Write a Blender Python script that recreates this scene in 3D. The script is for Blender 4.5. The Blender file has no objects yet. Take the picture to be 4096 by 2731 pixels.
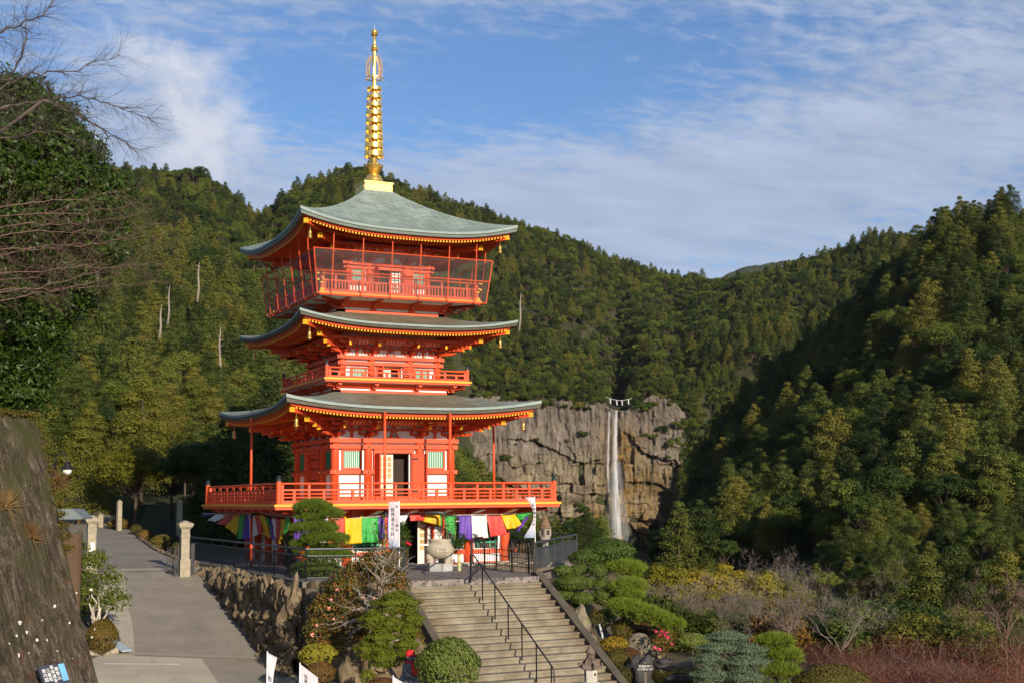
import bpy, math, random
import numpy as np
from mathutils import Vector, Matrix
SC = bpy.context.scene
COL = SC.collection
PI = math.pi
rad = math.radians
# ---------------------------------------------------------------- camera
FOC = 5.22700676            # focal length in thousandths of a 4096 px wide frame
CAM = Vector((-19.3091536, -53.6034571, 0.1455))
YAW, PITCH, ROLL = -0.452236938, 0.119273876, -0.00921524
_F = Vector((-math.sin(YAW)*math.cos(PITCH), math.cos(YAW)*math.cos(PITCH), math.sin(PITCH)))
_R = Vector((math.cos(YAW), math.sin(YAW), 0.0))
_U = _R.cross(_F)
_R2 = _R*math.cos(ROLL) + _U*math.sin(ROLL)
_U2 = _U*math.cos(ROLL) - _R*math.sin(ROLL)
cd = bpy.data.cameras.new('camera'); cam = bpy.data.objects.new('camera', cd); COL.objects.link(cam)
cam.matrix_world = Matrix(((_R2.x, _U2.x, -_F.x, CAM.x), (_R2.y, _U2.y, -_F.y, CAM.y), (_R2.z, _U2.z, -_F.z, CAM.z), (0, 0, 0, 1)))
cd.sensor_width = 36.0; cd.lens = FOC*1000/4096*36.0; cd.clip_start = 0.5; cd.clip_end = 20000
SC.camera = cam
# ---------------------------------------------------------------- light
SUN_EL = rad(16.5)
SUN_DIR = Vector((0.015, -math.cos(SUN_EL), math.sin(SUN_EL))).normalized()
sl = bpy.data.lights.new('sun', 'SUN'); sl.energy = 5.0; sl.angle = rad(0.53); sl.color = (1.0, 0.87, 0.70)
so = bpy.data.objects.new('sun', sl); COL.objects.link(so)
so.rotation_mode = 'QUATERNION'; so.rotation_quaternion = SUN_DIR.to_track_quat('Z', 'Y')
vs = SC.view_settings
vs.view_transform = 'Standard'; vs.look = 'None'; vs.gamma = 1.0; vs.exposure = 0.44
try: vs.use_curve_mapping = False
except Exception: pass
SC.cycles.max_bounces = 6; SC.cycles.diffuse_bounces = 3; SC.cycles.transparent_max_bounces = 24
SC.cycles.glossy_bounces = 2; SC.cycles.transmission_bounces = 3; SC.cycles.volume_bounces = 0

W = bpy.data.worlds.new('World'); SC.world = W; W.use_nodes = True
wt = W.node_tree; wt.nodes.clear()
def wn(t, **k):
    n = wt.nodes.new(t)
    for a, b in k.items(): setattr(n, a, b)
    return n
def wl(a, b): wt.links.new(a, b)
def wmath(op, a, b=None, c=None, clamp=False):
    n = wn('ShaderNodeMath', operation=op); n.use_clamp = clamp
    for i, x in enumerate((a, b, c)):
        if x is None: continue
        if isinstance(x, (int, float)): n.inputs[i].default_value = x
        else: wl(x, n.inputs[i])
    return n.outputs[0]
SKY_STRENGTH = 0.076
def build_world():
    sky = wn('ShaderNodeTexSky', sky_type='NISHITA', sun_disc=False, sun_elevation=SUN_EL, sun_rotation=PI,
             altitude=300.0, air_density=1.0, dust_density=0.6, ozone_density=2.0)
    tc = wn('ShaderNodeTexCoord')
    sep = wn('ShaderNodeSeparateXYZ'); wl(tc.outputs['Generated'], sep.inputs[0])
    X, Y, Z = sep.outputs
    # cloud deck: the direction is carried up to a flat layer
    zz = wmath('MAXIMUM', wmath('ADD', Z, 0.12), 0.03)
    cx, cy = wmath('DIVIDE', X, zz), wmath('DIVIDE', Y, zz)
    comb = wn('ShaderNodeCombineXYZ'); wl(cx, comb.inputs[0]); wl(cy, comb.inputs[1])
    def noise(scale, detail, rough, dist, rot, sx, sy, off=(0, 0, 0)):
        mp = wn('ShaderNodeMapping'); wl(comb.outputs[0], mp.inputs['Vector'])
        mp.inputs['Rotation'].default_value = (0, 0, rot); mp.inputs['Scale'].default_value = (sx, sy, 1); mp.inputs['Location'].default_value = off
        n = wn('ShaderNodeTexNoise'); wl(mp.outputs[0], n.inputs['Vector'])
        n.inputs['Scale'].default_value = scale; n.inputs['Detail'].default_value = detail
        n.inputs['Roughness'].default_value = rough; n.inputs['Distortion'].default_value = dist
        return n.outputs['Fac']
    # azimuth right of the view axis (tangent) and elevation
    az = wmath('DIVIDE', wmath('ADD', wmath('MULTIPLY', X, _R.x), wmath('MULTIPLY', Y, _R.y)),
               wmath('ADD', wmath('MULTIPLY', X, -math.sin(YAW)), wmath('MULTIPLY', Y, math.cos(YAW))))
    def blob(a0, z0, wa, wz, amp, tilt=0.0):
        da = wmath('DIVIDE', wmath('SUBTRACT', az, a0), wa)
        dz = wmath('DIVIDE', wmath('SUBTRACT', wmath('SUBTRACT', Z, z0), wmath('MULTIPLY', wmath('SUBTRACT', az, a0), tilt)), wz)
        r2 = wmath('ADD', wmath('MULTIPLY', da, da), wmath('MULTIPLY', dz, dz))
        return wmath('MULTIPLY', wmath('EXPONENT', wmath('MULTIPLY', r2, -1.0)), amp)
    fine = noise(17.0, 7.0, 0.60, 0.35, 0.5, 1.0, 1.7)
    med = noise(3.2, 5.0, 0.55, 0.4, 0.35, 1.0, 2.2, (3.1, 1.7, 0))
    big = noise(1.1, 3.0, 0.5, 0.2, 0.2, 1.0, 1.6, (0.4, 5.2, 0))
    cov = wmath('ADD', wmath('ADD', wmath('MULTIPLY', fine, 0.58), wmath('MULTIPLY', med, 0.36)), wmath('MULTIPLY', big, 0.27))
    bias = None
    for b in CLOUD_BLOBS:
        o = blob(*b)
        bias = o if bias is None else wmath('ADD', bias, o)
    cov = wmath('ADD', cov, bias)
    mr = wn('ShaderNodeMapRange', interpolation_type='SMOOTHSTEP'); wl(cov, mr.inputs[0])
    mr.inputs[1].default_value = 0.50; mr.inputs[2].default_value = 0.88
    dens = wmath('MULTIPLY', mr.outputs[0], 0.80)
    shade = wn('ShaderNodeMapRange'); wl(med, shade.inputs[0])
    shade.inputs[1].default_value = 0.3; shade.inputs[2].default_value = 0.75; shade.inputs[3].default_value = 0.80; shade.inputs[4].default_value = 1.08
    cc = wn('ShaderNodeMix', data_type='RGBA', blend_type='MIX'); cc.inputs[6].default_value = CLOUD_LO + (1,); cc.inputs[7].default_value = CLOUD_HI + (1,)
    up = wn('ShaderNodeMapRange'); wl(Z, up.inputs[0]); up.inputs[1].default_value = 0.08; up.inputs[2].default_value = 0.36
    wl(up.outputs[0], cc.inputs[0])
    csh = wn('ShaderNodeVectorMath', operation='SCALE'); wl(cc.outputs[2], csh.inputs[0]); wl(shade.outputs[0], csh.inputs['Scale'])
    mix = wn('ShaderNodeMix', data_type='RGBA'); wl(dens, mix.inputs[0])
    tint = wn('ShaderNodeVectorMath', operation='MULTIPLY'); wl(sky.outputs[0], tint.inputs[0]); tint.inputs[1].default_value = SKY_TINT
    wl(tint.outputs[0], mix.inputs[6]); wl(csh.outputs[0], mix.inputs[7])
    # a few rounded cumulus heads low on the left
    cv = wn('ShaderNodeCombineXYZ'); wl(az, cv.inputs[0]); wl(wmath('MULTIPLY', Z, 1.5), cv.inputs[1])
    cn = wn('ShaderNodeTexNoise'); wl(cv.outputs[0], cn.inputs['Vector']); cn.inputs['Scale'].default_value = 13.0; cn.inputs['Detail'].default_value = 9.0; cn.inputs['Roughness'].default_value = 0.63; cn.inputs['Distortion'].default_value = 0.3
    cm = wmath('ADD', blob(-0.265, 0.300, 0.065, 0.050, 0.33, -0.25), wmath('ADD', blob(-0.235, 0.24, 0.06, 0.05, 0.22), blob(-0.12, 0.345, 0.05, 0.006, 0.16)))
    cr_ = wn('ShaderNodeMapRange', interpolation_type='SMOOTHSTEP'); wl(wmath('ADD', cn.outputs['Fac'], cm), cr_.inputs[0]); cr_.inputs[1].default_value = 0.64; cr_.inputs[2].default_value = 0.98
    mix2 = wn('ShaderNodeMix', data_type='RGBA'); wl(wmath('MULTIPLY', cr_.outputs[0], 0.85), mix2.inputs[0]); wl(mix.outputs[2], mix2.inputs[6]); mix2.inputs[7].default_value = (7.2, 7.4, 8.2, 1)
    bg = wn('ShaderNodeBackground'); wl(mix2.outputs[2], bg.inputs[0]); bg.inputs[1].default_value = SKY_STRENGTH
    out = wn('ShaderNodeOutputWorld'); wl(bg.outputs[0], out.inputs[0])
# gaussian banks (azimuth tangent, sine of elevation, widths, strength, tilt)
CLOUD_BLOBS = [(-0.27, 0.27, 0.075, 0.045, 0.26, -0.2), (0.12, 0.22, 0.30, 0.045, 0.15, 0.10), (0.36, 0.27, 0.24, 0.11, 0.13, 0.0),
               (-0.08, 0.21, 0.22, 0.045, 0.20, 0.0), (0.10, 0.19, 0.35, 0.07, 0.12, 0.0), (0.28, 0.118, 0.10, 0.018, -0.26, 0.0), (0.03, 0.31, 0.17, 0.035, -0.20, 0.15),
               (-0.05, 0.375, 0.30, 0.02, 0.10, 0.0), (0.02, 0.15, 0.10, 0.03, -0.10, 0.0), (-0.17, 0.30, 0.05, 0.03, -0.16, 0.0)]
CLOUD_LO, CLOUD_HI = (4.5, 5.1, 6.6), (5.3, 5.9, 7.2)
SKY_TINT = (0.80, 1.04, 1.36)
build_world()

# ---------------------------------------------------------------- points from the survey of the photograph (2352 x 1568 grid)
GS = 4096/2352
def ray(u, v):
    u *= GS; v *= GS
    return _F + _R2*((u-2048)/(FOC*1000)) - _U2*((v-1365.5)/(FOC*1000))
def at_z(u, v, z):
    d = ray(u, v); return CAM + d*((z-CAM.z)/d.z)
def at_x(u, v, x):
    d = ray(u, v); return CAM + d*((x-CAM.x)/d.x)
def at_y(u, v, y):
    d = ray(u, v); return CAM + d*((y-CAM.y)/d.y)
def at_D(u, v, D):
    d = ray(u, v); return CAM + d*(D/math.hypot(d.x, d.y))
def project(P):
    d = P - CAM; w = d.dot(_F)
    return (2048 + FOC*1000*d.dot(_R2)/w)/GS, (1365.5 - FOC*1000*d.dot(_U2)/w)/GS, w
def pxm(D): return D/(FOC*1000)*GS          # metres per survey pixel at distance D

# ---------------------------------------------------------------- helpers
def tag(o, label=None, cat=None, group=None, kind=None):
    if label: o['label'] = label
    if cat: o['category'] = cat
    if group: o['group'] = group
    if kind: o['kind'] = kind
    return o
def empty(name, loc=(0, 0, 0), rz=0.0, parent=None):
    o = bpy.data.objects.new(name, None); COL.objects.link(o)
    o.location = loc; o.rotation_euler = (0, 0, rz); o.empty_display_size = 0.2
    if parent: o.parent = parent
    return o
def rotz(a): return Matrix.Rotation(a, 3, 'Z')
def rot(ax, a): return Matrix.Rotation(a, 3, ax)
class MB:
    def __init__(s): s.v = []; s.f = []; s.m = []
    def poly(s, pts, mi=0):
        b = len(s.v); s.v += [tuple(p) for p in pts]; s.f.append(tuple(range(b, b+len(pts)))); s.m.append(mi)
    def box(s, c, d, mi=0, R=None):
        hx, hy, hz = d[0]/2, d[1]/2, d[2]/2; b = len(s.v); c = Vector(c)
        for x, y, z in ((-hx,-hy,-hz),(hx,-hy,-hz),(hx,hy,-hz),(-hx,hy,-hz),(-hx,-hy,hz),(hx,-hy,hz),(hx,hy,hz),(-hx,hy,hz)):
            p = Vector((x, y, z))
            if R is not None: p = R @ p
            s.v.append(tuple(c+p))
        for q in ((0,3,2,1),(4,5,6,7),(0,1,5,4),(1,2,6,5),(2,3,7,6),(3,0,4,7)):
            s.f.append(tuple(b+i for i in q)); s.m.append(mi)
    def box2(s, x0, x1, y0, y1, z0, z1, mi=0):
        s.box(((x0+x1)/2, (y0+y1)/2, (z0+z1)/2), (abs(x1-x0), abs(y1-y0), abs(z1-z0)), mi)
    def bar(s, p, q, w, h, mi=0, up=(0, 0, 1)):
        p, q = Vector(p), Vector(q); d = q-p; L = d.length
        if L < 1e-6: return
        d /= L; upv = Vector(up); sd = d.cross(upv)
        if sd.length < 1e-4: sd = d.cross(Vector((0, 1, 0)))
        sd.normalize(); u2 = sd.cross(d)
        R = Matrix((sd, d, u2)).transposed()
        s.box((p+q)/2, (w, L, h), mi, R)
    def tube(s, pts, r, n=6, mi=0, cap=True):
        pts = [Vector(p) for p in pts]; k = len(pts)
        if isinstance(r, (int, float)): r = [r]*k
        b = len(s.v); side = None
        for i, p in enumerate(pts):
            t = pts[min(i+1, k-1)] - pts[max(i-1, 0)]
            if t.length < 1e-9: t = Vector((0, 0, 1))
            t.normalize()
            if side is None:
                side = t.cross(Vector((0, 0, 1)))
                if side.length < 1e-3: side = t.cross(Vector((1, 0, 0)))
            else: side = side - t*side.dot(t)
            if side.length < 1e-6: side = t.cross(Vector((0.3, 1, 0.2)))
            side.normalize(); o = t.cross(side)
            for j in range(n):
                a = 2*PI*j/n
                s.v.append(tuple(p + (side*math.cos(a)+o*math.sin(a))*r[i]))
        for i in range(k-1):
            for j in range(n):
                s.f.append((b+i*n+j, b+i*n+(j+1) % n, b+(i+1)*n+(j+1) % n, b+(i+1)*n+j)); s.m.append(mi)
        if cap and n > 2:
            s.f.append(tuple(b+j for j in reversed(range(n)))); s.m.append(mi)
            s.f.append(tuple(b+(k-1)*n+j for j in range(n))); s.m.append(mi)
    def lathe(s, c, prof, n=16, mi=0, a0=0.0, R=None, cap=True):
        b = len(s.v); c = Vector(c); k = len(prof)
        for r, z in prof:
            for j in range(n):
                a = a0+2*PI*j/n; p = Vector((r*math.cos(a), r*math.sin(a), z))
                if R is not None: p = R @ p
                s.v.append(tuple(c+p))
        for i in range(k-1):
            for j in range(n):
                s.f.append((b+i*n+j, b+i*n+(j+1) % n, b+(i+1)*n+(j+1) % n, b+(i+1)*n+j)); s.m.append(mi)
        if cap:
            s.f.append(tuple(b+j for j in reversed(range(n)))); s.m.append(mi)
            s.f.append(tuple(b+(k-1)*n+j for j in range(n))); s.m.append(mi)
    def prism(s, poly, fn, d0, d1, mi=0):
        """poly: list of 2-D points, fn(a, b, d) -> 3-D"""
        n = len(poly); b = len(s.v)
        for d in (d0, d1): s.v += [tuple(fn(a, c, d)) for a, c in poly]
        s.f.append(tuple(b+i for i in range(n))); s.m.append(mi)
        s.f.append(tuple(b+n+i for i in reversed(range(n)))); s.m.append(mi)
        for i in range(n):
            j = (i+1) % n; s.f.append((b+i, b+n+i, b+n+j, b+j)); s.m.append(mi)
    def grid(s, fn, nu, nv, mi=0):
        b = len(s.v)
        for i in range(nu+1):
            for j in range(nv+1): s.v.append(tuple(fn(i/nu, j/nv)))
        for i in range(nu):
            for j in range(nv):
                a = b+i*(nv+1)+j; s.f.append((a, a+nv+1, a+nv+2, a+1)); s.m.append(mi)
    def blob(s, c, r, mi=0, nu=10, nv=7, seed=0, amp=0.12, flat=None, R=None):
        """an uneven rock-like lump"""
        rg = random.Random(seed); c = Vector(c); ph = [(rg.uniform(-3, 3), rg.uniform(-3, 3), rg.uniform(-3, 3), rg.uniform(0, 6)) for _ in range(5)]
        b = len(s.v)
        def pt(th, fi):
            d = Vector((math.sin(fi)*math.cos(th), math.sin(fi)*math.sin(th), math.cos(fi)))
            k = 1+amp*sum(math.sin(2.1*(d.x*p[0]+d.y*p[1]+d.z*p[2])+p[3]) for p in ph)/1.6
            q = Vector((d.x*r[0]*k, d.y*r[1]*k, d.z*r[2]*k))
            if flat is not None and q.z < flat: q.z = flat
            if R is not None: q = R @ q
            return tuple(c+q)
        s.v.append(pt(0, 0))
        for j in range(1, nv):
            for i in range(nu): s.v.append(pt(2*PI*i/nu, PI*j/nv))
        s.v.append(pt(0, PI)); e = len(s.v)-1
        for i in range(nu):
            s.f.append((b, b+1+i, b+1+(i+1) % nu)); s.m.append(mi)
            s.f.append((e, b+1+(nv-2)*nu+(i+1) % nu, b+1+(nv-2)*nu+i)); s.m.append(mi)
        for j in range(nv-2):
            for i in range(nu):
                s.f.append((b+1+j*nu+i, b+1+(j+1)*nu+i, b+1+(j+1)*nu+(i+1) % nu, b+1+j*nu+(i+1) % nu)); s.m.append(mi)
    def np_add(s, V, F, mi=0):
        b = len(s.v); s.v += [tuple(x) for x in V.tolist()]
        s.f += [tuple(i+b for i in q) for q in F.tolist()]; s.m += [mi]*len(F)
    def mesh(s, name, mats, smooth=False):
        me = bpy.data.meshes.new(name); me.from_pydata(s.v, [], s.f)
        for m in (mats if isinstance(mats, (list, tuple)) else [mats]): me.materials.append(m)
        me.polygons.foreach_set('material_index', s.m)
        if smooth is True: me.polygons.foreach_set('use_smooth', [True]*len(s.f))
        me.update(); return me
    def build(s, name, mats, parent=None, smooth=False, loc=None, rz=None):
        me = s.mesh(name, mats, smooth)
        if smooth == 'auto':
            me.polygons.foreach_set('use_smooth', [True]*len(s.f)); me.set_sharp_from_angle(angle=rad(38))
        return link(name, me, parent, loc, rz)
def link(name, me, parent=None, loc=None, rz=None):
    o = bpy.data.objects.new(name, me); COL.objects.link(o)
    if parent: o.parent = parent
    if loc is not None: o.location = loc
    if rz is not None: o.rotation_euler = (0, 0, rz)
    return o
def np_mesh(name, V, F, mats, mi=None, smooth=False):
    me = bpy.data.meshes.new(name)
    k = F.shape[1]; n = len(F)
    me.vertices.add(len(V)); me.vertices.foreach_set('co', np.asarray(V, np.float32).ravel())
    me.loops.add(n*k); me.loops.foreach_set('vertex_index', np.asarray(F, np.int32).ravel())
    me.polygons.add(n); me.polygons.foreach_set('loop_start', np.arange(0, n*k, k, dtype=np.int32))
    me.polygons.foreach_set('loop_total', np.full(n, k, np.int32))
    for m in (mats if isinstance(mats, (list, tuple)) else [mats]): me.materials.append(m)
    if mi is not None: me.polygons.foreach_set('material_index', np.asarray(mi, np.int32))
    me.update(calc_edges=True); me.validate()
    if smooth: me.polygons.foreach_set('use_smooth', [True]*n)
    return me
def text(body, size, name, mat, parent, M, align='CENTER', depth=0.002):
    """writing as flat raised lettering: M is the 4x4 frame it lies in"""
    c = bpy.data.curves.new(name, 'FONT'); c.body = body; c.size = size; c.align_x = align; c.align_y = 'CENTER'; c.extrude = depth; c.space_line = 1.05
    o = bpy.data.objects.new(name, c); COL.objects.link(o)
    bpy.context.view_layer.update(); dg = bpy.context.evaluated_depsgraph_get()
    me = bpy.data.meshes.new_from_object(o.evaluated_get(dg)); bpy.data.objects.remove(o); bpy.data.curves.remove(c)
    me.transform(M); me.materials.clear(); me.materials.append(mat)
    return link(name, me, parent)

# ---------------------------------------------------------------- materials
MATS = {}
def newmat(name):
    m = bpy.data.materials.new(name); m.use_nodes = True; m.node_tree.nodes.clear(); MATS[name] = m
    return m, m.node_tree
class NT:
    def __init__(s, nt): s.t = nt
    def n(s, t, **k):
        x = s.t.nodes.new(t)
        for a, b in k.items(): setattr(x, a, b)
        return x
    def l(s, a, b): s.t.links.new(a, b)
    def put(s, inp, x):
        if isinstance(x, bpy.types.NodeSocket): s.l(x, inp)
        else:
            if isinstance(x, (tuple, list)) and len(x) == 3 and inp.type == 'RGBA': x = tuple(x)+(1,)
            inp.default_value = x
    def math(s, op, a, b=None, clamp=False):
        x = s.n('ShaderNodeMath', operation=op); x.use_clamp = clamp; s.put(x.inputs[0], a)
        if b is not None: s.put(x.inputs[1], b)
        return x.outputs[0]
    def noise(s, vec, scale, detail=4, rough=0.55, dist=0.0):
        x = s.n('ShaderNodeTexNoise'); s.l(vec, x.inputs['Vector'])
        x.inputs['Scale'].default_value = scale; x.inputs['Detail'].default_value = detail; x.inputs['Roughness'].default_value = rough; x.inputs['Distortion'].default_value = dist
        return x.outputs['Fac']
    def map(s, vec, scale=(1, 1, 1), rot=(0, 0, 0), loc=(0, 0, 0)):
        x = s.n('ShaderNodeMapping'); s.l(vec, x.inputs['Vector']); x.inputs['Scale'].default_value = scale; x.inputs['Rotation'].default_value = rot; x.inputs['Location'].default_value = loc
        return x.outputs[0]
    def coord(s, k='Object'):
        return s.n('ShaderNodeTexCoord').outputs[k]
    def ramp(s, fac, stops):
        x = s.n('ShaderNodeValToRGB'); s.l(fac, x.inputs[0]); e = x.color_ramp.elements
        while len(e) < len(stops): e.new(0.5)
        for i, (p, c) in enumerate(stops): e[i].position = p; e[i].color = tuple(c)+(1,) if len(c) == 3 else c
        return x.outputs[0]
    def mix(s, f, a, b, mode='MIX'):
        x = s.n('ShaderNodeMix', data_type='RGBA', blend_type=mode); s.put(x.inputs[0], f); s.put(x.inputs[6], a); s.put(x.inputs[7], b)
        return x.outputs[2]
    def rng(s, v, a, b, c=0.0, d=1.0):
        x = s.n('ShaderNodeMapRange'); s.l(v, x.inputs[0])
        for i, y in enumerate((a, b, c, d)): x.inputs[i+1].default_value = y
        return x.outputs[0]
    def bump(s, h, strength=0.3, dist=0.02):
        x = s.n('ShaderNodeBump'); s.l(h, x.inputs['Height']); x.inputs['Strength'].default_value = strength; x.inputs['Distance'].default_value = dist
        return x.outputs[0]
    def pbr(s, col, rough=0.6, metal=0.0, normal=None, spec=0.3, alpha=None):
        p = s.n('ShaderNodeBsdfPrincipled'); s.put(p.inputs['Base Color'], col); s.put(p.inputs['Roughness'], rough); s.put(p.inputs['Metallic'], metal)
        p.inputs['Specular IOR Level'].default_value = spec
        if normal is not None: s.l(normal, p.inputs['Normal'])
        if alpha is not None: s.put(p.inputs['Alpha'], alpha)
        s.out(p.outputs[0]); return p
    def out(s, sh):
        o = s.n('ShaderNodeOutputMaterial'); s.l(sh, o.inputs[0])
def simple(name, col, rough=0.6, metal=0.0, var=0.15, scale=3.0, bump=0.0, bscale=30.0, spec=0.3, stretch=(1, 1, 1), detail=5):
    """a plain surface with uneven tone and fine relief"""
    m, t = newmat(name); N = NT(t); v = N.map(N.coord(), stretch)
    f = N.noise(v, scale, detail, 0.6)
    lo = tuple(max(0, c*(1-var)) for c in col); hi = tuple(min(1, c*(1+var)) for c in col)
    c = N.ramp(f, [(0.3, lo), (0.7, hi)])
    nrm = N.bump(N.noise(v, bscale, 4, 0.6), bump, 0.02) if bump else None
    N.pbr(c, rough, metal, nrm, spec)
    return m
def leafmat(name, cols, trans=0.25, nscale=1.2, rough=0.65, isl=0.22):
    """leaves: tone varies from plant to plant and from spray to spray"""
    m, t = newmat(name); N = NT(t)
    oi = N.n('ShaderNodeObjectInfo'); geo = N.n('ShaderNodeNewGeometry')
    r = N.math('ADD', N.math('MULTIPLY', oi.outputs['Random'], 0.76), N.math('MULTIPLY', N.noise(N.coord(), nscale, 3, 0.6), 0.24))
    r2 = N.math('ADD', N.math('MULTIPLY', r, 1-isl), N.math('MULTIPLY', geo.outputs['Random Per Island'], isl))
    k = len(cols)
    c = N.ramp(r2, [(0.18+0.64*i/(k-1), cc) for i, cc in enumerate(cols)])
    d = N.n('ShaderNodeBsdfPrincipled'); N.l(c, d.inputs['Base Color']); d.inputs['Roughness'].default_value = rough; d.inputs['Specular IOR Level'].default_value = 0.2
    tr = N.n('ShaderNodeBsdfTranslucent'); N.l(N.mix(0.5, c, (0.25, 0.3, 0.04), 'MULTIPLY') if False else c, tr.inputs[0])
    mx = N.n('ShaderNodeMixShader'); mx.inputs[0].default_value = trans; N.l(d.outputs[0], mx.inputs[1]); N.l(tr.outputs[0], mx.inputs[2])
    N.out(mx.outputs[0]); return m
VERM = simple('vermilion_paint', (0.64, 0.080, 0.024), 0.48, 0, 0.13, 1.6, 0.04, 40, 0.3, (1, 1, 0.5), 8)
VERMD = simple('vermilion_door_paint', (0.60, 0.055, 0.010), 0.5, 0, 0.14, 2.0, 0.05, 40)
WHITE = simple('white_plaster', (0.80, 0.79, 0.77), 0.8, 0, 0.03, 2.0, 0.05, 50)
YEL = simple('yellow_paint', (0.80, 0.40, 0.022), 0.5, 0, 0.08, 4.0)
GREENP = simple('green_paint', (0.035, 0.25, 0.14), 0.5, 0, 0.12, 5.0)
GOLD = simple('gilded_metal', (0.90, 0.58, 0.15), 0.30, 0.82, 0.10, 6.0, 0.05, 40)
GOLDM = simple('gold_leaf_matte', (0.80, 0.60, 0.20), 0.5, 0.4, 0.08, 6.0, 0.06, 30)
BLACKM = simple('black_iron', (0.022, 0.022, 0.024), 0.45, 0.3, 0.2, 8.0)
GREYR = simple('grey_rail_paint', (0.062, 0.070, 0.078), 0.4, 0.3, 0.15, 6.0)
BRONZE = simple('dark_bronze', (0.030, 0.055, 0.055), 0.35, 0.4, 0.3, 9.0)
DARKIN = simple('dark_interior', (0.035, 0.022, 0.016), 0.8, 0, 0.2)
CREAM = simple('cream_door_paint', (0.74, 0.67, 0.52), 0.5, 0, 0.05)
PANE = simple('paper_pane', (0.42, 0.30, 0.15), 0.25, 0, 0.25, 3.0)
CARVE = simple('carved_stone_grey', (0.30, 0.28, 0.25), 0.8, 0, 0.4, 25.0, 0.3, 60)
# ================================================================ THE PAGODA
def copper(name, brown):
    m, t = newmat(name); N = NT(t); uv = N.coord('UV'); ob = N.coord()
    br = N.n('ShaderNodeTexBrick'); N.l(uv, br.inputs['Vector'])
    br.inputs['Scale'].default_value = 1.0; br.inputs['Brick Width'].default_value = 0.62; br.inputs['Row Height'].default_value = 0.155
    br.inputs['Mortar Size'].default_value = 0.016; br.inputs['Mortar Smooth'].default_value = 0.4; br.inputs['Bias'].default_value = 0.0
    br.inputs['Color1'].default_value = (0.40, 0.40, 0.40, 1); br.inputs['Color2'].default_value = (0.62, 0.62, 0.62, 1); br.inputs['Mortar'].default_value = (0.12, 0.12, 0.12, 1)
    pat = N.ramp(N.noise(ob, 1.6, 7, 0.62, 0.3), [(0.28, (0.165, 0.215, 0.195)), (0.52, (0.235, 0.30, 0.27)), (0.75, (0.31, 0.375, 0.34))])
    brn = N.ramp(N.noise(N.map(ob, (1, 1, 5)), 2.4, 7, 0.65), [(0.3, (0.120, 0.090, 0.052)), (0.7, (0.225, 0.175, 0.108))])
    sx = N.n('ShaderNodeSeparateXYZ'); N.l(uv, sx.inputs[0])
    # rain-washed verdigris near the corners, brown copper towards the middle
    wear = N.math('ADD', N.math('MULTIPLY', N.math('ABSOLUTE', sx.outputs[0]), -0.17), N.math('MULTIPLY', N.noise(ob, 0.9, 5, 0.6), 1.1))
    f = N.math('MULTIPLY', N.rng(wear, -0.30, 0.25), brown)
    col = N.mix(f, pat, brn)
    col = N.mix(0.55, col, N.mix(1.0, col, N.mix(1.0, br.outputs['Color'], (2, 2, 2), 'MULTIPLY'), 'MULTIPLY'))
    N.pbr(col, 0.75, 0.0, N.bump(br.outputs['Fac'], 0.6, 0.04), 0.12); return m
COP = [copper('patina_copper_browned', 0.85), copper('patina_copper_brown', 0.9), copper('patina_copper', 0.10)]
FASC = [simple('eave_copper_brown', (0.105, 0.098, 0.075), 0.6, 0, 0.25, 2.0, 0.1, 20, stretch=(1, 1, 6)), simple('eave_copper_olive', (0.105, 0.098, 0.074), 0.6, 0, 0.25, 2.0, 0.1, 20, stretch=(1, 1, 6)), simple('eave_copper_green', (0.165, 0.195, 0.175), 0.6, 0, 0.18, 2.0, 0.1, 20, stretch=(1, 1, 6))]
FTOP = simple('eave_edge_verdigris', (0.23, 0.285, 0.26), 0.6, 0, 0.15, 3.0)
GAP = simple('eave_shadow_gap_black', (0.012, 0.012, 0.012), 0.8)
GATE = -2.5
pag = empty('pagoda', (0, 0, 0))
tag(pag, 'vermilion three storey pagoda with green copper roofs and a golden spire', 'pagoda')
def four(name, me, parent=None, label=None):
    out = []
    for k in range(4):
        o = link(name, me, parent or pag, None, k*PI/2)
        if label: o['label'] = label
        out.append(o)
    return out
ST = [dict(c=2.55, cm=1.13, rc=0.17, zb=0.0, da=(2.471, 2.645), na=(2.224, 2.393), wa=(1.20, 1.36), win=(1.45, 2.14), sill=(0.0, 0.24),
           wx=(1.478, 2.203), door=(-0.80, 0.72, 2.03), s=5.437, zt=4.172, zm=3.775, low=0.235, rt=0.355, t=2.56, ztop=4.56, bk=1.0),
      dict(c=2.12, cm=0.85, rc=0.15, zb=5.05, da=(5.949, 6.10), na=(5.703, 5.851), wa=(5.13, 5.22), win=(5.22, 5.58), sill=(5.05, 5.12),
           wx=(1.12, 1.68), door=(-0.50, 0.54, 5.66), s=4.735, zt=7.58, zm=7.172, low=0.19, rt=0.285, t=2.30, ztop=7.89, bk=0.86),
      dict(c=1.82, cm=0.86, rc=0.13, zb=8.42, da=(9.961, 10.094), na=(9.80, 9.88), wa=(9.14, 9.27), win=(9.30, 9.76), sill=(8.42, 8.60),
           wx=(1.10, 1.62), door=(-0.58, 0.56, 9.86), s=4.754, zt=11.629, zm=11.075, low=0.215, rt=0.295, t=0.655, ztop=13.56, bk=0.80)]
def eave(R, a): 
    sm = R['s']-0.11
    return sm+(R['s']-sm)*abs(a)**3, R['zm']+(R['zt']-R['zm'])*abs(a)**2.9
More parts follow.
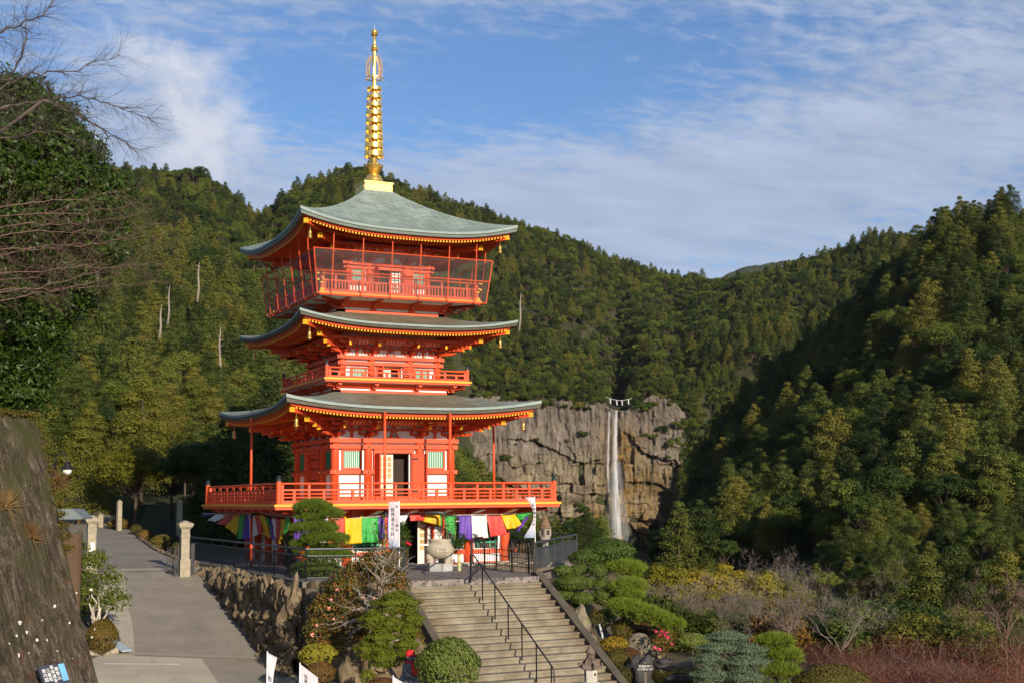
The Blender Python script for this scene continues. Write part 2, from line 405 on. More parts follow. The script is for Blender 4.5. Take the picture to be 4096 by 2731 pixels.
for i, R in enumerate(ST):
    c, cm, rc, zb = R['c'], R['cm'], R['rc'], R['zb']; da, na, wa = R['da'], R['na'], R['wa']; x0, x1, dz = R['door']
    bk = R['bk']; yw = -(c-0.03)
    zsof = R['zm']-R['rt']+0.36          # soffit height at the wall
    zpur = da[1]+0.62*bk
    # ---- plaster walls, open at the front door
    for k in range(4):
        m = MB()
        if k == 0:
            m.box2(-c, x0, yw, yw+0.08, zb, zsof); m.box2(x1, c, yw, yw+0.08, zb, zsof); m.box2(x0, x1, yw, yw+0.08, dz, zsof)
        else: m.box2(-c, c, yw, yw+0.08, zb, zsof)
        m.build('wall', WHITE, pag, rz=k*PI/2)
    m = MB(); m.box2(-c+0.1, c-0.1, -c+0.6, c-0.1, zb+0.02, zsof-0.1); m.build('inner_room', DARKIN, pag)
    # ---- columns
    m = MB(); n = 18
    m.lathe((0, 0, 0), [(rc, zb), (rc, na[0]), (rc*1.03, na[0]+0.05), (rc, da[0])], n); cme = m.mesh('column', VERM, True)
    for px, py in [(-c, -c), (-cm, -c), (cm, -c), (c, -c), (-c, -cm), (-c, cm), (-c, c), (c, -cm), (c, cm), (c, c), (-cm, c), (cm, c)]:
        link('column', cme, pag, (px, py, 0))
    # ---- tie beams
    b0 = c+rc+0.015; ov = 0.10
    m = MB(); m.box2(-b0-ov, b0+ov, -b0-0.03, -b0+0.26, da[0], da[1]); four('tie_beam', m.mesh('tie_beam', VERM))
    m = MB(); m.box2(-b0-ov+0.03, b0+ov-0.03, -b0, -b0+0.2, na[0], na[1])
    for x in (-c, -cm, cm, c):
        for p, q in ((0.055, 0.018), (0.034, 0.034)):
            m.lathe((x, -b0-0.001, (na[0]+na[1])/2), [(p*bk, 0), (p*bk, q), (p*0.5*bk, q+0.012)], 12, 1 if p > 0.05 else 2, R=rot('X', PI/2))
    four('tie_beam', m.mesh('tie_beam', [VERM, BLACKM, GOLD]))
    for k in range(4):
        e = c+rc+0.07 if i == 0 else c
        for xa, xb in ((-e, x0-0.12), (x1+0.12 if k else cm+rc*0.2, e)):
            m = MB(); m.box2(xa, xb, -b0+0.012, -b0+0.2, wa[0], wa[1])
            for x in (-c, -cm, cm, c):
                if (k == 0 and x == cm) or not xa < x < xb: continue
                for p, q in ((0.055, 0.018), (0.034, 0.034)):
                    m.lathe((x, -b0+0.011, (wa[0]+wa[1])/2), [(p*bk, 0), (p*bk, q), (p*0.5*bk, q+0.012)], 12, 1 if p > 0.05 else 2, R=rot('X', PI/2))
            m.build('waist_beam', [VERM, BLACKM, GOLD], pag, rz=k*PI/2)
        for xa, xb in ((-c, x0), (x1, c)) if k == 0 else ((-c, c),):
            m = MB(); m.box2(xa, xb, -b0+0.03, yw, R['sill'][0]+0.004, R['sill'][1]); m.build('sill_beam', VERM, pag, rz=k*PI/2)
    # ---- lattice windows
    wz0, wz1 = R['win']; wx0, wx1 = R['wx']; fw = 0.075*bk
    fm = MB()
    for a, b, cc, d in ((wx0-fw, wx1+fw, wz1, wz1+fw*0.7), (wx0-fw, wx1+fw, wz0-fw*0.9, wz0), (wx0-fw, wx0, wz0, wz1), (wx1, wx1+fw, wz0, wz1)):
        fm.box2(a, b, yw-0.10, yw-0.002, cc, d)
    fme = fm.mesh('window', VERM)
    lm = MB(); lm.box2(wx0, wx1, yw-0.03, yw-0.003, wz0, wz1, 1); nb = 9
    for q in range(nb):
        x = wx0+(wx1-wx0)*(q+0.5)/nb; w = (wx1-wx0)/nb*0.27
        lm.box2(x-w, x+w, yw-0.065, yw-0.031, wz0, wz1, 0)
    lme = lm.mesh('lattice', [GREENP, WHITE])
    fmL = fme.copy(); fmL.transform(Matrix.Diagonal((-1, 1, 1, 1))); fmL.flip_normals()
    lmL = lme.copy(); lmL.transform(Matrix.Diagonal((-1, 1, 1, 1))); lmL.flip_normals()
    for k in range(4):
        for a, b in ((fme, lme), (fmL, lmL)):
            w = link('window', a, pag, None, k*PI/2); link('lattice', b, w)
    # ---- doors
    zd0 = zb+(0.26 if i == 0 else 0.10)
    for k in range(4):
        m = MB()
        m.box2(x0-0.12, x0, -b0+0.04, yw+0.05, zb+0.005, dz+0.02); m.box2(x1, x1+0.12, -b0+0.04, yw+0.05, zb+0.005, dz+0.02)
        m.box2(x0-0.12, x1+0.12, -b0+0.03, yw+0.05, dz+0.02, na[0]-0.02 if i != 2 else dz+0.06); m.box2(x0, x1, -b0+0.04, yw+0.2, zb+0.005, zd0)
        m.build('door_frame', VERM, pag, rz=k*PI/2)
    wd = x1-x0
    def glazed(xa, xb, y, z0, z1, nx, nz, mat=CREAM, pane=PANE):
        m = MB(); m.box2(xa, xb, y, y+0.04, z0, z1, 0)
        zl = z0+(z1-z0)*0.42
        px = (xb-xa-0.10)/nx; pz = (z1-zl-0.08)/nz
        for a in range(nx):
            for b in range(nz):
                m.box2(xa+0.05+a*px+0.02, xa+0.05+(a+1)*px-0.02, y-0.004, y, zl+b*pz+0.02, zl+(b+1)*pz-0.02, 1)
        m.box2(xa+0.05, xb-0.05, y-0.003, y, z0+0.1, zl-0.06, 2)
        d = m.build('sliding_door', [mat, pane, simple('cream_panel', (0.66, 0.59, 0.45), 0.5) if 'cream_panel' not in MATS else MATS['cream_panel']], pag)
        d['label'] = 'cream sliding door with small square panes'
    def leaf(xa, xb, y, z0, z1, hinge=1):
        m = MB(); m.box2(xa, xb, y-0.05, y, z0, z1, 0)
        o = m.build('door', VERMD, pag); o['label'] = 'red door leaf standing open'
        h = MB()
        for z in (z1-0.22, z0+0.22): h.box2(xa+0.0, xa+(xb-xa)*0.36, y-0.058, y-0.051, z-0.035, z+0.035)
        h.build('hinge_plate', BLACKM, o)
    leaf(x1+0.02, x1+0.02+wd*0.45, -b0+0.025, zd0, dz, 1)
    m = MB(); m.box2(x0-0.09, x0-0.04, -b0-0.55*bk, -b0+0.035, zd0, dz); o = m.build('door', VERMD, pag); o['label'] = 'red door leaf standing open'
    if i < 2: glazed(x0+0.05, x0+wd*0.515, yw+0.03, zd0, dz-0.02, 3, 4)
    else: glazed(x0+wd*0.60, x1-0.02, yw+0.03, zd0, dz-0.02, 2, 2, GREYR, WHITE)
    m = MB(); m.box2(x1-0.05, x1-0.005, yw-0.02, yw+0.09, zd0, dz-0.005); m.build('door_jamb', WHITE, pag)
    for k in (1, 2, 3):
        for sx in (-1, 1):
            m = MB(); m.box2(min(0.012*sx, sx*0.70), max(0.012*sx, sx*0.70), yw-0.05, yw-0.004, zd0, dz, 0)
            for f in (0.12, 0.40, 0.68, 0.9):
                for q in range(5): m.box((sx*(0.12+0.12*q), yw-0.055, zd0+(dz-zd0)*f), (0.05, 0.02, 0.07*bk), 1)
            m.build('door', [VERMD, BLACKM], pag, rz=k*PI/2)
    # ---- brackets under the eaves
    def arm(m, p, ax, L, w, h, mi=0):
        """boat-shaped bracket arm centred at p (bottom) along direction ax"""
        ax = Vector(ax).normalized(); sd = Vector((-ax.y, ax.x, 0)); p = Vector(p)
        pr = [(-L/2, h), (-L/2, h*0.62), (-L/2+0.05*L, h*0.30), (-L/2+0.14*L, h*0.06), (-L/2+0.2*L, 0), (L/2-0.2*L, 0), (L/2-0.14*L, h*0.06), (L/2-0.05*L, h*0.30), (L/2, h*0.62), (L/2, h)]
        m.prism(pr, lambda a, b, d: p+ax*a+Vector((0, 0, b))+sd*d, -w/2, w/2, mi)
    def masu(m, p, a=0.0, s=0.14):
        R3 = rotz(a); p = Vector(p)
        m.box(p+Vector((0, 0, s*0.5)), (s, s, s*0.45), 0, R3); m.box(p+Vector((0, 0, s*0.14)), (s*0.7, s*0.7, s*0.28), 0, R3)
    def cluster(m, ang, out):
        R3 = rotz(ang); b = bk
        def T(x, y, z): return R3 @ Vector((x*b, y*b, z*b))
        X, Y = R3 @ Vector((1, 0, 0)), R3 @ Vector((0, 1, 0))
        arm(m, T(0, 0, 0.12), X, 0.86*b, 0.13*b, 0.13*b)
        arm(m, T(0, -0.36*out/2, 0.12), Y, (0.5+0.40*out)*b, 0.12*b, 0.13*b)
        for x in (-0.36, 0, 0.36): masu(m, T(x, 0, 0.25), ang, 0.15*b)
        masu(m, T(0, -0.36*out, 0.25), ang, 0.15*b)
        arm(m, T(0, -0.36*out, 0.33), X, 0.86*b, 0.11*b, 0.12*b)
        arm(m, T(0, -0.40*out, 0.33), Y, (0.9*out)*b, 0.12*b, 0.12*b)
        for x in (-0.36, 0.36): masu(m, T(x, -0.36*out, 0.45), ang, 0.14*b)
        masu(m, T(0, -0.76*out, 0.45), ang, 0.14*b)
        m.bar(T(0, 0.0, 0.72), T(0, -1.22*out, 0.44), 0.12*b, 0.15*b, 0)
        m.bar(T(0, -1.205*out, 0.4435), T(0, -1.232*out, 0.4373), 0.125*b, 0.155*b, 1)
        arm(m, T(0, -0.86*out, 0.50), X, 0.90*b, 0.11*b, 0.11*b)
        for x in (-0.36, 0, 0.36): masu(m, T(x, -0.86*out, 0.60), ang, 0.12*b)
    m = MB(); m.box((0, 0, 0.085*bk), (0.30*bk, 0.30*bk, 0.09*bk)); m.box((0, 0, 0.02*bk), (0.22*bk, 0.22*bk, 0.04*bk)); cluster(m, 0, 1.0); bme = m.mesh('bracket', [VERM, YEL])
    m = MB(); m.box((0, 0, 0.085*bk), (0.32*bk, 0.32*bk, 0.09*bk)); m.box((0, 0, 0.02*bk), (0.24*bk, 0.24*bk, 0.04*bk)); cluster(m, 0, 1.0); cluster(m, -PI/2, 1.0)
    def diag(m, d0, d1, z0, z1, w, h, mi): m.bar((-d0*bk, -d0*bk, z0*bk), (-d1*bk, -d1*bk, z1*bk), w*bk, h*bk, mi)
    arm(m, (-0.25*bk, -0.25*bk, 0.12*bk), (1, 1, 0), 1.3*bk, 0.14*bk, 0.13*bk); masu(m, (-0.38*bk, -0.38*bk, 0.25*bk), PI/4, 0.16*bk)
    arm(m, (-0.5*bk, -0.5*bk, 0.33*bk), (1, 1, 0), 1.7*bk, 0.14*bk, 0.13*bk); masu(m, (-0.8*bk, -0.8*bk, 0.45*bk), PI/4, 0.16*bk)
    diag(m, 0, 1.26, 0.74, 0.48, 0.16, 0.18, 0); diag(m, 1.25, 1.275, 0.482, 0.477, 0.165, 0.185, 1)
    diag(m, 0.2, 1.02, 0.55, 0.36, 0.14, 0.15, 0); diag(m, 1.01, 1.03, 0.362, 0.357, 0.145, 0.155, 1)
    cbme = m.mesh('bracket', [VERM, YEL])
    for k in range(4):
        R3 = rotz(k*PI/2)
        for x in (-cm, cm):
            p = R3 @ Vector((x, -c, da[1])); link('bracket', bme, pag, p, k*PI/2)
        p = R3 @ Vector((-c, -c, da[1])); link('bracket', cbme, pag, p, k*PI/2)
    # wall-plane ties, struts, frog-leg strut and purlin
    m = MB(); zt2 = da[1]+0.325*bk
    m.box2(-c-0.5*bk, c+0.5*bk, yw-0.10, yw-0.004, zt2, zt2+0.11*bk); m.box2(-c, c, yw-0.08, yw-0.003, da[1]+0.60*bk, da[1]+0.72*bk)
    for x in ((-c-cm)/2, 0, (c+cm)/2):
        if abs(x) > 0.1: m.box2(x-0.055*bk, x+0.055*bk, yw-0.075, yw-0.003, da[1], zt2)
        m.box2(x-0.055*bk, x+0.055*bk, yw-0.075, yw-0.003, zt2+0.11*bk, da[1]+0.60*bk)
        arm(m, (x, yw-0.05, zt2-0.05), (1, 0, 0), 0.30*bk, 0.08, 0.05)
    four('bracket_tie', m.mesh('bracket_tie', VERM))
    m = MB(); fr = [(-0.34, 0), (-0.30, 0.06), (-0.19, 0.08), (-0.13, 0.26), (-0.08, 0.325), (0.08, 0.325), (0.13, 0.26), (0.19, 0.08), (0.30, 0.06), (0.34, 0)]
    m.prism([(a*bk, b*bk) for a, b in fr], lambda a, b, d: Vector((a, d, da[1]+b)), yw-0.10, yw-0.004, 0)
    m.prism([(a*0.36*bk, 0.03*bk+b*0.7*bk) for a, b in ((-0.26, 0), (-0.2, 0.28), (-0.1, 0.32), (0.1, 0.32), (0.2, 0.28), (0.26, 0))], lambda a, b, d: Vector((a, d, da[1]+b)), yw-0.125, yw-0.09, 1)
    four('frog_leg_strut', m.mesh('frog_leg_strut', [VERM, CARVE]))
    yp = c+0.86*bk
    m = MB(); m.box2(-yp-0.15, yp+0.15, -yp-0.06, -yp+0.06, zpur+0.055, zpur+0.175)
    for q in range(int(2*c/0.15)):          # sloping ribs of the little eave ceiling
        x = -c+0.07+q*0.15
        if min(abs(x-xx) for xx in (-c, -cm, cm, c)) > 0.36*bk: m.bar((x, -c-0.42*bk, zpur-0.12), (x, -yp+0.05, zpur+0.10), 0.05, 0.05, 0)
    m.poly([(-c, -c-0.40*bk, zpur-0.08), (c, -c-0.40*bk, zpur-0.08), (c, -yp+0.03, zpur+0.15), (-c, -yp+0.03, zpur+0.15)], 1)
    four('eave_purlin', m.mesh('eave_purlin', [VERM, WHITE]))
    # ---- roof
    roof_m = MB(); na_, nb_ = 48, 14; t, ztop, s = R['t'], R['ztop'], R['s']; lift = R['zt']-R['zm']; uvs = []
    def roofpt(a, b):
        e, _ = eave(R, a)
        x = a*(R['s']*(1-b)+t*b); y = -(e*(1-b)+t*b)
        z = R['zm']+(ztop-R['zm'])*(0.60*b**1.6+0.40*b)+lift*abs(a)**2.9*(1-b)**1.7
        return Vector((x, y, z))
    roof_m.grid(lambda u, v: roofpt(u*2-1, v), na_, nb_)
    rme = roof_m.mesh('roof', COP[i], True)
    uvl = rme.uv_layers.new(name='UVMap'); slope = math.hypot(R['s']-t, ztop-R['zm'])
    for lp in rme.loops:
        vi = lp.vertex_index; a = vi//(nb_+1)/na_*2-1; b = vi % (nb_+1)/nb_
        uvl.data[lp.index].uv = (rme.vertices[vi].co.x, b*slope)
    roofs = four('roof', rme, None, ('lowest copper roof, browned in the middle', 'middle copper roof, brown and narrow', 'top copper roof, pale green and steep')[i])
    lw = R['low']
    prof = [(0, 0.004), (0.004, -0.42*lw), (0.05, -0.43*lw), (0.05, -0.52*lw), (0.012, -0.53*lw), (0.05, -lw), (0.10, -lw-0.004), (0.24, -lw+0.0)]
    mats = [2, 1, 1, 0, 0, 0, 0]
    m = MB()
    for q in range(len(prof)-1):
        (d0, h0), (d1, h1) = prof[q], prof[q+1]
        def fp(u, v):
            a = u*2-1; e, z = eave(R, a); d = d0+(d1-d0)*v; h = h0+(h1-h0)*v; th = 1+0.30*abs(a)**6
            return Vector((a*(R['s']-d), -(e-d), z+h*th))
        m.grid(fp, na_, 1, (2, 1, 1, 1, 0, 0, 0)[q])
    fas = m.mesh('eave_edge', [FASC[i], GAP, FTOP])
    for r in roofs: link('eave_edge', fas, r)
    # red boards, rafters and soffit
    rt = R['rt']
    def sof(a, d, dz=0.0):
        """point under the eave: d = distance in from the edge"""
        e, z = eave(R, a); f = max(0.0, 1-d/(R['s']-c)); 
        return Vector((a*(R['s']-d), -(e-d), R['zm']-rt+(0.13*d)+(z-R['zm'])*f**1.25+dz))
    m = MB(); D1 = R['s']-c
    m.grid(lambda u, v: sof(u*2-1, 0.30+(D1-0.30)*v, 0.035), na_, 8); 
    m.grid(lambda u, v: sof(u*2-1, 0.215+0.03*v, rt-lw-0.02-(rt-lw-0.02+0.045)*v), na_, 1)
    m.grid(lambda u, v: sof(u*2-1, 0.245+0.06*v, -0.045+0.06*v), na_, 1)
    sofme = m.mesh('soffit', VERM, True)
    m = MB(); sp = 0.137; nr = int((R['s']-0.35)/sp)
    def rafter_row(d0, d1, dz, w, h):
        mm = MB()
        for q in range(-nr, nr+1):
            x = q*sp; lim = R['s']-abs(x)      # where the hip runs
            if lim < d0+0.12: continue
            de = min(d1, lim-0.02); 
            if de-d0 < 0.1: continue
            P0 = sof(x/(R['s']-d0), d0, dz); P1 = sof(x/max(abs(x)+0.001, R['s']-de), de, dz); P0.x = P1.x = x
            tip = P0+(P0-P1).normalized()*0.012
            mm.bar(P0, P1, w, h, 0); mm.bar(tip, P0, w+0.004, h+0.004, 1)
        return mm.mesh('rafter_row', [VERM, YEL])
    r1 = rafter_row(0.30, min(1.5, D1*0.5), -0.085, 0.064, 0.092); r2 = rafter_row(min(1.42, D1*0.48), D1, -0.15, 0.068, 0.10)
    for r in roofs: link('soffit', sofme, r); link('rafter_row', r1, r); link('rafter_row', r2, r)
    m = MB(); m.grid(lambda u, v: sof(u*2-1, min(1.42, D1*0.48)-0.02, -0.02-0.10*v), na_, 1)
    kio = m.mesh('eave_board', VERM)
    for r in roofs: link('eave_board', kio, r)
    m = MB(); pt = R['s']-0.30; zt_ = R['zt']-R['rt']-0.22
    def cb(d0, z0, d1, z1, w, h):
        p, q = Vector((-d0, -d0, z0)), Vector((-d1, -d1, z1)); m.bar(p, q, w, h, 0); dr = (q-p).normalized(); m.bar(q-dr*0.12, q+dr*0.012, w+0.006, h+0.006, 1)
    cb(c+0.3, zt_-0.22*lift-0.12, pt, zt_, 0.15, 0.19); cb(c, zt_-0.42*lift-0.24, pt-0.85, zt_-0.42*lift-0.13, 0.16, 0.20)
    cbe = m.mesh('corner_beam', [VERM, YEL])
    for r in roofs: link('corner_beam', cbe, r)
# ---------------------------------------------------------------- galleries
def post_finial(x, y, z0, zt, zf, r, parent=None):
    m = MB(); m.lathe((x, y, 0), [(r, z0), (r, zt)], 16); o = m.build('corner_post', VERM, parent or pag, 'auto')
    h = zf-zt; m = MB()
    m.lathe((x, y, zt), [(r*1.08, 0), (r*1.08, h*0.28), (r*1.18, h*0.29), (r*1.18, h*0.34), (r*0.9, h*0.36), (r*0.8, h*0.46), (r*0.62, h*0.50), (r*0.62, h*0.56), (r*1.0, h*0.64), (r*1.05, h*0.74), (r*0.75, h*0.88), (r*0.2, h*0.98), (0.001, h)], 14)
    m.build('finial', BRONZE, o, 'auto')
def gallery(half, rail, z, posts, thin, mid, fine, zdeck, picket=False):
    """z: heights (deck top, base0, base1, mid0, mid1, top0, top1)"""
    m = MB(); zb0, zb1, zm0, zm1, zt0, zt1 = z
    m.box2(-rail, rail, -rail-0.06, -rail+0.06, zb0, zb1); m.box2(-rail, rail, -rail-0.035, -rail+0.035, zm0, zm1)
    m.tube([(-rail, -rail, (zt0+zt1)/2), (rail, -rail, (zt0+zt1)/2)], (zt1-zt0)/2+0.004, 10)
    for a, b in thin: m.tube([(-rail, -rail, (a+b)/2), (rail, -rail, (a+b)/2)], (b-a)/2, 8)
    for q, x in enumerate(posts):
        m.box2(x-0.05, x+0.05, -rail-0.05, -rail+0.05, zb1-0.002, zm0+0.004); m.box2(x-0.045, x+0.045, -rail-0.044, -rail+0.044, zm1-0.004, zt0-0.02)
        m.box2(x-0.055, x+0.055, -rail-0.052, -rail+0.052, zm1+0.6*(zt0-zm1), zm1+0.78*(zt0-zm1))
    for x in mid: m.box2(x-0.052, x+0.052, -rail-0.048, -rail+0.048, zb1-0.002, zm0+0.004)
    for x in fine: m.box2(x-0.03, x+0.03, -rail-0.02, -rail+0.02, zb1-0.002, zm0+0.002)
    return m.mesh('railing', VERM)
def deck(half, top, ybot, rbot, inner, underside=WHITE):
    m = MB(); m.box2(-half, half, -half, half, ybot, top, 1); m.build('deck', [VERM, simple('yellow_ochre_deck_edge', (0.78, 0.36, 0.03), 0.5, 0, 0.08) if 'yellow_ochre_deck_edge' not in MATS else MATS['yellow_ochre_deck_edge']], pag)
    m = MB()
    m.box2(-half+0.05, half-0.05, -half+0.05, half-0.05, rbot, ybot-0.0005, 0); o = m.build('deck_beam', VERM, pag)
def lin(a, b, n): return [a+(b-a)*i/n for i in range(n+1)]
# first gallery
deck(6.0, 0.0, -0.085, -0.20, 4.2)
r1 = 5.78; p1 = lin(-r1, r1, 10)
g1 = gallery(6.0, r1, (0.004, 0.141, 0.50, 0.568, 0.739, 0.803), p1[1:-1]+[-r1+0.13, r1-0.13], [(0.354, 0.418), (0.223, 0.283)], [(p1[i]+p1[i+1])/2 for i in range(10)], [], 0)
four('railing', g1, None, 'lowest and widest railing with four bars')
for sx in (-1, 1):
    for sy in (-1, 1):
        post_finial(sx*r1, sy*r1, 0.002, 0.855, 1.08, 0.098); post_finial(sx*3.10, sy*3.10, 5.06, 5.574, 5.789, 0.075)
# second gallery
deck(3.242, 5.057, 4.983, 4.905, 2.3)
p2 = lin(-3.1, 3.1, 6)
g2 = gallery(3.24, 3.10, (5.062, 5.151, 5.293, 5.35, 5.448, 5.513), p2[1:-1]+[-2.98, 2.98], [], [(p2[i]+p2[i+1])/2 for i in range(6)], [], 0)
four('railing', g2, None, 'middle railing with two bars')
# third gallery
deck(3.60, 8.47, 8.40, 8.33, 2.0)
p3 = [-2.87, -1.70, -0.54, 0.62, 1.79, 2.95]; q3 = [-2.3, -1.12, 0.037, 1.2, 2.37]
al = sorted(p3+q3+[-3.44, 3.44]); fine = []
for i in range(len(al)-1):
    for q in (0.27, 0.5, 0.73): fine.append(al[i]+(al[i+1]-al[i])*q)
g3 = gallery(3.6, 3.44, (8.475, 8.60, 8.93, 9.0, 9.19, 9.253), p3+[-3.40, 3.40], [], q3, fine, 0)
four('railing', g3, None, 'top railing with upright pickets')
m = MB()
for sx in (-1, 1):
    for z in (9.22, 8.965): m.box((sx*3.60, -3.44, z), (0.10, 0.07, 0.075))
    m.box((sx*3.44, -3.50, 8.54), (0.16, 0.06, 0.15)); m.box((sx*3.44, -3.50, 8.85), (0.14, 0.05, 0.07))
four('rail_end_cap', m.mesh('rail_end_cap', YEL))
# plinth bands between roof and gallery
for half, z0, z1, hd in ((2.65, 4.50, 4.905, 3.15), (2.381, 7.82, 8.33, 3.5)):
    m = MB(); h = z1-z0
    m.box2(-half, half, -half, -half+0.3, z0, z0+0.30*h, 0)
    m.box2(-half+0.06, half-0.06, -half+0.06, -half+0.3, z0+0.30*h, z0+0.50*h, 1)
    y0, y1 = -half+0.02, -half-0.42
    m.poly([(-half, y0, z0+0.48*h), (half, y0, z0+0.48*h), (half+0.22, y1+0.2, z1-0.004), (-half-0.22, y1+0.2, z1-0.004)], 0)
    m.poly([(-half-0.22, y1+0.2, z1-0.004), (half+0.22, y1+0.2, z1-0.004), (hd, -hd, z1-0.006), (-hd, -hd, z1-0.006)], 1)
    for x in (-half+0.12, -half*0.36, half*0.36, half-0.12):
        m.box2(x-0.13, x+0.13, -half-0.03, -half+0.1, z0+0.30*h, z0+0.46*h, 0)
        m.box2(x-0.07, x+0.07, -half-0.22, -half, z0+0.46*h, z0+0.62*h, 0); m.box2(x-0.10, x+0.10, -half-0.26, -half, z0+0.62*h, z0+0.74*h, 0)
        m.box2(x-0.08, x+0.08, -half-0.48, -half, z0+0.74*h, z0+0.88*h, 0); m.box2(x-0.09, x+0.09, -hd+0.12, -half, z0+0.88*h, z1-0.012, 0)
    for sx in (-1, 1):
        m.bar((sx*(half-0.1), -half+0.1, z0+0.55*h), (sx*(half+0.35), -half-0.35, z0+0.66*h), 0.15, 0.12*h+0.02, 0); m.bar((sx*(half-0.1), -half+0.1, z0+0.80*h), (sx*(hd-0.15), -hd+0.15, z0+0.92*h), 0.14, 0.10, 0)
    four('plinth_band', m.mesh('plinth_band', [VERM, WHITE]))
# wire cage of the top gallery
m, t = newmat('wire_netting'); N = NT(t); v = N.coord()
def wv(vec, rotv):
    x = N.n('ShaderNodeTexWave', wave_type='BANDS', bands_direction='X'); N.l(N.map(vec, (1, 1, 1), rotv), x.inputs['Vector']); x.inputs['Scale'].default_value = 5.0; return x.outputs['Fac']
g = N.math('MAXIMUM', N.math('GREATER_THAN', wv(v, (0.9, 0.6, 0.8)), 0.82), N.math('GREATER_THAN', wv(v, (-0.9, 0.6, -0.8)), 0.82))
bs = N.n('ShaderNodeBsdfPrincipled'); bs.inputs['Base Color'].default_value = (0.10, 0.07, 0.065, 1); bs.inputs['Roughness'].default_value = 0.5
tr = N.n('ShaderNodeBsdfTransparent'); mx = N.n('ShaderNodeMixShader'); N.l(N.math('MULTIPLY', g, 0.5), mx.inputs[0]); N.l(tr.outputs[0], mx.inputs[1]); N.l(bs.outputs[0], mx.inputs[2]); N.out(mx.outputs[0]); NET = m
m = MB(); nm = MB()
hb, hm_, ht = 3.72, 3.83, 3.94; zb_, zm_, zt_ = 8.36, 9.28, 10.157
for q in (-3.125, -1.864, -0.60, 0.656, 1.931, 3.181):
    m.tube([(q, -3.62, 8.34), (q, -hb, 8.37), (q, -hb-0.02, 8.5), (q, -hm_, zm_), (q, -ht, zt_), (q, -ht-0.05, 10.86)], 0.024, 6)
m.tube([(3.62, -3.62, 8.34), (hb, -hb, 8.37), (hm_, -hm_, zm_), (ht, -ht, zt_)], 0.024, 6)
for h, z in ((hb, zb_), (hm_, zm_), (ht, zt_)): m.tube([(-h, -h, z), (h, -h, z)], 0.022, 6)
cme = m.mesh('cage_frame', VERM)
nm.poly([(-hb, -hb, zb_), (hb, -hb, zb_), (hm_, -hm_, zm_), (-hm_, -hm_, zm_)]); nm.poly([(-hm_, -hm_, zm_), (hm_, -hm_, zm_), (ht, -ht, zt_), (-ht, -ht, zt_)])
nme = nm.mesh('wire_net', NET)
for k in range(4):
    o = link('cage_frame', cme, pag, None, k*PI/2); link('wire_net', nme, o)
# ---------------------------------------------------------------- ground floor
gh = 4.25; zg = GATE; ztop = -0.20
for k in range(4):
    m = MB(); y = -gh+0.05
    if k == 0:
        m.box2(-gh, -0.9, y, y+0.1, zg, ztop); m.box2(0.9, gh, y, y+0.1, zg, ztop); m.box2(-0.9, 0.9, y, y+0.1, -0.55, ztop)
    else: m.box2(-gh, gh, y, y+0.1, zg, ztop)
    m.build('wall', WHITE, pag, rz=k*PI/2)
    m = MB()
    for xa, xb in (((-gh, -0.9), (0.9, gh)) if k == 0 else ((-gh, gh),)):
        m.box2(xa, xb, y-0.12, y-0.002, -2.06, -1.90); m.box2(xa, xb, y-0.05, y-0.001, zg, zg+0.10)
    m.box2(-gh-0.45, gh+0.45, y-0.16, y+0.2, -0.52, -0.24)
    for x in ((-gh, gh) if k == 0 else ()): m.box2(x-0.5, x+0.5, y-0.121, y-0.003, -2.05, -1.91)
    m.build('tie_beam', VERM, pag, rz=k*PI/2)
    if k in (0, 1):
        for xa, xb in ((-3.95, -2.90), (-2.30, -1.2), (1.2, 2.30), (2.90, 3.95)):
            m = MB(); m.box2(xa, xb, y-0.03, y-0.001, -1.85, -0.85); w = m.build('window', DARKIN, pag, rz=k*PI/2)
            m = MB()
            for q in range(4): xx = xa+(xb-xa)*(q+0.5)/4; m.box2(xx-0.035, xx+0.035, y-0.075, y-0.035, -1.85, -0.85)
            for zz in (-1.62, -1.2, -0.85): m.box2(xa, xb, y-0.07, y-0.04, zz-0.03, zz+0.03)
            m.build('lattice', GREENP, w)
m = MB(); m.lathe((0, 0, 0), [(0.20, zg), (0.20, -0.3)], 18); cme = m.mesh('column', VERM, True)
m = MB(); m.lathe((0, 0, 0), [(0.33, zg-0.05), (0.33, zg+0.07), (0.28, zg+0.10)], 18); STONE0 = simple('pale_base_stone', (0.36, 0.34, 0.31), 0.8, 0, 0.2, 8, 0.2); sme = m.mesh('base_stone', STONE0, True)
for k in range(4):
    for x in (-gh, -2.6, 0.9 if False else -0.95, 0.95, 2.6):
        p = rotz(k*PI/2) @ Vector((x, -gh, 0)); o = link('column', cme, pag, p); link('base_stone', sme, o)
m = MB()
for xa in (0.42, ):
    m.box2(0.42, 0.88, -gh+0.10, -gh+0.15, zg+0.05, -0.6, 0)
    for q in range(5): m.box2(0.50, 0.80, -gh+0.094, -gh+0.10, zg+0.62+q*0.25, zg+0.80+q*0.25, 1)
o = m.build('sliding_door', [CREAM, PANE], pag); o['label'] = 'cream sliding door with small panes'
m = MB(); m.box2(-0.9, 0.9, -gh-0.6, -gh+0.3, zg-0.08, zg+0.09); m.build('door_step', STONE0, pag)
m = MB(); m.box2(-4.0, 4.0, -3.2, 4.0, zg+0.01, ztop-0.02); m.build('inner_room', DARKIN, pag)
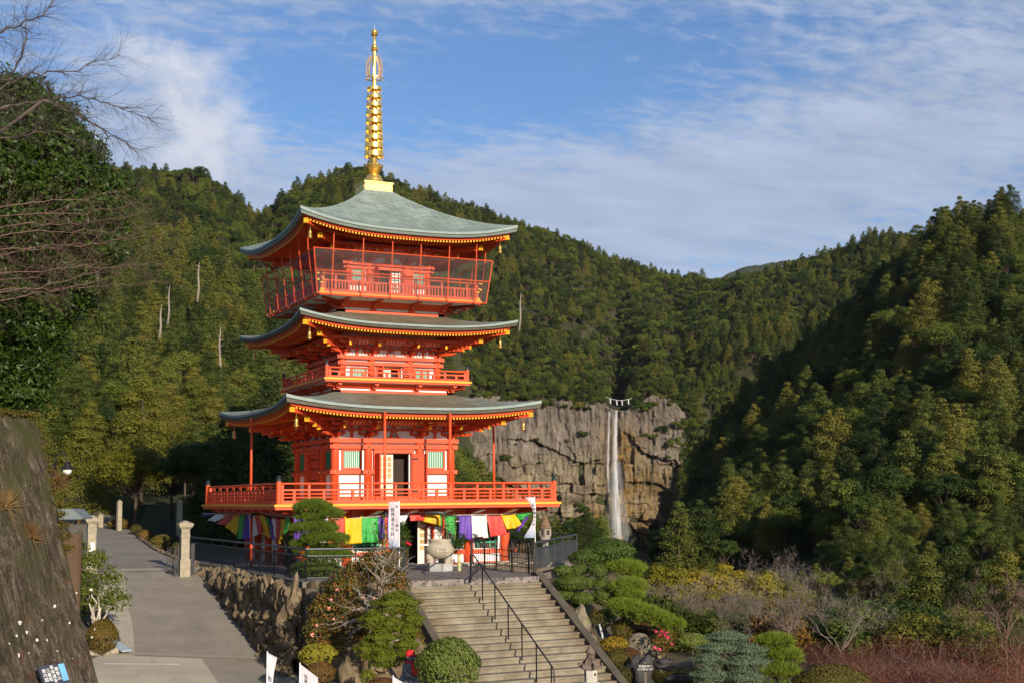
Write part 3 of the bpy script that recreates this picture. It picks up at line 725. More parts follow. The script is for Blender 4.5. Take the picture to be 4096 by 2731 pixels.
# struts under the first gallery
m = MB()
for x in (-4.6, -3.15, -1.70, -0.25, 1.20, 2.65, 4.1):
    m.box2(x-0.13, x+0.13, -5.62, -gh+0.2, -0.30, -0.203, 0)
    m.poly([(x-0.13, -5.62, -0.301), (x+0.13, -5.62, -0.301), (x+0.13, -gh, -0.52), (x-0.13, -gh, -0.52)], 1); m.poly([(x-0.13, -5.62, -0.301), (x-0.13, -gh, -0.52), (x-0.13, -gh, -0.3)], 0); m.poly([(x+0.13, -5.62, -0.301), (x+0.13, -gh, -0.52), (x+0.13, -gh, -0.3)], 0)
m.bar((-gh, -gh, -0.42), (-5.55, -5.55, -0.27), 0.22, 0.13, 0); m.bar((gh, -gh, -0.42), (5.55, -5.55, -0.27), 0.22, 0.13, 0)
four('cantilever_beam', m.mesh('cantilever_beam', [VERM, WHITE]))
# rain pipes
def pipe(pts, r, mat=VERM):
    m = MB(); m.tube(pts, r, 12); o = m.build('rain_pipe', mat, pag, True)
for x, y in ((-1.42, -5.3), (1.36, -5.3), (-5.3, 0.1)): pipe([(x, y, 0.0), (x, y, 3.56)], 0.052)
pipe([(2.72, 5.3, 0), (2.72, 5.3, 3.5)], 0.05); pipe([(5.3, -1.0, 0), (5.3, -1.0, 3.45)], 0.05)
for x, y, dx, dy in ((-1.42, -5.45, 0, 1), (0.92, -5.62, -1, 0.3), (-5.62, -1.3, 1, 0.6)):
    pipe([(x, y, GATE-0.1), (x, y, -0.52)], 0.055)
    m = MB(); m.tube([(x, y, -0.53), (x, y, -0.45), (x+dx*0.04, y+dy*0.04, -0.40), (x+dx*0.1, y+dy*0.1, -0.38), (x+dx*0.7, y+dy*0.7, -0.36)], 0.058, 10); m.build('pipe_elbow', GREYR, pag, True)
# ---------------------------------------------------------------- spire
sp = MB(); sp.lathe((0, 0, 0), [(0.150, 14.0), (0.142, 15.5), (0.118, 17.0), (0.102, 18.6), (0.082, 19.0), (0.078, 20.2), (0.062, 20.5), (0.055, 21.0)], 16)
spire = sp.build('spire', GOLD, pag, True); spire['label'] = 'gilded spire with nine rings'
m = MB(); q = 0.655
m.box2(-q, q, -q, q, 13.50, 13.56, 0); m.box2(-q+0.02, q-0.02, -q+0.02, q-0.02, 13.56, 13.90, 0); m.box2(-q-0.03, q+0.03, -q-0.03, q+0.03, 13.90, 13.965, 0)
for k in range(4):
    R3 = rotz(k*PI/2)
    for x in (-0.31, 0.31): m.box(R3 @ Vector((x, -q+0.014, 13.73)), (0.44, 0.012, 0.20), 0, R3)
m.build('dew_basin', GOLDM, spire)
m = MB(); m.lathe((0, 0, 0), [(0.44, 13.965), (0.44, 14.02), (0.41, 14.06), (0.40, 14.16), (0.34, 14.32), (0.22, 14.43), (0.20, 14.47)], 20); m.lathe((0, 0, 0), [(0.20, 14.47), (0.27, 14.52), (0.30, 14.58), (0.22, 14.62), (0.15, 14.70)], 20); m.build('inverted_bowl', GOLD, spire, 'auto')
m = MB()
for ring, (nn, r0, z0, ln) in enumerate(((8, 0.20, 14.56, 0.30), (8, 0.16, 14.58, 0.24))):
    for j in range(nn):
        a = 2*PI*(j+0.5*ring)/nn; d = Vector((math.cos(a), math.sin(a), 0)); sd = Vector((-d.y, d.x, 0))
        pts = [(0.0, 0, 0.05), (0.09, 0.06, 0.11), (0.17, 0.16, 0.10), (0.22, 0.26, 0.06), (0.20, 0.34, 0.005)]
        L = [d*(r0+p*1.0)+Vector((0, 0, z0+z))-sd*w for p, z, w in pts]; Rr = [d*(r0+p*1.0)+Vector((0, 0, z0+z))+sd*w for p, z, w in pts]
        for e in range(4): m.poly([L[e], Rr[e], Rr[e+1], L[e+1]])
m.build('lotus_petals', GOLD, spire)
for j in range(9):
    z = 18.33-j*(18.33-15.335)/8; r = 0.325+j*(0.425-0.325)/8; m = MB(); h = 0.068+0.006*j
    for zz, rr in ((-h, r), (h, r)): pass
    m.lathe((0, 0, z), [(r, -h), (r, h), (r-0.022, h), (r-0.022, -h), (r, -h)], 32, cap=False)
    for k in range(8):
        a = 2*PI*k/8; m.bar((0.06*math.cos(a), 0.06*math.sin(a), z-0.02), ((r-0.01)*math.cos(a), (r-0.01)*math.sin(a), z-0.02), 0.025, 0.03)
        m.lathe((r*math.cos(a), r*math.sin(a), z-h-0.10), [(0.022, 0), (0.012, 0.06), (0.004, 0.10)], 6)
    m.lathe((0, 0, z), [(0.17-0.006*(8-j), -0.03), (0.17-0.006*(8-j), 0.03)], 14)
    m.build('ring', GOLD, spire, 'auto')
m = MB(); m.lathe((0, 0, 18.83), [(0.385, -0.02), (0.385, 0.02), (0.355, 0.02), (0.355, -0.02), (0.385, -0.02)], 28, cap=False)
rg = random.Random(5)
for k in range(4):
    a = PI/4+k*PI/2+0.35; d = Vector((math.cos(a), math.sin(a), 0))
    m.bar(Vector((0, 0, 18.83)), d*0.37+Vector((0, 0, 18.83)), 0.03, 0.03)
    m.lathe(d*0.37+Vector((0, 0, 18.70)), [(0.03, 0), (0.015, 0.07), (0.004, 0.11)], 6)
    def fl(r, z): return d*r+Vector((0, 0, z))
    m.tube([fl(0.10, 18.88), fl(0.34, 18.92), fl(0.365, 19.25), fl(0.30, 19.6), fl(0.16, 19.84), fl(0.09, 19.88)], 0.014, 5)
    m.tube([fl(0.10, 18.95), fl(0.22, 19.0), fl(0.24, 19.3), fl(0.14, 19.6), fl(0.10, 19.75)], 0.014, 5)
    for e in range(12):
        f = e/11; r = 0.15+0.20*math.sin(PI*(0.25+0.7*f)); z = 18.92+0.9*f
        m.tube([fl(r*0.45, z-0.04), fl(r*0.75, z+0.02), fl(r*1.02, z+0.07), fl(r*1.10, z+0.14)], 0.012, 4)
        cx, cz = r*0.7, z-0.02
        m.tube([fl(cx+0.05*math.cos(q*PI/3), cz+0.05*math.sin(q*PI/3)) for q in range(6)], 0.011, 4)
m.build('water_flame', GOLD, spire)
for z0, z1 in ((20.05, 20.41), (20.79, 21.11)):
    m = MB(); h = z1-z0; m.lathe((0, 0, z0), [(0.06, 0), (0.13, 0.10*h), (0.155, 0.2*h), (0.135, 0.30*h), (0.10, 0.36*h), (0.135, 0.50*h), (0.142, 0.68*h), (0.11, 0.88*h), (0.03, h)], 18)
    for k in range(8):
        a = 2*PI*k/8; d = Vector((math.cos(a), math.sin(a), 0)); sd = Vector((-d.y, d.x, 0))
        m.poly([d*0.13-sd*0.06+Vector((0, 0, z0+0.2*h)), d*0.13+sd*0.06+Vector((0, 0, z0+0.2*h)), d*0.165+Vector((0, 0, z0+0.52*h))])
    m.build('jewel', GOLD, spire, 'auto')
m = MB(); m.lathe((0, 0, 0), [(0.012, 21.0), (0.004, 21.30)], 6); m.build('lightning_rod', simple('pale_metal', (0.6, 0.58, 0.52), 0.4, 0.8), spire)
# ---------------------------------------------------------------- wind bells (hang from the corners)
m = MB(); m.lathe((0, 0, 0), [(0.062, -0.40), (0.095, -0.42), (0.085, -0.36), (0.066, -0.34), (0.062, -0.16), (0.05, -0.12), (0.03, -0.10), (0.018, -0.08)], 14)
bell = m.mesh('wind_bell', GOLD, True)
m = MB(); m.tube([(0.03*math.cos(a), 0, -0.05+0.03*math.sin(a)) for a in lin(0, 2*PI, 8)], 0.008, 5); m.tube([(0, 0, -0.01), (0, 0, 0.10)], 0.008, 5); hook = m.mesh('hook', GOLD)
m = MB(); m.lathe((0, 0, 0), [(0.005, -0.47), (0.05, -0.45), (0.03, -0.42), (0.006, -0.40), (0.006, -0.2)], 8); clap = m.mesh('clapper', GOLD)
NAMES = {(-1, -1): 'near left', (1, -1): 'right', (-1, 1): 'far left'}
for i, R in enumerate(ST):
    for (sx, sy), nm_ in NAMES.items():
        d = R['s']-0.58; z = R['zt']-R['rt']-0.44
        o = link('wind_bell', bell, None, (sx*d, sy*d, z), 0.3)
        tag(o, 'golden wind bell hanging from the %s corner of the %s roof' % (nm_, ('lowest', 'middle', 'top')[i]), 'wind bell', 'wind bells under the roof corners')
        link('hook', hook, o); link('clapper', clap, o)
# ================================================================ GROUND, ROAD, TERRACE
def smooth(a, b, x):
    t = max(0.0, min(1.0, (x-a)/(b-a))); return t*t*(3-2*t)
def lerp(a, b, t): return a+(b-a)*t
def zroad(y):
    if y > 1: return -2.6+0.036*(y-1)
    return max(-5.7, -2.6+0.2*(y-1)) if y > -13 else max(-5.75, -5.4-0.05*(-13-y))
def near_ground(x, y):
    zl = zroad(y)
    if x < -11.5: zl += 0.10*min(6, -11.5-x)*smooth(-11, -8, y)
    s_ = (x-2.6)*0.79-(y+10.2)*0.615
    zg_ = -2.9-3.05*smooth(0.3, 4.6, s_)-0.40*max(0, s_-15)
    zf = -5.75
    front = smooth(-18.0, -20.5, y)
    zc = lerp(zl if y < -10 else -2.7, zf, front)
    z = zl if x < -6.3 else (zc if x < 1.3 else lerp(zg_, min(zf, zg_), front))
    if y > 9 and x > -6.3: z = lerp(-2.7, zroad(y)-0.2, 1-smooth(-7, 3, x)) - 0.25*max(0, x-3)
    return max(z-(0.35*max(0, math.hypot(x-CAM.x, y-CAM.y)-63) if x > 0 else 0), -19)
GROUND = simple('leaf_littered_soil', (0.085, 0.065, 0.038), 0.95, 0, 0.45, 1.5, 0.4, 18)
def asphalt(name, col, scale=90):
    m, t = newmat(name); N = NT(t); v = N.coord()
    f = N.noise(v, 0.7, 5, 0.6); g = N.noise(v, scale*0.5, 3, 0.7)
    c = N.mix(1.0, N.ramp(f, [(0.3, tuple(x*0.82 for x in col)), (0.7, tuple(x*1.12 for x in col))]), N.ramp(g, [(0.35, (0.75, 0.75, 0.75)), (0.68, (1.3, 1.3, 1.3))]), 'MULTIPLY')
    c = N.mix(N.math('MULTIPLY', N.rng(N.noise(v, 2.3, 6, 0.7, 0.6), 0.56, 0.64), 0.3), c, tuple(x*0.55 for x in col))
    N.pbr(c, 0.9, 0, N.bump(g, 0.4, 0.01), 0.2); return m
ASPH = asphalt('worn_road', (0.25, 0.222, 0.182)); CONC = asphalt('pale_concrete', (0.38, 0.34, 0.275)); CONCD = asphalt('aged_concrete', (0.185, 0.165, 0.125), 60)
m = MB(); X0, X1, Y0, Y1, st = -60, 62, -70, 62, 1.0
nx, ny = int((X1-X0)/st), int((Y1-Y0)/st)
m.grid(lambda u, v: (X0+(X1-X0)*u, Y0+(Y1-Y0)*v, near_ground(X0+(X1-X0)*u, Y0+(Y1-Y0)*v)-0.03), nx, ny)
tag(m.build('ground', GROUND, None, True), kind='structure')
ROADP = [(-70, -18, 4), (-26, -15.5, 1.5), (-20, -14.2, -2.9), (-17.0, -13.6, -4.5), (-13, -13.1, -6.7), (-10, -12.6, -6.7), (-7, -12.15, -6.7), (-3, -11.7, -6.7), (1, -11.2, -6.8), (6, -10.9, -7.1), (12, -10.5, -6.9), (20, -9.6, -6.2), (30, -8.6, -4.9), (45, -7.6, -3.5), (62, -7, -2.5)]
def road_at(y, k):
    for a, b in zip(ROADP, ROADP[1:]):
        if a[0] <= y <= b[0]: return lerp(a[k], b[k], (y-a[0])/(b[0]-a[0]))
    return ROADP[-1][k]
def strip(name, mat, fx0, fx1, y0, y1, dz, n=120, kind='structure'):
    m = MB()
    def fp(u, v):
        y = lerp(y0, y1, u); x = lerp(fx0(y), fx1(y), v); return (x, y, zroad(y)+dz)
    m.grid(fp, n, 6); return tag(m.build(name, mat, None, True), kind=kind)
strip('road', ASPH, lambda y: road_at(y, 1), lambda y: road_at(y, 2), -60, 60, 0.0, 160)
strip('path', CONC, lambda y: road_at(y, 1)+0.02, lambda y: road_at(y, 1)+(1.0 if y > -11.5 else 1.0+(-11.5-y)*0.8), -20, 0.8, 0.006, 60)
def on_road(u, v):
    D = 24.0
    while D < 130:
        P = at_D(u, v, D)
        if P.z < zroad(P.y): return P
        D += 0.1
    return P
pa_, pb_ = on_road(262, 1503), on_road(606, 1515)
m = MB()
def slab(u, v):
    a = lerp(pa_.y-0.15, pb_.y-0.15, v) if False else None
    xr = lerp(-17.5, -9.6, v); y1 = lerp(pa_.y, pb_.y, (xr-pa_.x)/(pb_.x-pa_.x))-0.16; y = lerp(y1, -24, u); return (xr, y, zroad(y)+0.012)
m.grid(slab, 30, 6); tag(m.build('pavement', CONC, None, True), kind='structure')
strip('concrete_band', CONC, lambda y: road_at(y, 1)+0.3, lambda y: road_at(y, 2)-0.05, 0.9, 1.9, 0.010, 4)
# iron drain across the road
dm, t = newmat('drain_grating'); N = NT(t); w = N.n('ShaderNodeTexWave', bands_direction='X'); N.l(N.coord(), w.inputs['Vector']); w.inputs['Scale'].default_value = 9.0
N.pbr(N.ramp(w.outputs['Fac'], [(0.35, (0.10, 0.09, 0.07)), (0.6, (0.42, 0.37, 0.28))]), 0.7)
p, q = on_road(262, 1501), on_road(606, 1513)
m = MB(); n = 24
for i in range(n):
    a, b = p.lerp(q, i/n), p.lerp(q, (i+1)/n)
    f = lambda P, d: (P.x, P.y+d, zroad(P.y+d)+0.016)
    m.poly([f(a, -0.13), f(b, -0.13), f(b, 0.13), f(a, 0.13)])
tag(m.build('drain_grate', dm), 'long pale metal drain grate lying across the road', 'drain')
m = MB(); p, q = on_road(241, 1526), on_road(412, 1526)
for i in range(12):
    a, b = p.lerp(q, i/12), p.lerp(q, (i+1)/12)
    m.poly([(a.x, a.y-0.04, zroad(a.y-0.04)+0.018), (b.x, b.y-0.04, zroad(b.y-0.04)+0.018), (b.x, b.y+0.04, zroad(b.y+0.04)+0.018), (a.x, a.y+0.04, zroad(a.y+0.04)+0.018)])
tag(m.build('road_marking', simple('white_road_paint', (0.55, 0.54, 0.52), 0.7)), kind='structure')
# ---- terrace
TZ = -2.5
TP = [(-6.75, -12.25), (-3.62, -12.95), (-3.62, -13.3), (1.22, -13.3), (1.5, -12.3), (2.62, -10.25), (9.15, -1.9), (9.15, 9.5), (-6.75, 9.5)]
m, t = newmat('cobbled_paving'); N = NT(t); v = N.coord()
vo = N.n('ShaderNodeTexVoronoi', feature='F1'); N.l(N.map(v, (1, 1, 1)), vo.inputs['Vector']); vo.inputs['Scale'].default_value = 6.5
ve = N.n('ShaderNodeTexVoronoi', feature='DISTANCE_TO_EDGE'); N.l(v, ve.inputs['Vector']); ve.inputs['Scale'].default_value = 6.5
sp_ = N.n('ShaderNodeSeparateColor'); N.l(vo.outputs['Color'], sp_.inputs[0])
cc = N.ramp(sp_.outputs[0], [(0.0, (0.07, 0.065, 0.07)), (0.5, (0.15, 0.13, 0.12)), (1.0, (0.26, 0.22, 0.19))])
cc = N.mix(N.rng(ve.outputs['Distance'], 0.02, 0.06, 1, 0), cc, (0.36, 0.32, 0.26)); N.pbr(cc, 0.85, 0, N.bump(N.rng(ve.outputs['Distance'], 0.0, 0.1), 0.6, 0.03), 0.2); COBB = m
m = MB(); m.prism(TP, lambda a, b, d: (a, b, d), TZ, -8.0, 0); tag(m.build('terrace', COBB), kind='structure')
SAND = simple('pale_gravel', (0.34, 0.27, 0.17), 0.95, 0, 0.25, 12, 0.3, 80)
m = MB(); pp = [at_z(u/GS, v/GS, TZ) for u, v in ((1938, 2262), (2140, 2292), (2230, 2268), (2120, 2215), (2040, 2215))]
m.poly([(a.x, a.y, TZ+0.006) for a in pp]); tag(m.build('gravel', SAND), kind='structure')
m = MB(); m.box2(-5.3, 5.3, -5.35, 5.3, TZ-0.02, TZ+0.05); tag(m.build('pavement', CONC), kind='structure')
# ---- stairs
m = MB(); NS = 18; RISE, RUN, YS, SX0, SX1 = 0.179, 0.329, -13.12, -3.62, 1.22
for i in range(NS+1):
    z1 = TZ-0.012-RISE*i; y1 = YS-RUN*i
    m.box2(SX0, SX1, y1-0.04, y1+RUN+0.05, z1-0.06, z1-(0 if i else 0.0), 0)
    m.box2(SX0+0.004, SX1-0.004, y1, y1+RUN+0.3, z1-RISE-0.05, z1-0.058, 0)
stair = empty('staircase', (0, 0, 0)); tag(stair, 'wide weathered concrete staircase climbing to the pagoda terrace', 'staircase')
mt, t = newmat('weathered_step_concrete'); N = NT(t); v = N.coord()
c = N.ramp(N.noise(v, 1.3, 7, 0.65, 0.4), [(0.28, (0.115, 0.095, 0.064)), (0.5, (0.205, 0.175, 0.125)), (0.72, (0.29, 0.255, 0.195))])
sx = N.n('ShaderNodeSeparateXYZ'); N.l(v, sx.inputs[0])
edge = N.math('MAXIMUM', N.rng(sx.outputs[0], 0.55, 1.22), N.rng(sx.outputs[0], -2.7, -3.6))     # brown run-off stains by the side walls
c = N.mix(N.math('MULTIPLY', N.math('MULTIPLY', edge, N.rng(N.noise(v, 3.0, 5, 0.7), 0.38, 0.62)), 0.85), c, (0.085, 0.045, 0.018))
c = N.mix(N.rng(N.noise(N.map(v, (9, 9, 2)), 3.0, 5, 0.7), 0.60, 0.72, 0, 0.55), c, (0.10, 0.085, 0.055))
N.pbr(c, 0.9, 0, N.bump(N.noise(v, 25, 5, 0.7), 0.35, 0.015), 0.2); STEPC = mt
m.build('steps', STEPC, stair)
SIDEC = simple('dark_stained_concrete', (0.085, 0.070, 0.052), 0.9, 0, 0.35, 2.0, 0.3, 30)
for x0, x1 in ((SX0-0.26, SX0-0.002), (SX1+0.002, SX1+0.28)):
    m = MB(); sl_ = RISE/RUN; ye = YS-RUN*NS-0.4
    m.prism([(YS+0.45, TZ+0.12), (YS+0.1, TZ+0.12), (ye, TZ+0.12-sl_*(YS+0.1-ye)), (ye, -7.5), (YS+0.45, -7.5)], lambda a, b, d: (d, a, b), x0, x1, 0); m.build('side_wall', SIDEC, stair)
hr = empty('handrail', (0, 0, 0)); tag(hr, 'thin black handrail running down the middle of the stairs', 'handrail')
hx = -1.38; m = MB(); ysl = YS+0.10
def stepz(y): return TZ-RISE*max(0, math.floor((YS-y)/RUN+1e-6)) if y < YS else TZ
yb = YS-RUN*NS-0.2; top = [(hx, YS-0.25, TZ+0.0+0.80), (hx, YS-0.55, TZ+0.78), (hx, yb, TZ+0.80-RISE/RUN*(YS-0.50-yb)), (hx, yb-0.05, TZ+0.55-RISE/RUN*(YS-0.5-yb)), (hx, yb-0.05, -6)]
m.tube(top, 0.024, 8); m.build('rail', BLACKM, hr)
for j in range(7):
    y = YS-0.25-j*3*RUN*0.97; m = MB(); zt_ = TZ+0.80-RISE/RUN*max(0, YS-0.50-y)
    m.tube([(hx, y, zt_), (hx, y, stepz(y)-0.1)], 0.02, 6); m.build('post', BLACKM, hr)
# ---- railings
def railing(name, pts, label, mat, h=1.02, gap=0.13, zf=None, tiny=0.011, lower=0.80):
    r = empty(name, (0, 0, 0)); tag(r, label, 'railing'); pts = [Vector(p) for p in pts]
    m = MB(); m.tube([p+Vector((0, 0, h)) for p in pts], 0.036, 8); m.build('top_rail', mat, r)
    m = MB(); m.tube([p+Vector((0, 0, lower)) for p in pts], 0.024, 6); m.tube([p+Vector((0, 0, 0.10)) for p in pts], 0.018, 6); m.build('lower_rail', mat, r)
    mp, mb_ = MB(), MB()
    for a, b in zip(pts, pts[1:]):
        L = (b-a).length; k = max(1, round(L/gap)); big = max(1, round(L/1.9))
        for i in range(k+1): p = a.lerp(b, i/k); mb_.tube([p+Vector((0, 0, 0.10)), p+Vector((0, 0, lower))], tiny, 4, cap=False)
        for i in range(big+1):
            p = a.lerp(b, i/big); mp = MB(); mp.tube([p-Vector((0, 0, 0.1)), p+Vector((0, 0, h))], 0.026, 6); mp.build('post', mat, r)
    mb_.build('balusters', mat, r); return r
BLKR = simple('black_rail_paint', (0.018, 0.020, 0.024), 0.4, 0.2, 0.2, 6)
railing('iron_railing', [(-6.62, 5.0, TZ+0.05), (-6.62, -12.1, TZ+0.05), (-3.5, -12.75, TZ+0.03)], 'long dark iron railing on the coping above the boulder wall', simple('dark_slate_rail_paint', (0.040, 0.046, 0.054), 0.4, 0.3, 0.15, 6))
railing('iron_railing', [(2.68, -10.2, TZ), (8.9, -1.95, TZ)], 'grey iron railing right of the stairs beside the stone lantern', GREYR)
railing('iron_railing', [(8.9, -1.8, TZ), (4.9, 3.2, TZ), (4.9, 9, TZ)], 'black iron railing at the back of the terrace behind the stone lantern', BLKR)
a, b = at_z(1886/GS, 2318/GS, TZ), at_z(1938/GS, 2268/GS, TZ)
r = empty('arched_rail', (0, 0, 0)); tag(r, 'black arched guard rail at the head of the stairs', 'guard rail')
m = MB(); hh = 1.30; m.tube([a, a+Vector((0, 0, hh-0.15)), a.lerp(b, 0.08)+Vector((0, 0, hh-0.02)), a.lerp(b, 0.25)+Vector((0, 0, hh+0.02)), a.lerp(b, 0.8)+Vector((0, 0, hh-0.1)), a.lerp(b, 0.95)+Vector((0, 0, hh-0.2)), b+Vector((0, 0, hh-0.4)), b], 0.03, 8); m.build('frame', BLKR, r)
m = MB()
for i in range(1, 6): p = a.lerp(b, i/6); m.tube([p+Vector((0, 0, 0.1)), p+Vector((0, 0, hh-0.05))], 0.012, 5)
m.bar(a+Vector((0, 0, 0.12)), b+Vector((0, 0, 0.12)), 0.03, 0.03); m.build('bars', BLKR, r)
# ---- bamboo fence
BAM = simple('dry_bamboo', (0.16, 0.11, 0.055), 0.6, 0, 0.3, 8); BAMD = simple('charred_post', (0.035, 0.030, 0.026), 0.8, 0, 0.3, 12, 0.2)
a, b = at_z(1940/GS, 2269/GS, TZ), at_z(2139/GS, 2296/GS, TZ); r = empty('bamboo_fence', a); tag(r, 'low dark bamboo lattice fence between the stairs and the right railing', 'fence')
m = MB(); d = b-a; n = 19; rg = random.Random(3)
for i in range(n+1):
    p = d*(i/n); h = rg.uniform(0.84, 1.05); m.tube([p, p+Vector((rg.uniform(-.02, .02), 0, h))], 0.014, 5)
for z in (0.22, 0.55, 0.78): m.tube([Vector((0, 0, z)), d*0.5+Vector((0, 0, z-0.03)), d+Vector((0, 0, z))], 0.016, 5)
m.build('bamboo_lattice', BAM, r)
for f in (0, 0.26, 0.58, 0.9, 1.0): m = MB(); m.tube([d*f+Vector((0, 0.03, -0.05)), d*f+Vector((0, 0.03, 1.08))], 0.045, 8); m.build('post', BAMD, r)
# ---- boulder retaining wall
mt, t = newmat('rough_boulder_stone'); N = NT(t); v = N.coord()
c = N.ramp(N.noise(N.map(v, (1, 1, 0.5)), 1.7, 7, 0.68, 0.6), [(0.25, (0.045, 0.034, 0.023)), (0.46, (0.14, 0.102, 0.062)), (0.62, (0.25, 0.19, 0.118)), (0.8, (0.38, 0.32, 0.23))])
c = N.mix(N.rng(N.noise(v, 5.0, 6, 0.7), 0.60, 0.75, 0, 0.6), c, (0.30, 0.28, 0.22))
N.pbr(c, 0.9, 0, N.bump(N.noise(N.map(v, (1, 1, 0.35)), 7, 8, 0.75), 0.9, 0.08), 0.2); BOUL = mt
rw = empty('boulder_wall', (0, 0, 0)); tag(rw, 'rough wall of upright brown boulders holding up the terrace beside the road', 'stone wall')
m = MB(); rg = random.Random(11)
def wall_stones(p0, p1, nrm, base, top):
    p0, p1, nrm = Vector(p0), Vector(p1), Vector(nrm); L = (p1-p0).length; d = (p1-p0)/L; ang = math.atan2(d.y, d.x); s = 0.0
    while s < L:
        w = rg.uniform(0.30, 0.56); P = p0+d*(s+w/2); zb, zt = base(P), top; H = zt-zb; z = zt
        while z > zb-0.2:
            h = min(rg.uniform(0.65, 1.15), max(0.35, z-zb+0.25)) if z == zt else rg.uniform(0.35, 0.75)
            ww = w*rg.uniform(0.85, 1.25); zc = z-h/2; out = 0.10+0.16*(zt-zc)
            m.blob(P+nrm*(out+rg.uniform(-.10, .10))+d*rg.uniform(-.08, .08)+Vector((0, 0, zc)), (ww*0.60, rg.uniform(0.20, 0.30), h*0.56), 0, 14, 11, rg.random()*1e6, 0.30, None, rotz(ang) @ rot('Y', rg.uniform(-0.35, 0.35)) @ rot('X', rg.uniform(-0.2, 0.2)))
            z -= h*0.9
        s += w*0.80
wall_stones((-6.98, 4.4, 0), (-6.98, -12.4, 0), (-1, 0, 0), lambda P: zroad(P.y), TZ-0.10)
wall_stones((-6.9, -12.5, 0), (-4.0, -13.1, 0), (0.2, -1, 0), lambda P: -5.6, TZ-0.10)
from mathutils import noise as mnoise
for i_, q_ in enumerate(m.v):
    P_ = Vector(q_); n_ = mnoise.noise(Vector((P_.x*2.6, P_.y*2.6, P_.z*1.3)))*0.06+abs(mnoise.noise(Vector((P_.x*6, P_.y*6, P_.z*2.4))))*0.05-0.02; m.v[i_] = (P_.x-n_*0.9, P_.y-n_*0.5, P_.z+0.3*n_)
m.build('boulders', BOUL, rw, 'auto')
m = MB(); m.box2(-7.0, -6.4, -12.5, 4.9, -6.2, TZ-0.13); m.box2(-6.9, -3.9, -12.95, -12.35, -6.2, TZ-0.13); m.build('core', SIDEC, rw)
m = MB(); m.box2(-6.86, -6.5, -12.35, 5.2, TZ-0.13, TZ+0.06); m.bar((-6.86, -12.42, TZ-0.03), (-3.88, -13.02, TZ-0.03), 0.36, 0.18); m.build('coping', simple('coping_concrete', (0.16, 0.145, 0.115), 0.9, 0, 0.25, 2, 0.2, 25), rw)
# ---- gate pillars
GRAN = simple('weathered_granite', (0.30, 0.26, 0.19), 0.85, 0, 0.28, 5.0, 0.25, 50)
def pillar(p, label, h=2.15, w=0.36):
    r = empty('gate_pillar', p); tag(r, label, 'gate pillar', 'stone gate pillars on the road')
    m = MB(); m.box((0, 0, h*0.13), (w*1.12, w*1.12, h*0.26+0.2)); m.box((0, 0, h*0.55), (w*0.92, w*0.92, h*0.62)); m.box((0, 0, h*0.74), (w*1.02, w*1.02, 0.05)); m.build('shaft', GRAN, r)
    m = MB(); w2 = w/2
    for z0, z1, a_, b_ in ((h*0.86, h*0.905, 0.95, 1.4), (h*0.905, h*0.95, 1.45, 1.62), (h*0.95, h*0.97, 1.62, 1.55), (h*0.97, h*1.02, 1.5, 0.3)):
        m.lathe((0, 0, 0), [(w2*a_*1.414, z0), (w2*b_*1.414, z1)], 4, 0, PI/4)
    m.build('cap', GRAN, r); return r
pr = at_z(423, 1308, -2.58); pillar((pr.x, pr.y, zroad(pr.y)), 'weathered granite gate pillar standing by the end of the boulder wall')
pl = at_z(208, 1309, -2.58); q = pillar((pl.x, pl.y, zroad(pl.y)), 'weathered granite gate pillar half hidden by the leafy roadside tree')
m = MB(); rg = random.Random(2)
for i in range(7): m.box((0.0+rg.uniform(-.05, .08), -0.205, 0.72+i*0.06), (0.16, 0.01, 0.05), 0, rot('Y', rg.uniform(-.2, .2)))
m.build('paper_slips', WHITE, q)
gt = empty('folding_gate', (pr.x, pr.y, zroad(pr.y))); tag(gt, 'black folding gate leaf pushed open against the right granite pillar', 'gate')
m = MB(); m.box((0.34, 0.12, 0.65), (0.16, 0.10, 1.25)); m.build('gate_post', BLACKM, gt)
m = MB()
for x in (-0.30, -0.42): m.box((x, 0.1+x, 0.62), (0.05, 0.05, 1.15))
for z in (0.15, 1.1): m.bar((-0.3, -0.2, z), (-0.62, 0.5, z), 0.04, 0.05)
for i in range(5): m.bar((-0.3-0.07*i, -0.2+0.15*i, 0.15), (-0.3-0.07*i, -0.2+0.15*i, 1.1), 0.03, 0.03)
m.build('gate_leaf', BLACKM, gt)
# ---- street lamp behind the wall
lp = at_D(119, 1190, 52); r = empty('street_lamp', (lp.x, lp.y, -3.2)); tag(r, 'black swan neck street lamp with a white globe behind the dark wall', 'street lamp')
k = pxm(52); zt_ = at_D(119, 1050, 52).z+3.2; rt_ = Vector((_R.x, _R.y, 0))
m = MB(); m.tube([(0, 0, 0), (0, 0, zt_-0.2)], 0.055, 10); m.tube([(0, 0, 0), (0, 0, 0.9)], 0.085, 10)
up = Vector((0, 0, 1)); c0 = rt_*(16*k)+up*zt_
m.tube([up*(zt_-0.45)+rt_*(5*k)]+[c0+rt_*(11*k*math.cos(a_))+up*(10*k*math.sin(a_)) for a_ in lin(PI, 0, 8)]+[c0+rt_*(14*k)-up*(8*k), c0+rt_*(14*k)-up*(13*k)], 0.028, 8); m.build('pole', BLACKM, r, True)
hc = c0+rt_*(14*k)-up*(13*k)
m = MB(); m.lathe(hc, [(0.05, 0.06), (0.10, 0), (0.13, -0.10), (0.22, -0.16), (0.24, -0.22), (0.20, -0.23)], 16); m.build('shade', BLACKM, r, 'auto')
m = MB(); m.lathe(hc, [(0.001, -0.42), (0.09, -0.40), (0.15, -0.33), (0.17, -0.26), (0.16, -0.22)], 16); m.build('globe', simple('milk_glass', (0.85, 0.84, 0.80), 0.25, 0, 0.02), r, True)
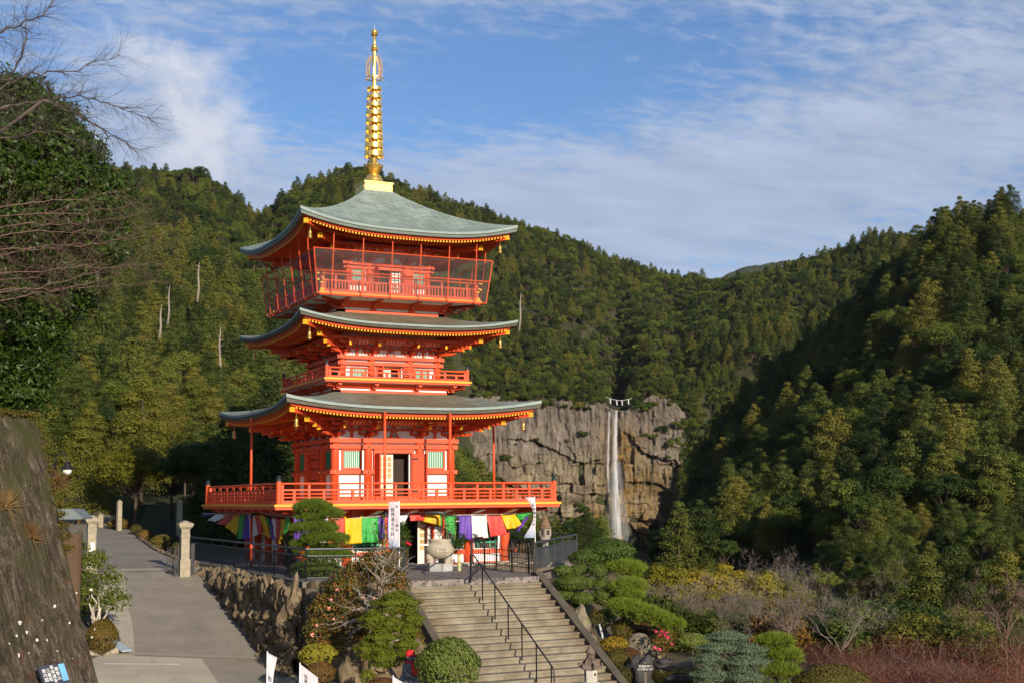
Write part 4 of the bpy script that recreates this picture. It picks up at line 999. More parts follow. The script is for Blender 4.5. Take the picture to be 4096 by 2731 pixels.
# ---- notice board roof behind the wall
nb = at_D(150, 1200, 46); zr = at_D(150, 1176, 46).z; zg_ = near_ground(nb.x, nb.y); r = empty('notice_board', (nb.x, nb.y, zg_), YAW); tag(r, 'small grey roofed notice board half hidden behind the dark wall', 'notice board')
h = zr-zg_; m = MB(); w = 0.72
m.prism([(-w, -0.16), (-w*0.55, 0.12), (w*0.55, 0.12), (w, -0.16), (w, -0.22), (-w, -0.22)], lambda a_, b_, d_: (a_, d_, h+b_), -0.55, 0.55); m.build('roof', simple('grey_tin_roof', (0.17, 0.20, 0.20), 0.5, 0.2, 0.15, 3), r)
m = MB(); m.box((0, 0, h*0.55), (1.0, 0.08, h*0.55)); m.build('board', simple('brown_board', (0.10, 0.06, 0.035), 0.8), r)
for x in (-0.52, 0.52): m = MB(); m.box((x, 0, h*0.42), (0.09, 0.09, h*0.85)); m.build('post', simple('brown_post', (0.08, 0.05, 0.03), 0.8) if 'brown_post' not in MATS else MATS['brown_post'], r)
# ---- stone posts and kerb stones by the upper road
for (u, v, D, w, h, lb) in ((273, 1212, 84, 0.26, 1.75, 'pale slim stone post under the trees beyond the gate'), (230, 1196, 88, 0.30, 0.75, 'short pale stone marker at the far bend of the road'), (411, 1250, 78, 0.26, 1.9, 'shaded slim stone post beyond the gate near the pagoda')):
    p = at_D(u, v, D); z = zroad(p.y); m = MB(); m.box((0, 0, h/2), (w, w*0.8, h)); m.lathe((0, 0, h), [(w*0.7, 0), (0.02, 0.12)], 4, 0, PI/4)
    tag(m.build('stone_post', GRAN, None, False, (p.x, p.y, z), 0.3), lb, 'stone post', 'stone posts along the upper road')
m = MB(); rg = random.Random(8)
for i in range(64):
    y = 2.6+i*0.55; x = road_at(y, 2)+0.05; m.blob((x, y, zroad(y)+0.03), (0.10, 0.25, 0.12), 0, 7, 5, i, 0.25)
tag(m.build('kerb', BOUL, None, True), kind='structure')
# ---- the tall dark masonry wall on the left
mt, t = newmat('dark_mossy_masonry'); N = NT(t); v = N.coord()
vz = N.map(v, (1, 1, 0.16), (0.12, 0.0, 0)); a_ = N.noise(vz, 6.5, 9, 0.78, 0.3); f2 = N.noise(N.map(v, (1, 1, 0.5)), 34.0, 6, 0.85)
c = N.ramp(N.math('ADD', N.math('MULTIPLY', a_, 0.55), N.math('MULTIPLY', f2, 0.45)), [(0.39, (0.014, 0.010, 0.007)), (0.47, (0.052, 0.039, 0.027)), (0.54, (0.115, 0.088, 0.060)), (0.63, (0.31, 0.26, 0.185))])
c = N.mix(N.rng(N.noise(vz, 5.0, 7, 0.75), 0.62, 0.66, 0, 0.55), c, (0.30, 0.28, 0.22))
sx = N.n('ShaderNodeSeparateXYZ'); N.l(v, sx.inputs[0])
c = N.mix(N.math('MULTIPLY', N.rng(N.noise(v, 1.5, 5, 0.6), 0.45, 0.62), N.rng(sx.outputs[2], -3.0, 1.2, 0.05, 0.8)), c, (0.055, 0.062, 0.016))
c = N.mix(N.rng(N.noise(v, 2.2, 5, 0.6), 0.62, 0.70, 0, 0.6), c, (0.12, 0.055, 0.025))
N.pbr(c, 0.95, 0, N.bump(N.noise(vz, 9, 9, 0.8), 1.0, 0.06), 0.15); DWALL = mt
mw = empty('masonry_wall', (0, 0, 0)); tag(mw, 'tall leaning dark mossy masonry wall at the left edge, speckled white', 'wall')
DW = 30.0; prof = [(0, 932), (74, 958), (100, 1000), (122, 1120), (150, 1260), (178, 1390), (205, 1490), (226, 1568), (262, 1720)]
edge_pts = [at_D(u, v, DW-0.0016*(v-930)*1.6) for u, v in prof[1:]]
face = Vector((-0.62, -0.785, 0)); back = Vector((-0.45, 0.893, 0))
m = MB()
def wallf(u, v, dirv, L, bend=0.0):
    f = v*(len(edge_pts)-1); i = min(int(f), len(edge_pts)-2); p = edge_pts[i].lerp(edge_pts[i+1], f-i)
    n1 = math.sin(p.z*3.1+u*40)*0.03+math.sin(u*23+p.z*1.3)*0.04
    return p+dirv*(L*u)+Vector((0.75, -0.6, 0))*(n1*min(1, u*12))+Vector((0, 0, 0.012*L*u*(1-v)*1.6))
m.grid(lambda u, v: wallf(u, v, face, 16.0), 60, 40); m.grid(lambda u, v: wallf(u, v, back, 14.0), 20, 24)
t0 = edge_pts[0]; m.poly([t0, t0+face*16+Vector((0, 0, 0.3)), t0+face*16+back*14, t0+back*14])
m.build('masonry', DWALL, mw, True)
m = MB(); rg = random.Random(21)
NF = face.cross(Vector((0, 0, 1))).normalized()
if NF.dot(CAM-edge_pts[3]) < 0: NF = -NF
def on_wall(u, v):
    """point of the wall face seen at a survey pixel"""
    p0 = edge_pts[4]; e = (edge_pts[6]-edge_pts[1]); n = face.cross(e).normalized(); d = ray(u, v); tt = (p0-CAM).dot(n)/d.dot(n); P = CAM+d*tt
    return P, (n if n.dot(CAM-P) > 0 else -n)
for (u, v) in ((174, 1362), (207, 1354), (236, 1374), (124, 1392), (95, 1424), (158, 1430), (216, 1445), (44, 1430), (37, 1460), (306/1.46, 1463), (265/1.46, 1497), (239/1.46, 1512), (206/1.46, 1527), (160/1.46, 1555), (19, 1478), (41, 1505), (132/1.27*0.8, 1430+40), (330*0.5741*1.0-60, 1585-90), (64, 1500), (106, 1470), (60, 1452), (170, 1530), (196, 1548)):
    if v < 1350 or u > 222: continue
    P, n = on_wall(u, v); s_ = rg.uniform(0.014, 0.030); m.blob(P+n*0.015, (s_, s_, s_*rg.uniform(0.9, 1.5)), 0, 6, 5, rg.random()*999, 0.25)
m.build('lichen_spots', simple('white_lichen', (0.62, 0.58, 0.52), 0.9, 0, 0.15), mw)
# ---- information board in front of that wall
bp, n = on_wall(122, 1560); bp = bp+n*0.35
r = empty('information_board', (bp.x, bp.y, bp.z)); tag(r, 'tilted dark information board with white writing and a blue strip', 'information board')
ex = (at_D(146, 1528, 28.0)-at_D(115, 1550, 28.0)); ex = Vector((0.80, 0.50, 0.0)).normalized(); nz_ = Vector((0.35, -0.72, 0.45)).normalized(); ey = nz_.cross(ex).normalized(); ex = ey.cross(nz_).normalized()
PT, nT = on_wall(146, 1520); tl = PT+(CAM-PT).normalized()*1.0-Vector(r.location)
Mb = Matrix(((ex.x, ey.x, nz_.x, tl.x), (ex.y, ey.y, nz_.y, tl.y), (ex.z, ey.z, nz_.z, tl.z), (0, 0, 0, 1)))
def bl(x, y, z): return Mb @ Vector((x, y, z))
m = MB(); w_, h_ = 0.55, 1.2
m.prism([(-w_, 0), (0, 0), (0, -h_), (-w_, -h_)], lambda a_, b_, d_: bl(a_, b_, d_), -0.04, 0); m.build('board', simple('slate_board', (0.04, 0.045, 0.06), 0.4), r)
m = MB(); m.prism([(-0.13, -0.02), (-0.005, -0.02), (-0.005, -0.36), (-0.13, -0.36)], lambda a_, b_, d_: bl(a_, b_, d_), 0.001, 0.004); m.build('blue_strip', simple('sky_blue_print', (0.16, 0.40, 0.62), 0.4), r)
for i, tx in enumerate(('那智山', '青岸渡寺', '三重塔', '案内図')):
    text('\n'.join(tx), 0.085, 'lettering', WHITE, r, Mb @ Matrix.Translation((-0.19-0.09*i, -0.2, 0.004)))
m = MB(); m.prism([(-0.06, -0.42), (-0.02, -0.42), (-0.02, -1.1), (-0.06, -1.1)], lambda a_, b_, d_: bl(a_, b_, d_), 0.001, 0.005); m.prism([(-0.30, -0.62), (-0.07, -0.42), (-0.07, -0.48), (-0.30, -0.70)], lambda a_, b_, d_: bl(a_, b_, d_), 0.001, 0.005); m.build('arrow', WHITE, r)
for x in (-0.45, -0.1): m = MB(); p = bl(x, -0.9, -0.05); m.tube([p, (p.x, p.y, -3.5)], 0.03, 6); m.build('post', BLACKM, r)
# ---- incense urn
up_ = at_z(1010, 1310, TZ); r = empty('incense_burner', (up_.x, up_.y, TZ)); tag(r, 'big pale stone incense urn on a hexagonal pedestal before the pagoda door', 'incense burner')
URN = simple('pale_urn_stone', (0.37, 0.325, 0.25), 0.75, 0, 0.18, 4.0, 0.15, 40)
m = MB(); m.lathe((0, 0, 0), [(0.50, -0.02), (0.50, 0.27), (0.47, 0.28)], 6, 0, 0.35); m.build('pedestal', simple('grey_granite', (0.36, 0.35, 0.34), 0.8, 0, 0.15, 6, 0.2, 60), r)
m = MB(); m.lathe((0, 0, 0), [(0.02, 0.44), (0.26, 0.45), (0.42, 0.53), (0.53, 0.66), (0.57, 0.80), (0.53, 0.94), (0.44, 1.01), (0.40, 1.04), (0.43, 1.08), (0.43, 1.16), (0.38, 1.165), (0.36, 1.05), (0.2, 1.02), (0.01, 1.02)], 32); m.build('bowl', URN, r, 'auto')
for k in range(3):
    a_ = -PI/2+0.5+k*2*PI/3; d_ = Vector((math.cos(a_), math.sin(a_), 0)); m = MB(); m.tube([d_*0.34+Vector((0, 0, 0.60)), d_*0.40+Vector((0, 0, 0.46)), d_*0.34+Vector((0, 0, 0.36)), d_*0.36+Vector((0, 0, 0.27))], [0.20, 0.16, 0.10, 0.13], 12); m.build('leg', URN, r, True)
yv = Vector((CAM.x-up_.x, CAM.y-up_.y, 0)).normalized(); xv = Vector((-yv.y, yv.x, 0)); tc_ = yv*0.573+Vector((0, 0, 0.80))
Mx = Matrix(((xv.x, 0, yv.x, tc_.x), (xv.y, 0, yv.y, tc_.y), (0, 1, 0, tc_.z), (0, 0, 0, 1)))
m = MB(); m.prism([(-0.12, -0.10), (0.30, -0.10), (0.30, 0.10), (-0.12, 0.10)], lambda a_, b_, d_: Mx @ Vector((a_, b_, d_-0.25*a_*a_-0.0)), -0.06, 0.004); m.build('name_plate', URN, r)
text('奉納', 0.15, 'lettering', CARVE, r, Mx @ Matrix.Translation((0.09, 0, 0.0)))
m = MB(); m.box((-0.62, -0.15, 0.98), (0.20, 0.01, 0.06)); m.bar((-0.5, -0.15, 0.97), (-0.62, -0.15, 0.97), 0.02, 0.02); m.build('paper_tag', WHITE, r)
# ---- white notice by the door
sy = -gh-0.16; tl_, br_ = at_y(1709.5/GS, 2104/GS, sy), at_y(1769/GS, 2253/GS, sy)
r = empty('sign_board', (tl_.x, sy, TZ)); tag(r, 'tall white notice board with black handwritten lines beside the door', 'notice board'); w_ = br_.x-tl_.x; z1, z0 = tl_.z-TZ, 0.12
m = MB(); m.box2(0, w_, -0.02, 0.02, z0, z1); m.build('board', simple('white_sign_paint', (0.78, 0.74, 0.68), 0.6, 0, 0.03), r)
m = MB()
for a_, b_, c_, d_ in ((-0.03, 0, z0, z1), (w_, w_+0.03, z0, z1), (-0.03, w_+0.03, z1, z1+0.03)): m.box2(a_, b_, -0.03, 0.02, c_, d_)
for f in (0.62, 0.36): m.box2(0.05, w_-0.05, -0.024, -0.019, z0+(z1-z0)*f, z0+(z1-z0)*f+0.008)
m.build('frame', simple('dark_sign_wood', (0.10, 0.05, 0.03), 0.7), r)
INK = simple('black_ink', (0.015, 0.013, 0.012), 0.7)
for tx, f in (('那智山一の展望所\n日本一の滝が\n滝壺まで眺められます', 0.80), ('御開扉の極彩色の\n壁画もごらん下さい', 0.50), ('千手観音 阿弥陀仏に\nお祈りしましょう', 0.22)):
    text(tx, w_*0.098, 'lettering', INK, r, Matrix.Translation((w_/2, -0.024, z0+(z1-z0)*f)) @ Matrix.Rotation(PI/2, 4, 'X'))
# ---- stone lanterns
STL = simple('mossy_lantern_stone', (0.25, 0.22, 0.18), 0.9, 0, 0.35, 6, 0.4, 30); STC = simple('rusty_cap_stone', (0.17, 0.105, 0.06), 0.95, 0, 0.35, 8, 0.5, 25)
lq = at_z(2182/GS, 2262/GS, TZ); k = pxm((lq-CAM).length)*1/GS; r = empty('stone_lantern', (lq.x, lq.y, TZ)); tag(r, 'rustic stone lantern with a brown conical cap behind the right railing', 'stone lantern')
H = 2.0; m = MB(); m.lathe((0, 0, 0), [(0.30, -0.05), (0.28, 0.10), (0.20, 0.22), (0.155, 0.55), (0.125, 0.85), (0.13, 1.0), (0.20, 1.03), (0.215, 1.10), (0.19, 1.15)], 14); m.build('post', STL, r, 'auto')
m = MB(); 
for k2 in range(4):
    R3 = rotz(k2*PI/2+0.25); 
    for a_ in (-0.12, 0.12): m.box(R3 @ Vector((a_, -0.15, 1.30)), (0.09, 0.05, 0.30), 0, R3)
    for z_ in (1.18, 1.42): m.box(R3 @ Vector((0, -0.148, z_)), (0.26, 0.048, 0.07), 0, R3)
m.lathe((0, 0, 0), [(0.10, 1.16), (0.10, 1.44)], 8, 1); m.build('fire_box', [STL, DARKIN], r)
m = MB(); m.lathe((0, 0, 0), [(0.24, 1.46), (0.25, 1.50), (0.20, 1.60), (0.16, 1.74), (0.14, 1.82), (0.07, 1.84), (0.075, 1.90), (0.03, 1.98), (0.001, 2.0)], 14); m.build('cap', STC, r, 'auto')
# front lantern at the foot of the stairs
lf = at_D(1357, 1568, 33.5); zt_ = at_D(1357, 1478, 33.5).z; r = empty('stone_lantern', (lf.x, lf.y, -5.75), 0.35); tag(r, 'pale granite lantern with an upturned brown roof at the foot of the stairs', 'stone lantern')
k = pxm(33.5); T0 = zt_+5.75
LG = simple('pale_lantern_granite', (0.46, 0.42, 0.37), 0.85, 0, 0.18, 6, 0.3, 40); LC = simple('brown_lantern_stone', (0.145, 0.105, 0.085), 0.9, 0, 0.35, 7, 0.4, 30)
m = MB(); z = lambda v: T0-(v-1478)*k
m.lathe((0, 0, 0), [(0.001, z(1478)), (2*k, z(1482)), (6*k, z(1488)), (10*k, z(1492)), (10.5*k, z(1497)), (7*k, z(1501)), (6*k, z(1502)), (10*k, z(1503.5)), (9*k, z(1507)), (6*k, z(1510))], 14); m.build('finial', LC, r, 'auto')
m = MB(); m.lathe((0, 0, 0), [(6*k, z(1509)), (13*k, z(1514)), (19*k, z(1524)), (22*k, z(1529)), (21*k, z(1533)), (14*k, z(1533))], 6)
for j in range(6):
    a_ = j*PI/3; d_ = Vector((math.cos(a_), math.sin(a_), 0)); f = lambda rr, vv: d_*(rr*k)+Vector((0, 0, z(vv)))
    m.tube([f(7, 1509), f(14, 1514), f(20, 1525), f(25, 1529), f(27, 1523), f(25, 1519), f(23, 1522)], [1.8*k, 1.8*k, 2.2*k, 3*k, 2.6*k, 2*k, 1.2*k], 7)
m.build('roof', LC, r, 'auto')
m = MB(); m.lathe((0, 0, 0), [(15*k, z(1533)), (14.5*k, z(1560))], 6)
for j in range(6):
    a_ = (j+0.5)*PI/3; d_ = Vector((math.cos(a_), math.sin(a_), 0)); R3 = rotz(a_+PI/2); zc = z(1546)
    if j % 2: m.box(d_*(12.9*k)+Vector((0, 0, zc)), (9*k, 0.8*k, 18*k), 0, R3); 
    else: m.lathe(d_*(12.9*k)+Vector((0, 0, zc+2*k)), [(3.5*k, 0), (3.5*k, 0.5*k), (2.2*k, 0.52*k)], 12, 1, R=Matrix((Vector((-d_.y, d_.x, 0)), Vector((0, 0, 1)), d_)).transposed())
m.build('fire_box', [LG, DARKIN], r)
m = MB(); m.lathe((0, 0, 0), [(14*k, z(1560)), (20*k, z(1562)), (20*k, z(1566)), (18*k, z(1572)), (13*k, z(1578)), (9*k, z(1582)), (8.5*k, z(1620)), (11*k, z(1640)), (20*k, -0.02)], 12); m.build('pedestal', LG, r, 'auto')
# ---- five coloured curtain under the gallery
CLO = {}
for nm_, c_ in (('purple', (0.13, 0.045, 0.42)), ('white', (0.80, 0.78, 0.76)), ('red', (0.72, 0.075, 0.06)), ('yellow', (0.85, 0.52, 0.005)), ('green', (0.045, 0.44, 0.075))):
    mm, t = newmat(nm_+'_cloth'); N = NT(t); v = N.coord(); f = N.noise(v, 9, 4, 0.6)
    cl = N.ramp(f, [(0.3, tuple(x*0.86 for x in c_)), (0.7, tuple(min(1, x*1.1) for x in c_))]); p_ = N.n('ShaderNodeBsdfPrincipled'); N.l(cl, p_.inputs[0]); p_.inputs['Roughness'].default_value = 0.55; N.l(N.bump(f, 0.25, 0.02), p_.inputs['Normal'])
    tr = N.n('ShaderNodeBsdfTranslucent'); N.l(cl, tr.inputs[0]); mx = N.n('ShaderNodeMixShader'); mx.inputs[0].default_value = 0.25; N.l(p_.outputs[0], mx.inputs[1]); N.l(tr.outputs[0], mx.inputs[2]); N.out(mx.outputs[0]); CLO[nm_] = mm
SEQ = ['purple', 'white', 'red', 'yellow', 'green']
def cloth(parent, col, tl, tr_, bl_, br_, seed, wave=0.05, nrm=Vector((0, -1, 0)), tabs=True):
    tl, tr_, bl_, br_ = map(Vector, (tl, tr_, bl_, br_)); rg = random.Random(seed); p1, p2, p3 = (rg.uniform(0, 6) for _ in range(3)); m = MB(); sag = rg.uniform(0.0, 0.03)
    def fp(u, v):
        P = tl.lerp(tr_, u).lerp(bl_.lerp(br_, u), v); w = wave*v*math.sin(5.5*u+p1+1.5*v)+0.4*wave*math.sin(13*u+p2+3*v)*(0.3+0.7*v)+0.3*wave*math.sin(4*v+p3)
        return P+nrm*w+Vector((0, 0, -sag*4*u*(1-u)*(1-v)))
    m.grid(fp, 14, 14); 
    if tabs:
        for u in (0.04, 0.96): P = tl.lerp(tr_, u); m.poly([P+Vector((-0.03, 0, 0)), P+Vector((0.03, 0, 0)), P+Vector((0.03, 0, 0.06)), P+Vector((-0.03, 0, 0.06))])
    o = m.build('cloth_panel', CLO[col], parent, True); o['label'] = col+' cloth panel'; sd = o.modifiers.new('thick', 'SOLIDIFY'); sd.thickness = 0.006; return o
cf = empty('curtain', (0, -5.0, -0.5)); tag(cf, 'five coloured temple curtain hanging across the lit front under the gallery', 'curtain')
cf_off = Vector((0, 5.0, 0.5)); yc = -5.0
def cp(u, v, dy=0.0): return at_y((1500+u*0.34014)/GS, (2000+v*0.34014)/GS, yc+dy)+cf_off
def cq(u, v): return at_y((700+u*0.34014)/GS, (2000+v*0.34014)/GS, yc)+cf_off
q0 = [(1395, 1590, 350, 365, 200), (1590, 1795, 330, 340, 205), (1795, 1995, 520, 515, 210), (1995, 2195, 518, 500, 205), (2195, 2390, 500, 490, 200)]
for i, (a_, b_, v0, v1, vt) in enumerate(q0): cloth(cf, SEQ[i], cq(a_, vt), cq(b_, vt), cq(a_+3, v0+ (160 if i < 2 else 0)), cq(b_-2, v1+(160 if i < 2 else 0)), 40+i)
FR = [('purple', (35, 195), (165, 190), (60, 460), (165, 440)), ('white', (165, 190), (405, 150), (200, 430), (335, 290)), ('red', (405, 150), (592, 150), (410, 240), (585, 235)), ('yellow', (592, 150), (765, 175), (570, 245), (775, 300)),
      ('green', (765, 178), (945, 178), (775, 290), (945, 415)), ('purple', (990, 180), (1130, 175), (992, 455), (1142, 460)), ('white', (1130, 175), (1310, 178), (1142, 440), (1330, 440)), ('red', (1310, 180), (1487, 175), (1350, 430), (1545, 400)),
      ('yellow', (1487, 172), (1655, 160), (1545, 340), (1740, 300)), ('green', (1655, 160), (1845, 140), (1690, 235), (1800, 190)), ('purple', (1770, 200), (1800, 205), (1650, 370), (1745, 310))]
for i, (c_, a_, b_, d_, e_) in enumerate(FR): cloth(cf, c_, cp(*a_), cp(*b_), cp(*d_), cp(*e_), 60+i, 0.06 if i < 8 else 0.12)
m = MB(); m.tube([cq(1350, 185), cq(1990, 215), cp(0, 190), cp(405, 130), cp(950, 172), cp(1640, 155), cp(1850, 130)], 0.012, 5); m.build('rope', simple('white_rope', (0.6, 0.56, 0.5), 0.8), cf)
cs = empty('curtain', (-5.0, 0, -0.5)); tag(cs, 'five coloured temple curtain in shade along the left side of the pagoda', 'curtain')
so_ = Vector((5.0, 0, 0.5))
def cx(u, v, dx=0.0): return at_x((700+u*0.34014)/GS, (2000+v*0.34014)/GS, -5.0+dx)+so_
SD = [('purple', (340, 160), (480, 160), (300, 185), (390, 180)), ('white', (480, 165), (650, 165), (390, 235), (480, 250)), ('red', (580, 170), (700, 170), (480, 275), (600, 290)), ('yellow', (690, 175), (765, 175), (600, 300), (715, 420)), ('green', (765, 170), (830, 165), (715, 450), (790, 455)),
      ('purple', (830, 165), (872, 160), (780, 460), (870, 465)), ('white', (872, 160), (930, 155), (880, 450), (990, 400)), ('red', (930, 155), (1000, 160), (985, 400), (1040, 370)), ('yellow', (995, 160), (1065, 185), (1030, 400), (1135, 440)), ('green', (1065, 190), (1110, 200), (1110, 360), (1145, 400)),
      ('purple', (1110, 200), (1140, 205), (1140, 450), (1190, 470)), ('white', (1140, 205), (1190, 210), (1165, 430), (1200, 440)), ('red', (1190, 212), (1238, 212), (1190, 510), (1235, 515)), ('yellow', (1238, 212), (1290, 212), (1235, 515), (1290, 490)), ('green', (1290, 210), (1350, 200), (1300, 400), (1330, 330))]
for i, (c_, a_, b_, d_, e_) in enumerate(SD): cloth(cs, c_, cx(*a_), cx(*b_), cx(*d_), cx(*e_), 90+i, 0.05, Vector((-1, 0, 0)), False)
m = MB(); m.tube([cx(330, 150), cx(700, 165), cx(1000, 155), cx(1350, 195)], 0.012, 5); m.build('rope', MATS['white_rope'], cs)
# ---- upright banners
BAN = []
def banner_mat(name, blue):
    mm, t = newmat(name); N = NT(t); v = N.coord('UV'); sx = N.n('ShaderNodeSeparateXYZ'); N.l(v, sx.inputs[0])
    f = N.rng(N.math('ADD', sx.outputs[1], N.math('MULTIPLY', N.noise(N.map(v, (6, 10, 1)), 1, 5, 0.6), 0.25)), 0.14, 0.42, 1, 0)
    c = N.mix(N.math('MULTIPLY', f, blue), (0.72, 0.68, 0.72), (0.22, 0.40, 0.62)); c = N.mix(N.math('MULTIPLY', N.math('MULTIPLY', f, N.rng(N.noise(N.map(v, (9, 16, 1)), 1, 4, 0.6), 0.52, 0.6)), blue*0.8), c, (0.62, 0.18, 0.08))
    p_ = N.n('ShaderNodeBsdfPrincipled'); N.l(c, p_.inputs[0]); p_.inputs['Roughness'].default_value = 0.5; tr = N.n('ShaderNodeBsdfTranslucent'); N.l(c, tr.inputs[0]); mx = N.n('ShaderNodeMixShader'); mx.inputs[0].default_value = 0.3; N.l(p_.outputs[0], mx.inputs[1]); N.l(tr.outputs[0], mx.inputs[2]); N.out(mx.outputs[0]); return mm
BM = banner_mat('white_banner_cloth_with_print', 0.9); POLEW = simple('white_pole', (0.75, 0.74, 0.72), 0.4)
REDI = simple('red_ink', (0.65, 0.03, 0.05), 0.6); INKB = simple('navy_ink', (0.03, 0.03, 0.06), 0.6); REDI2 = REDI
def banner(label, base, ztop, w, h, seed, side=-1, twist=0.0, lines=(), bend=0.0, flare=0.0):
    b = Vector(base); r = empty('banner', b); tag(r, label, 'banner'); H = ztop-b.z
    m = MB(); m.tube([(0, 0, 0), (0, 0, H)], 0.016, 6); m.tube([(0, 0, H-0.04), (side*w*_R.x, side*w*_R.y, H-0.04-flare*w)], 0.008, 5); m.build('pole', POLEW, r)
    rg = random.Random(seed); ph = rg.uniform(0, 6); rv = Vector((_R.x, _R.y, 0)); fv = Vector((-_R.y, _R.x, 0))
    def fp(u, v):
        ww = w*(1-twist*math.sin(PI*min(1, v*1.05))**1.0); a_ = 0.5*twist*math.sin(3*v+ph)
        x = side*ww*u*math.cos(a_)+bend*math.sin(PI*v*1.3)*(0.4+0.6*u); y = ww*u*math.sin(a_)+0.035*math.sin(7*v+3*u+ph)*u
        return rv*x+fv*y+Vector((0, 0, H-0.05-h*v-flare*w*u))
    m = MB(); n_, k_ = 8, 26; m.grid(fp, n_, k_); me = m.mesh('cloth', BM, True); uv = me.uv_layers.new(name='UVMap')
    for lp_ in me.loops: i_ = lp_.vertex_index; uv.data[lp_.index].uv = ((i_//(k_+1))/n_, 1-(i_ % (k_+1))/k_)
    link('cloth', me, r)
    for (tx, u, v0, v1, mat, vx) in lines:
        n2 = len(tx); s_ = (v1-v0)*h/n2
        for i_, ch in enumerate(tx):
            v = v0+(v1-v0)*(i_+0.5)/n2; P = fp(u, v); dx_ = (fp(min(1, u+0.1), v)-fp(max(0, u-0.1), v)).normalized()*(side); dz_ = (fp(u, v-0.03)-fp(u, v+0.03)).normalized(); nn_ = dx_.cross(dz_).normalized()
            off = nn_*0.012
            Mt = Matrix(((dx_.x, dz_.x, nn_.x, P.x+off.x), (dx_.y, dz_.y, nn_.y, P.y+off.y), (dx_.z, dz_.z, nn_.z, P.z+off.z), (0, 0, 0, 1)))
            text(ch, min(s_*0.95, w*vx), 'lettering', mat, r, Mt)
    return r
k = pxm(44.5)
pb = at_z(918, 1331, TZ); rvv = Vector((_R.x, _R.y, 0)); b0_ = at_D(917, 1331, (Vector((pb.x, pb.y, 0))-Vector((CAM.x, CAM.y, 0))).length)
banner('white upright banner with black and red writing left of the pagoda door', (b0_.x, b0_.y+0.0, TZ), at_D(918, 1149, 44.3).z, 24*k, 103*k, 5, -1, 0.0, (('世界遺産登録', 0.62, 0.12, 0.74, INKB, 0.42), ('20', 0.22, 0.33, 0.45, REDI, 0.34), ('周年', 0.22, 0.46, 0.66, INKB, 0.34), ('祝', 0.25, 0.05, 0.14, INKB, 0.25)))
pb2 = at_z(1230, 1309, TZ); D2 = math.hypot(pb2.x-CAM.x, pb2.y-CAM.y)
banner('white upright banner twisted by the wind in front of the waterfall', (pb2.x, pb2.y, TZ), at_D(1228, 1139, D2).z, 20*pxm(D2), 90*pxm(D2), 9, -1, 0.55, (('世界遺産登録', 0.5, 0.15, 0.72, INKB, 0.34),), 0.10)
for (u, v, D, lb, lines, tw, fl_) in ((614, 1495, 33.5, 'slim white banner standing in the road in front of the boulder wall', (('那智山', 0.5, 0.30, 0.75, INKB, 0.55),), 0.45, 0.5), (689, 1521, 33.0, 'white banner fluttering before the red brown round shrub', (('世界遺産', 0.35, 0.08, 0.40, INKB, 0.28), ('祝20', 0.75, 0.15, 0.5, INKB, 0.35)), 0.0, 0.75), (903, 1550, 32.5, 'tip of a white banner before the red capped statue', (('世界遺産', 0.4, 0.1, 0.5, INKB, 0.3),), 0.0, 0.6)):
    p = at_D(u, v, D); kk = pxm(D); banner(lb, (p.x, p.y, -5.75), p.z, 22*kk if tw else 40*kk, 1.5, int(u), 1, tw, lines, 0.0, fl_)
# ---- small stone statue with a red cap
js = at_D(941, 1568, 35.5); r = empty('stone_statue', (js.x, js.y, js.z-0.55), 0.5); tag(r, 'small seated grey stone statue wearing a red cap and bib', 'statue')
JS = simple('grey_statue_stone', (0.17, 0.17, 0.175), 0.9, 0, 0.3, 9, 0.35, 40); RC = simple('red_knit', (0.60, 0.02, 0.025), 0.8, 0, 0.15, 20, 0.2, 60)
m = MB(); m.lathe((0, 0, 0), [(0.36, 0), (0.40, 0.12), (0.30, 0.22), (0.36, 0.36), (0.40, 0.46), (0.30, 0.52)], 16); m.build('lotus_base', JS, r, 'auto')
m = MB(); m.lathe((0, 0, 0.50), [(0.34, 0), (0.36, 0.07), (0.28, 0.16), (0.21, 0.28), (0.20, 0.42), (0.17, 0.54), (0.08, 0.60), (0.075, 0.65)], 18)
m.blob((0.18, -0.14, 0.60), (0.20, 0.14, 0.09), 0, 10, 7, 1, 0.08); m.blob((-0.18, -0.14, 0.60), (0.20, 0.14, 0.09), 0, 10, 7, 2, 0.08)
m.tube([(0.2, 0, 0.98), (0.25, -0.08, 0.80), (0.12, -0.20, 0.72), (0.0, -0.23, 0.72)], [0.075, 0.07, 0.055, 0.045], 8); m.tube([(-0.2, 0, 0.98), (-0.25, -0.08, 0.80), (-0.12, -0.20, 0.72), (0.0, -0.23, 0.72)], [0.075, 0.07, 0.055, 0.045], 8)
m.lathe((0, -0.02, 1.24), [(0.03, -0.14), (0.09, -0.10), (0.118, -0.02), (0.12, 0.05), (0.10, 0.11), (0.05, 0.14)], 14)
m.blob((0, -0.145, 1.22), (0.018, 0.022, 0.03), 0, 6, 5, 3, 0.05)
for sx_ in (-1, 1): m.blob((sx_*0.12, -0.02, 1.22), (0.015, 0.03, 0.05), 0, 6, 5, 4, 0.05); m.blob((sx_*0.045, -0.128, 1.25), (0.02, 0.012, 0.008), 0, 6, 5, 5, 0.05)
m.build('body', JS, r, True)
m = MB(); m.lathe((0, -0.02, 1.25), [(0.128, 0.0), (0.132, 0.06), (0.11, 0.13), (0.05, 0.165), (0.001, 0.17)], 14); m.build('cap', RC, r, True)
m = MB(); m.grid(lambda u, v: ((u-0.5)*0.34*(1-0.2*v), -0.10-0.13*math.sin(PI*(0.2+0.6*u))-0.03*v, 1.08-0.30*v), 8, 6); m.lathe((0, 0, 1.10), [(0.12, -0.03), (0.13, 0), (0.11, 0.03)], 14); o = m.build('bib', RC, r, True); o.modifiers.new('thick', 'SOLIDIFY').thickness = 0.012
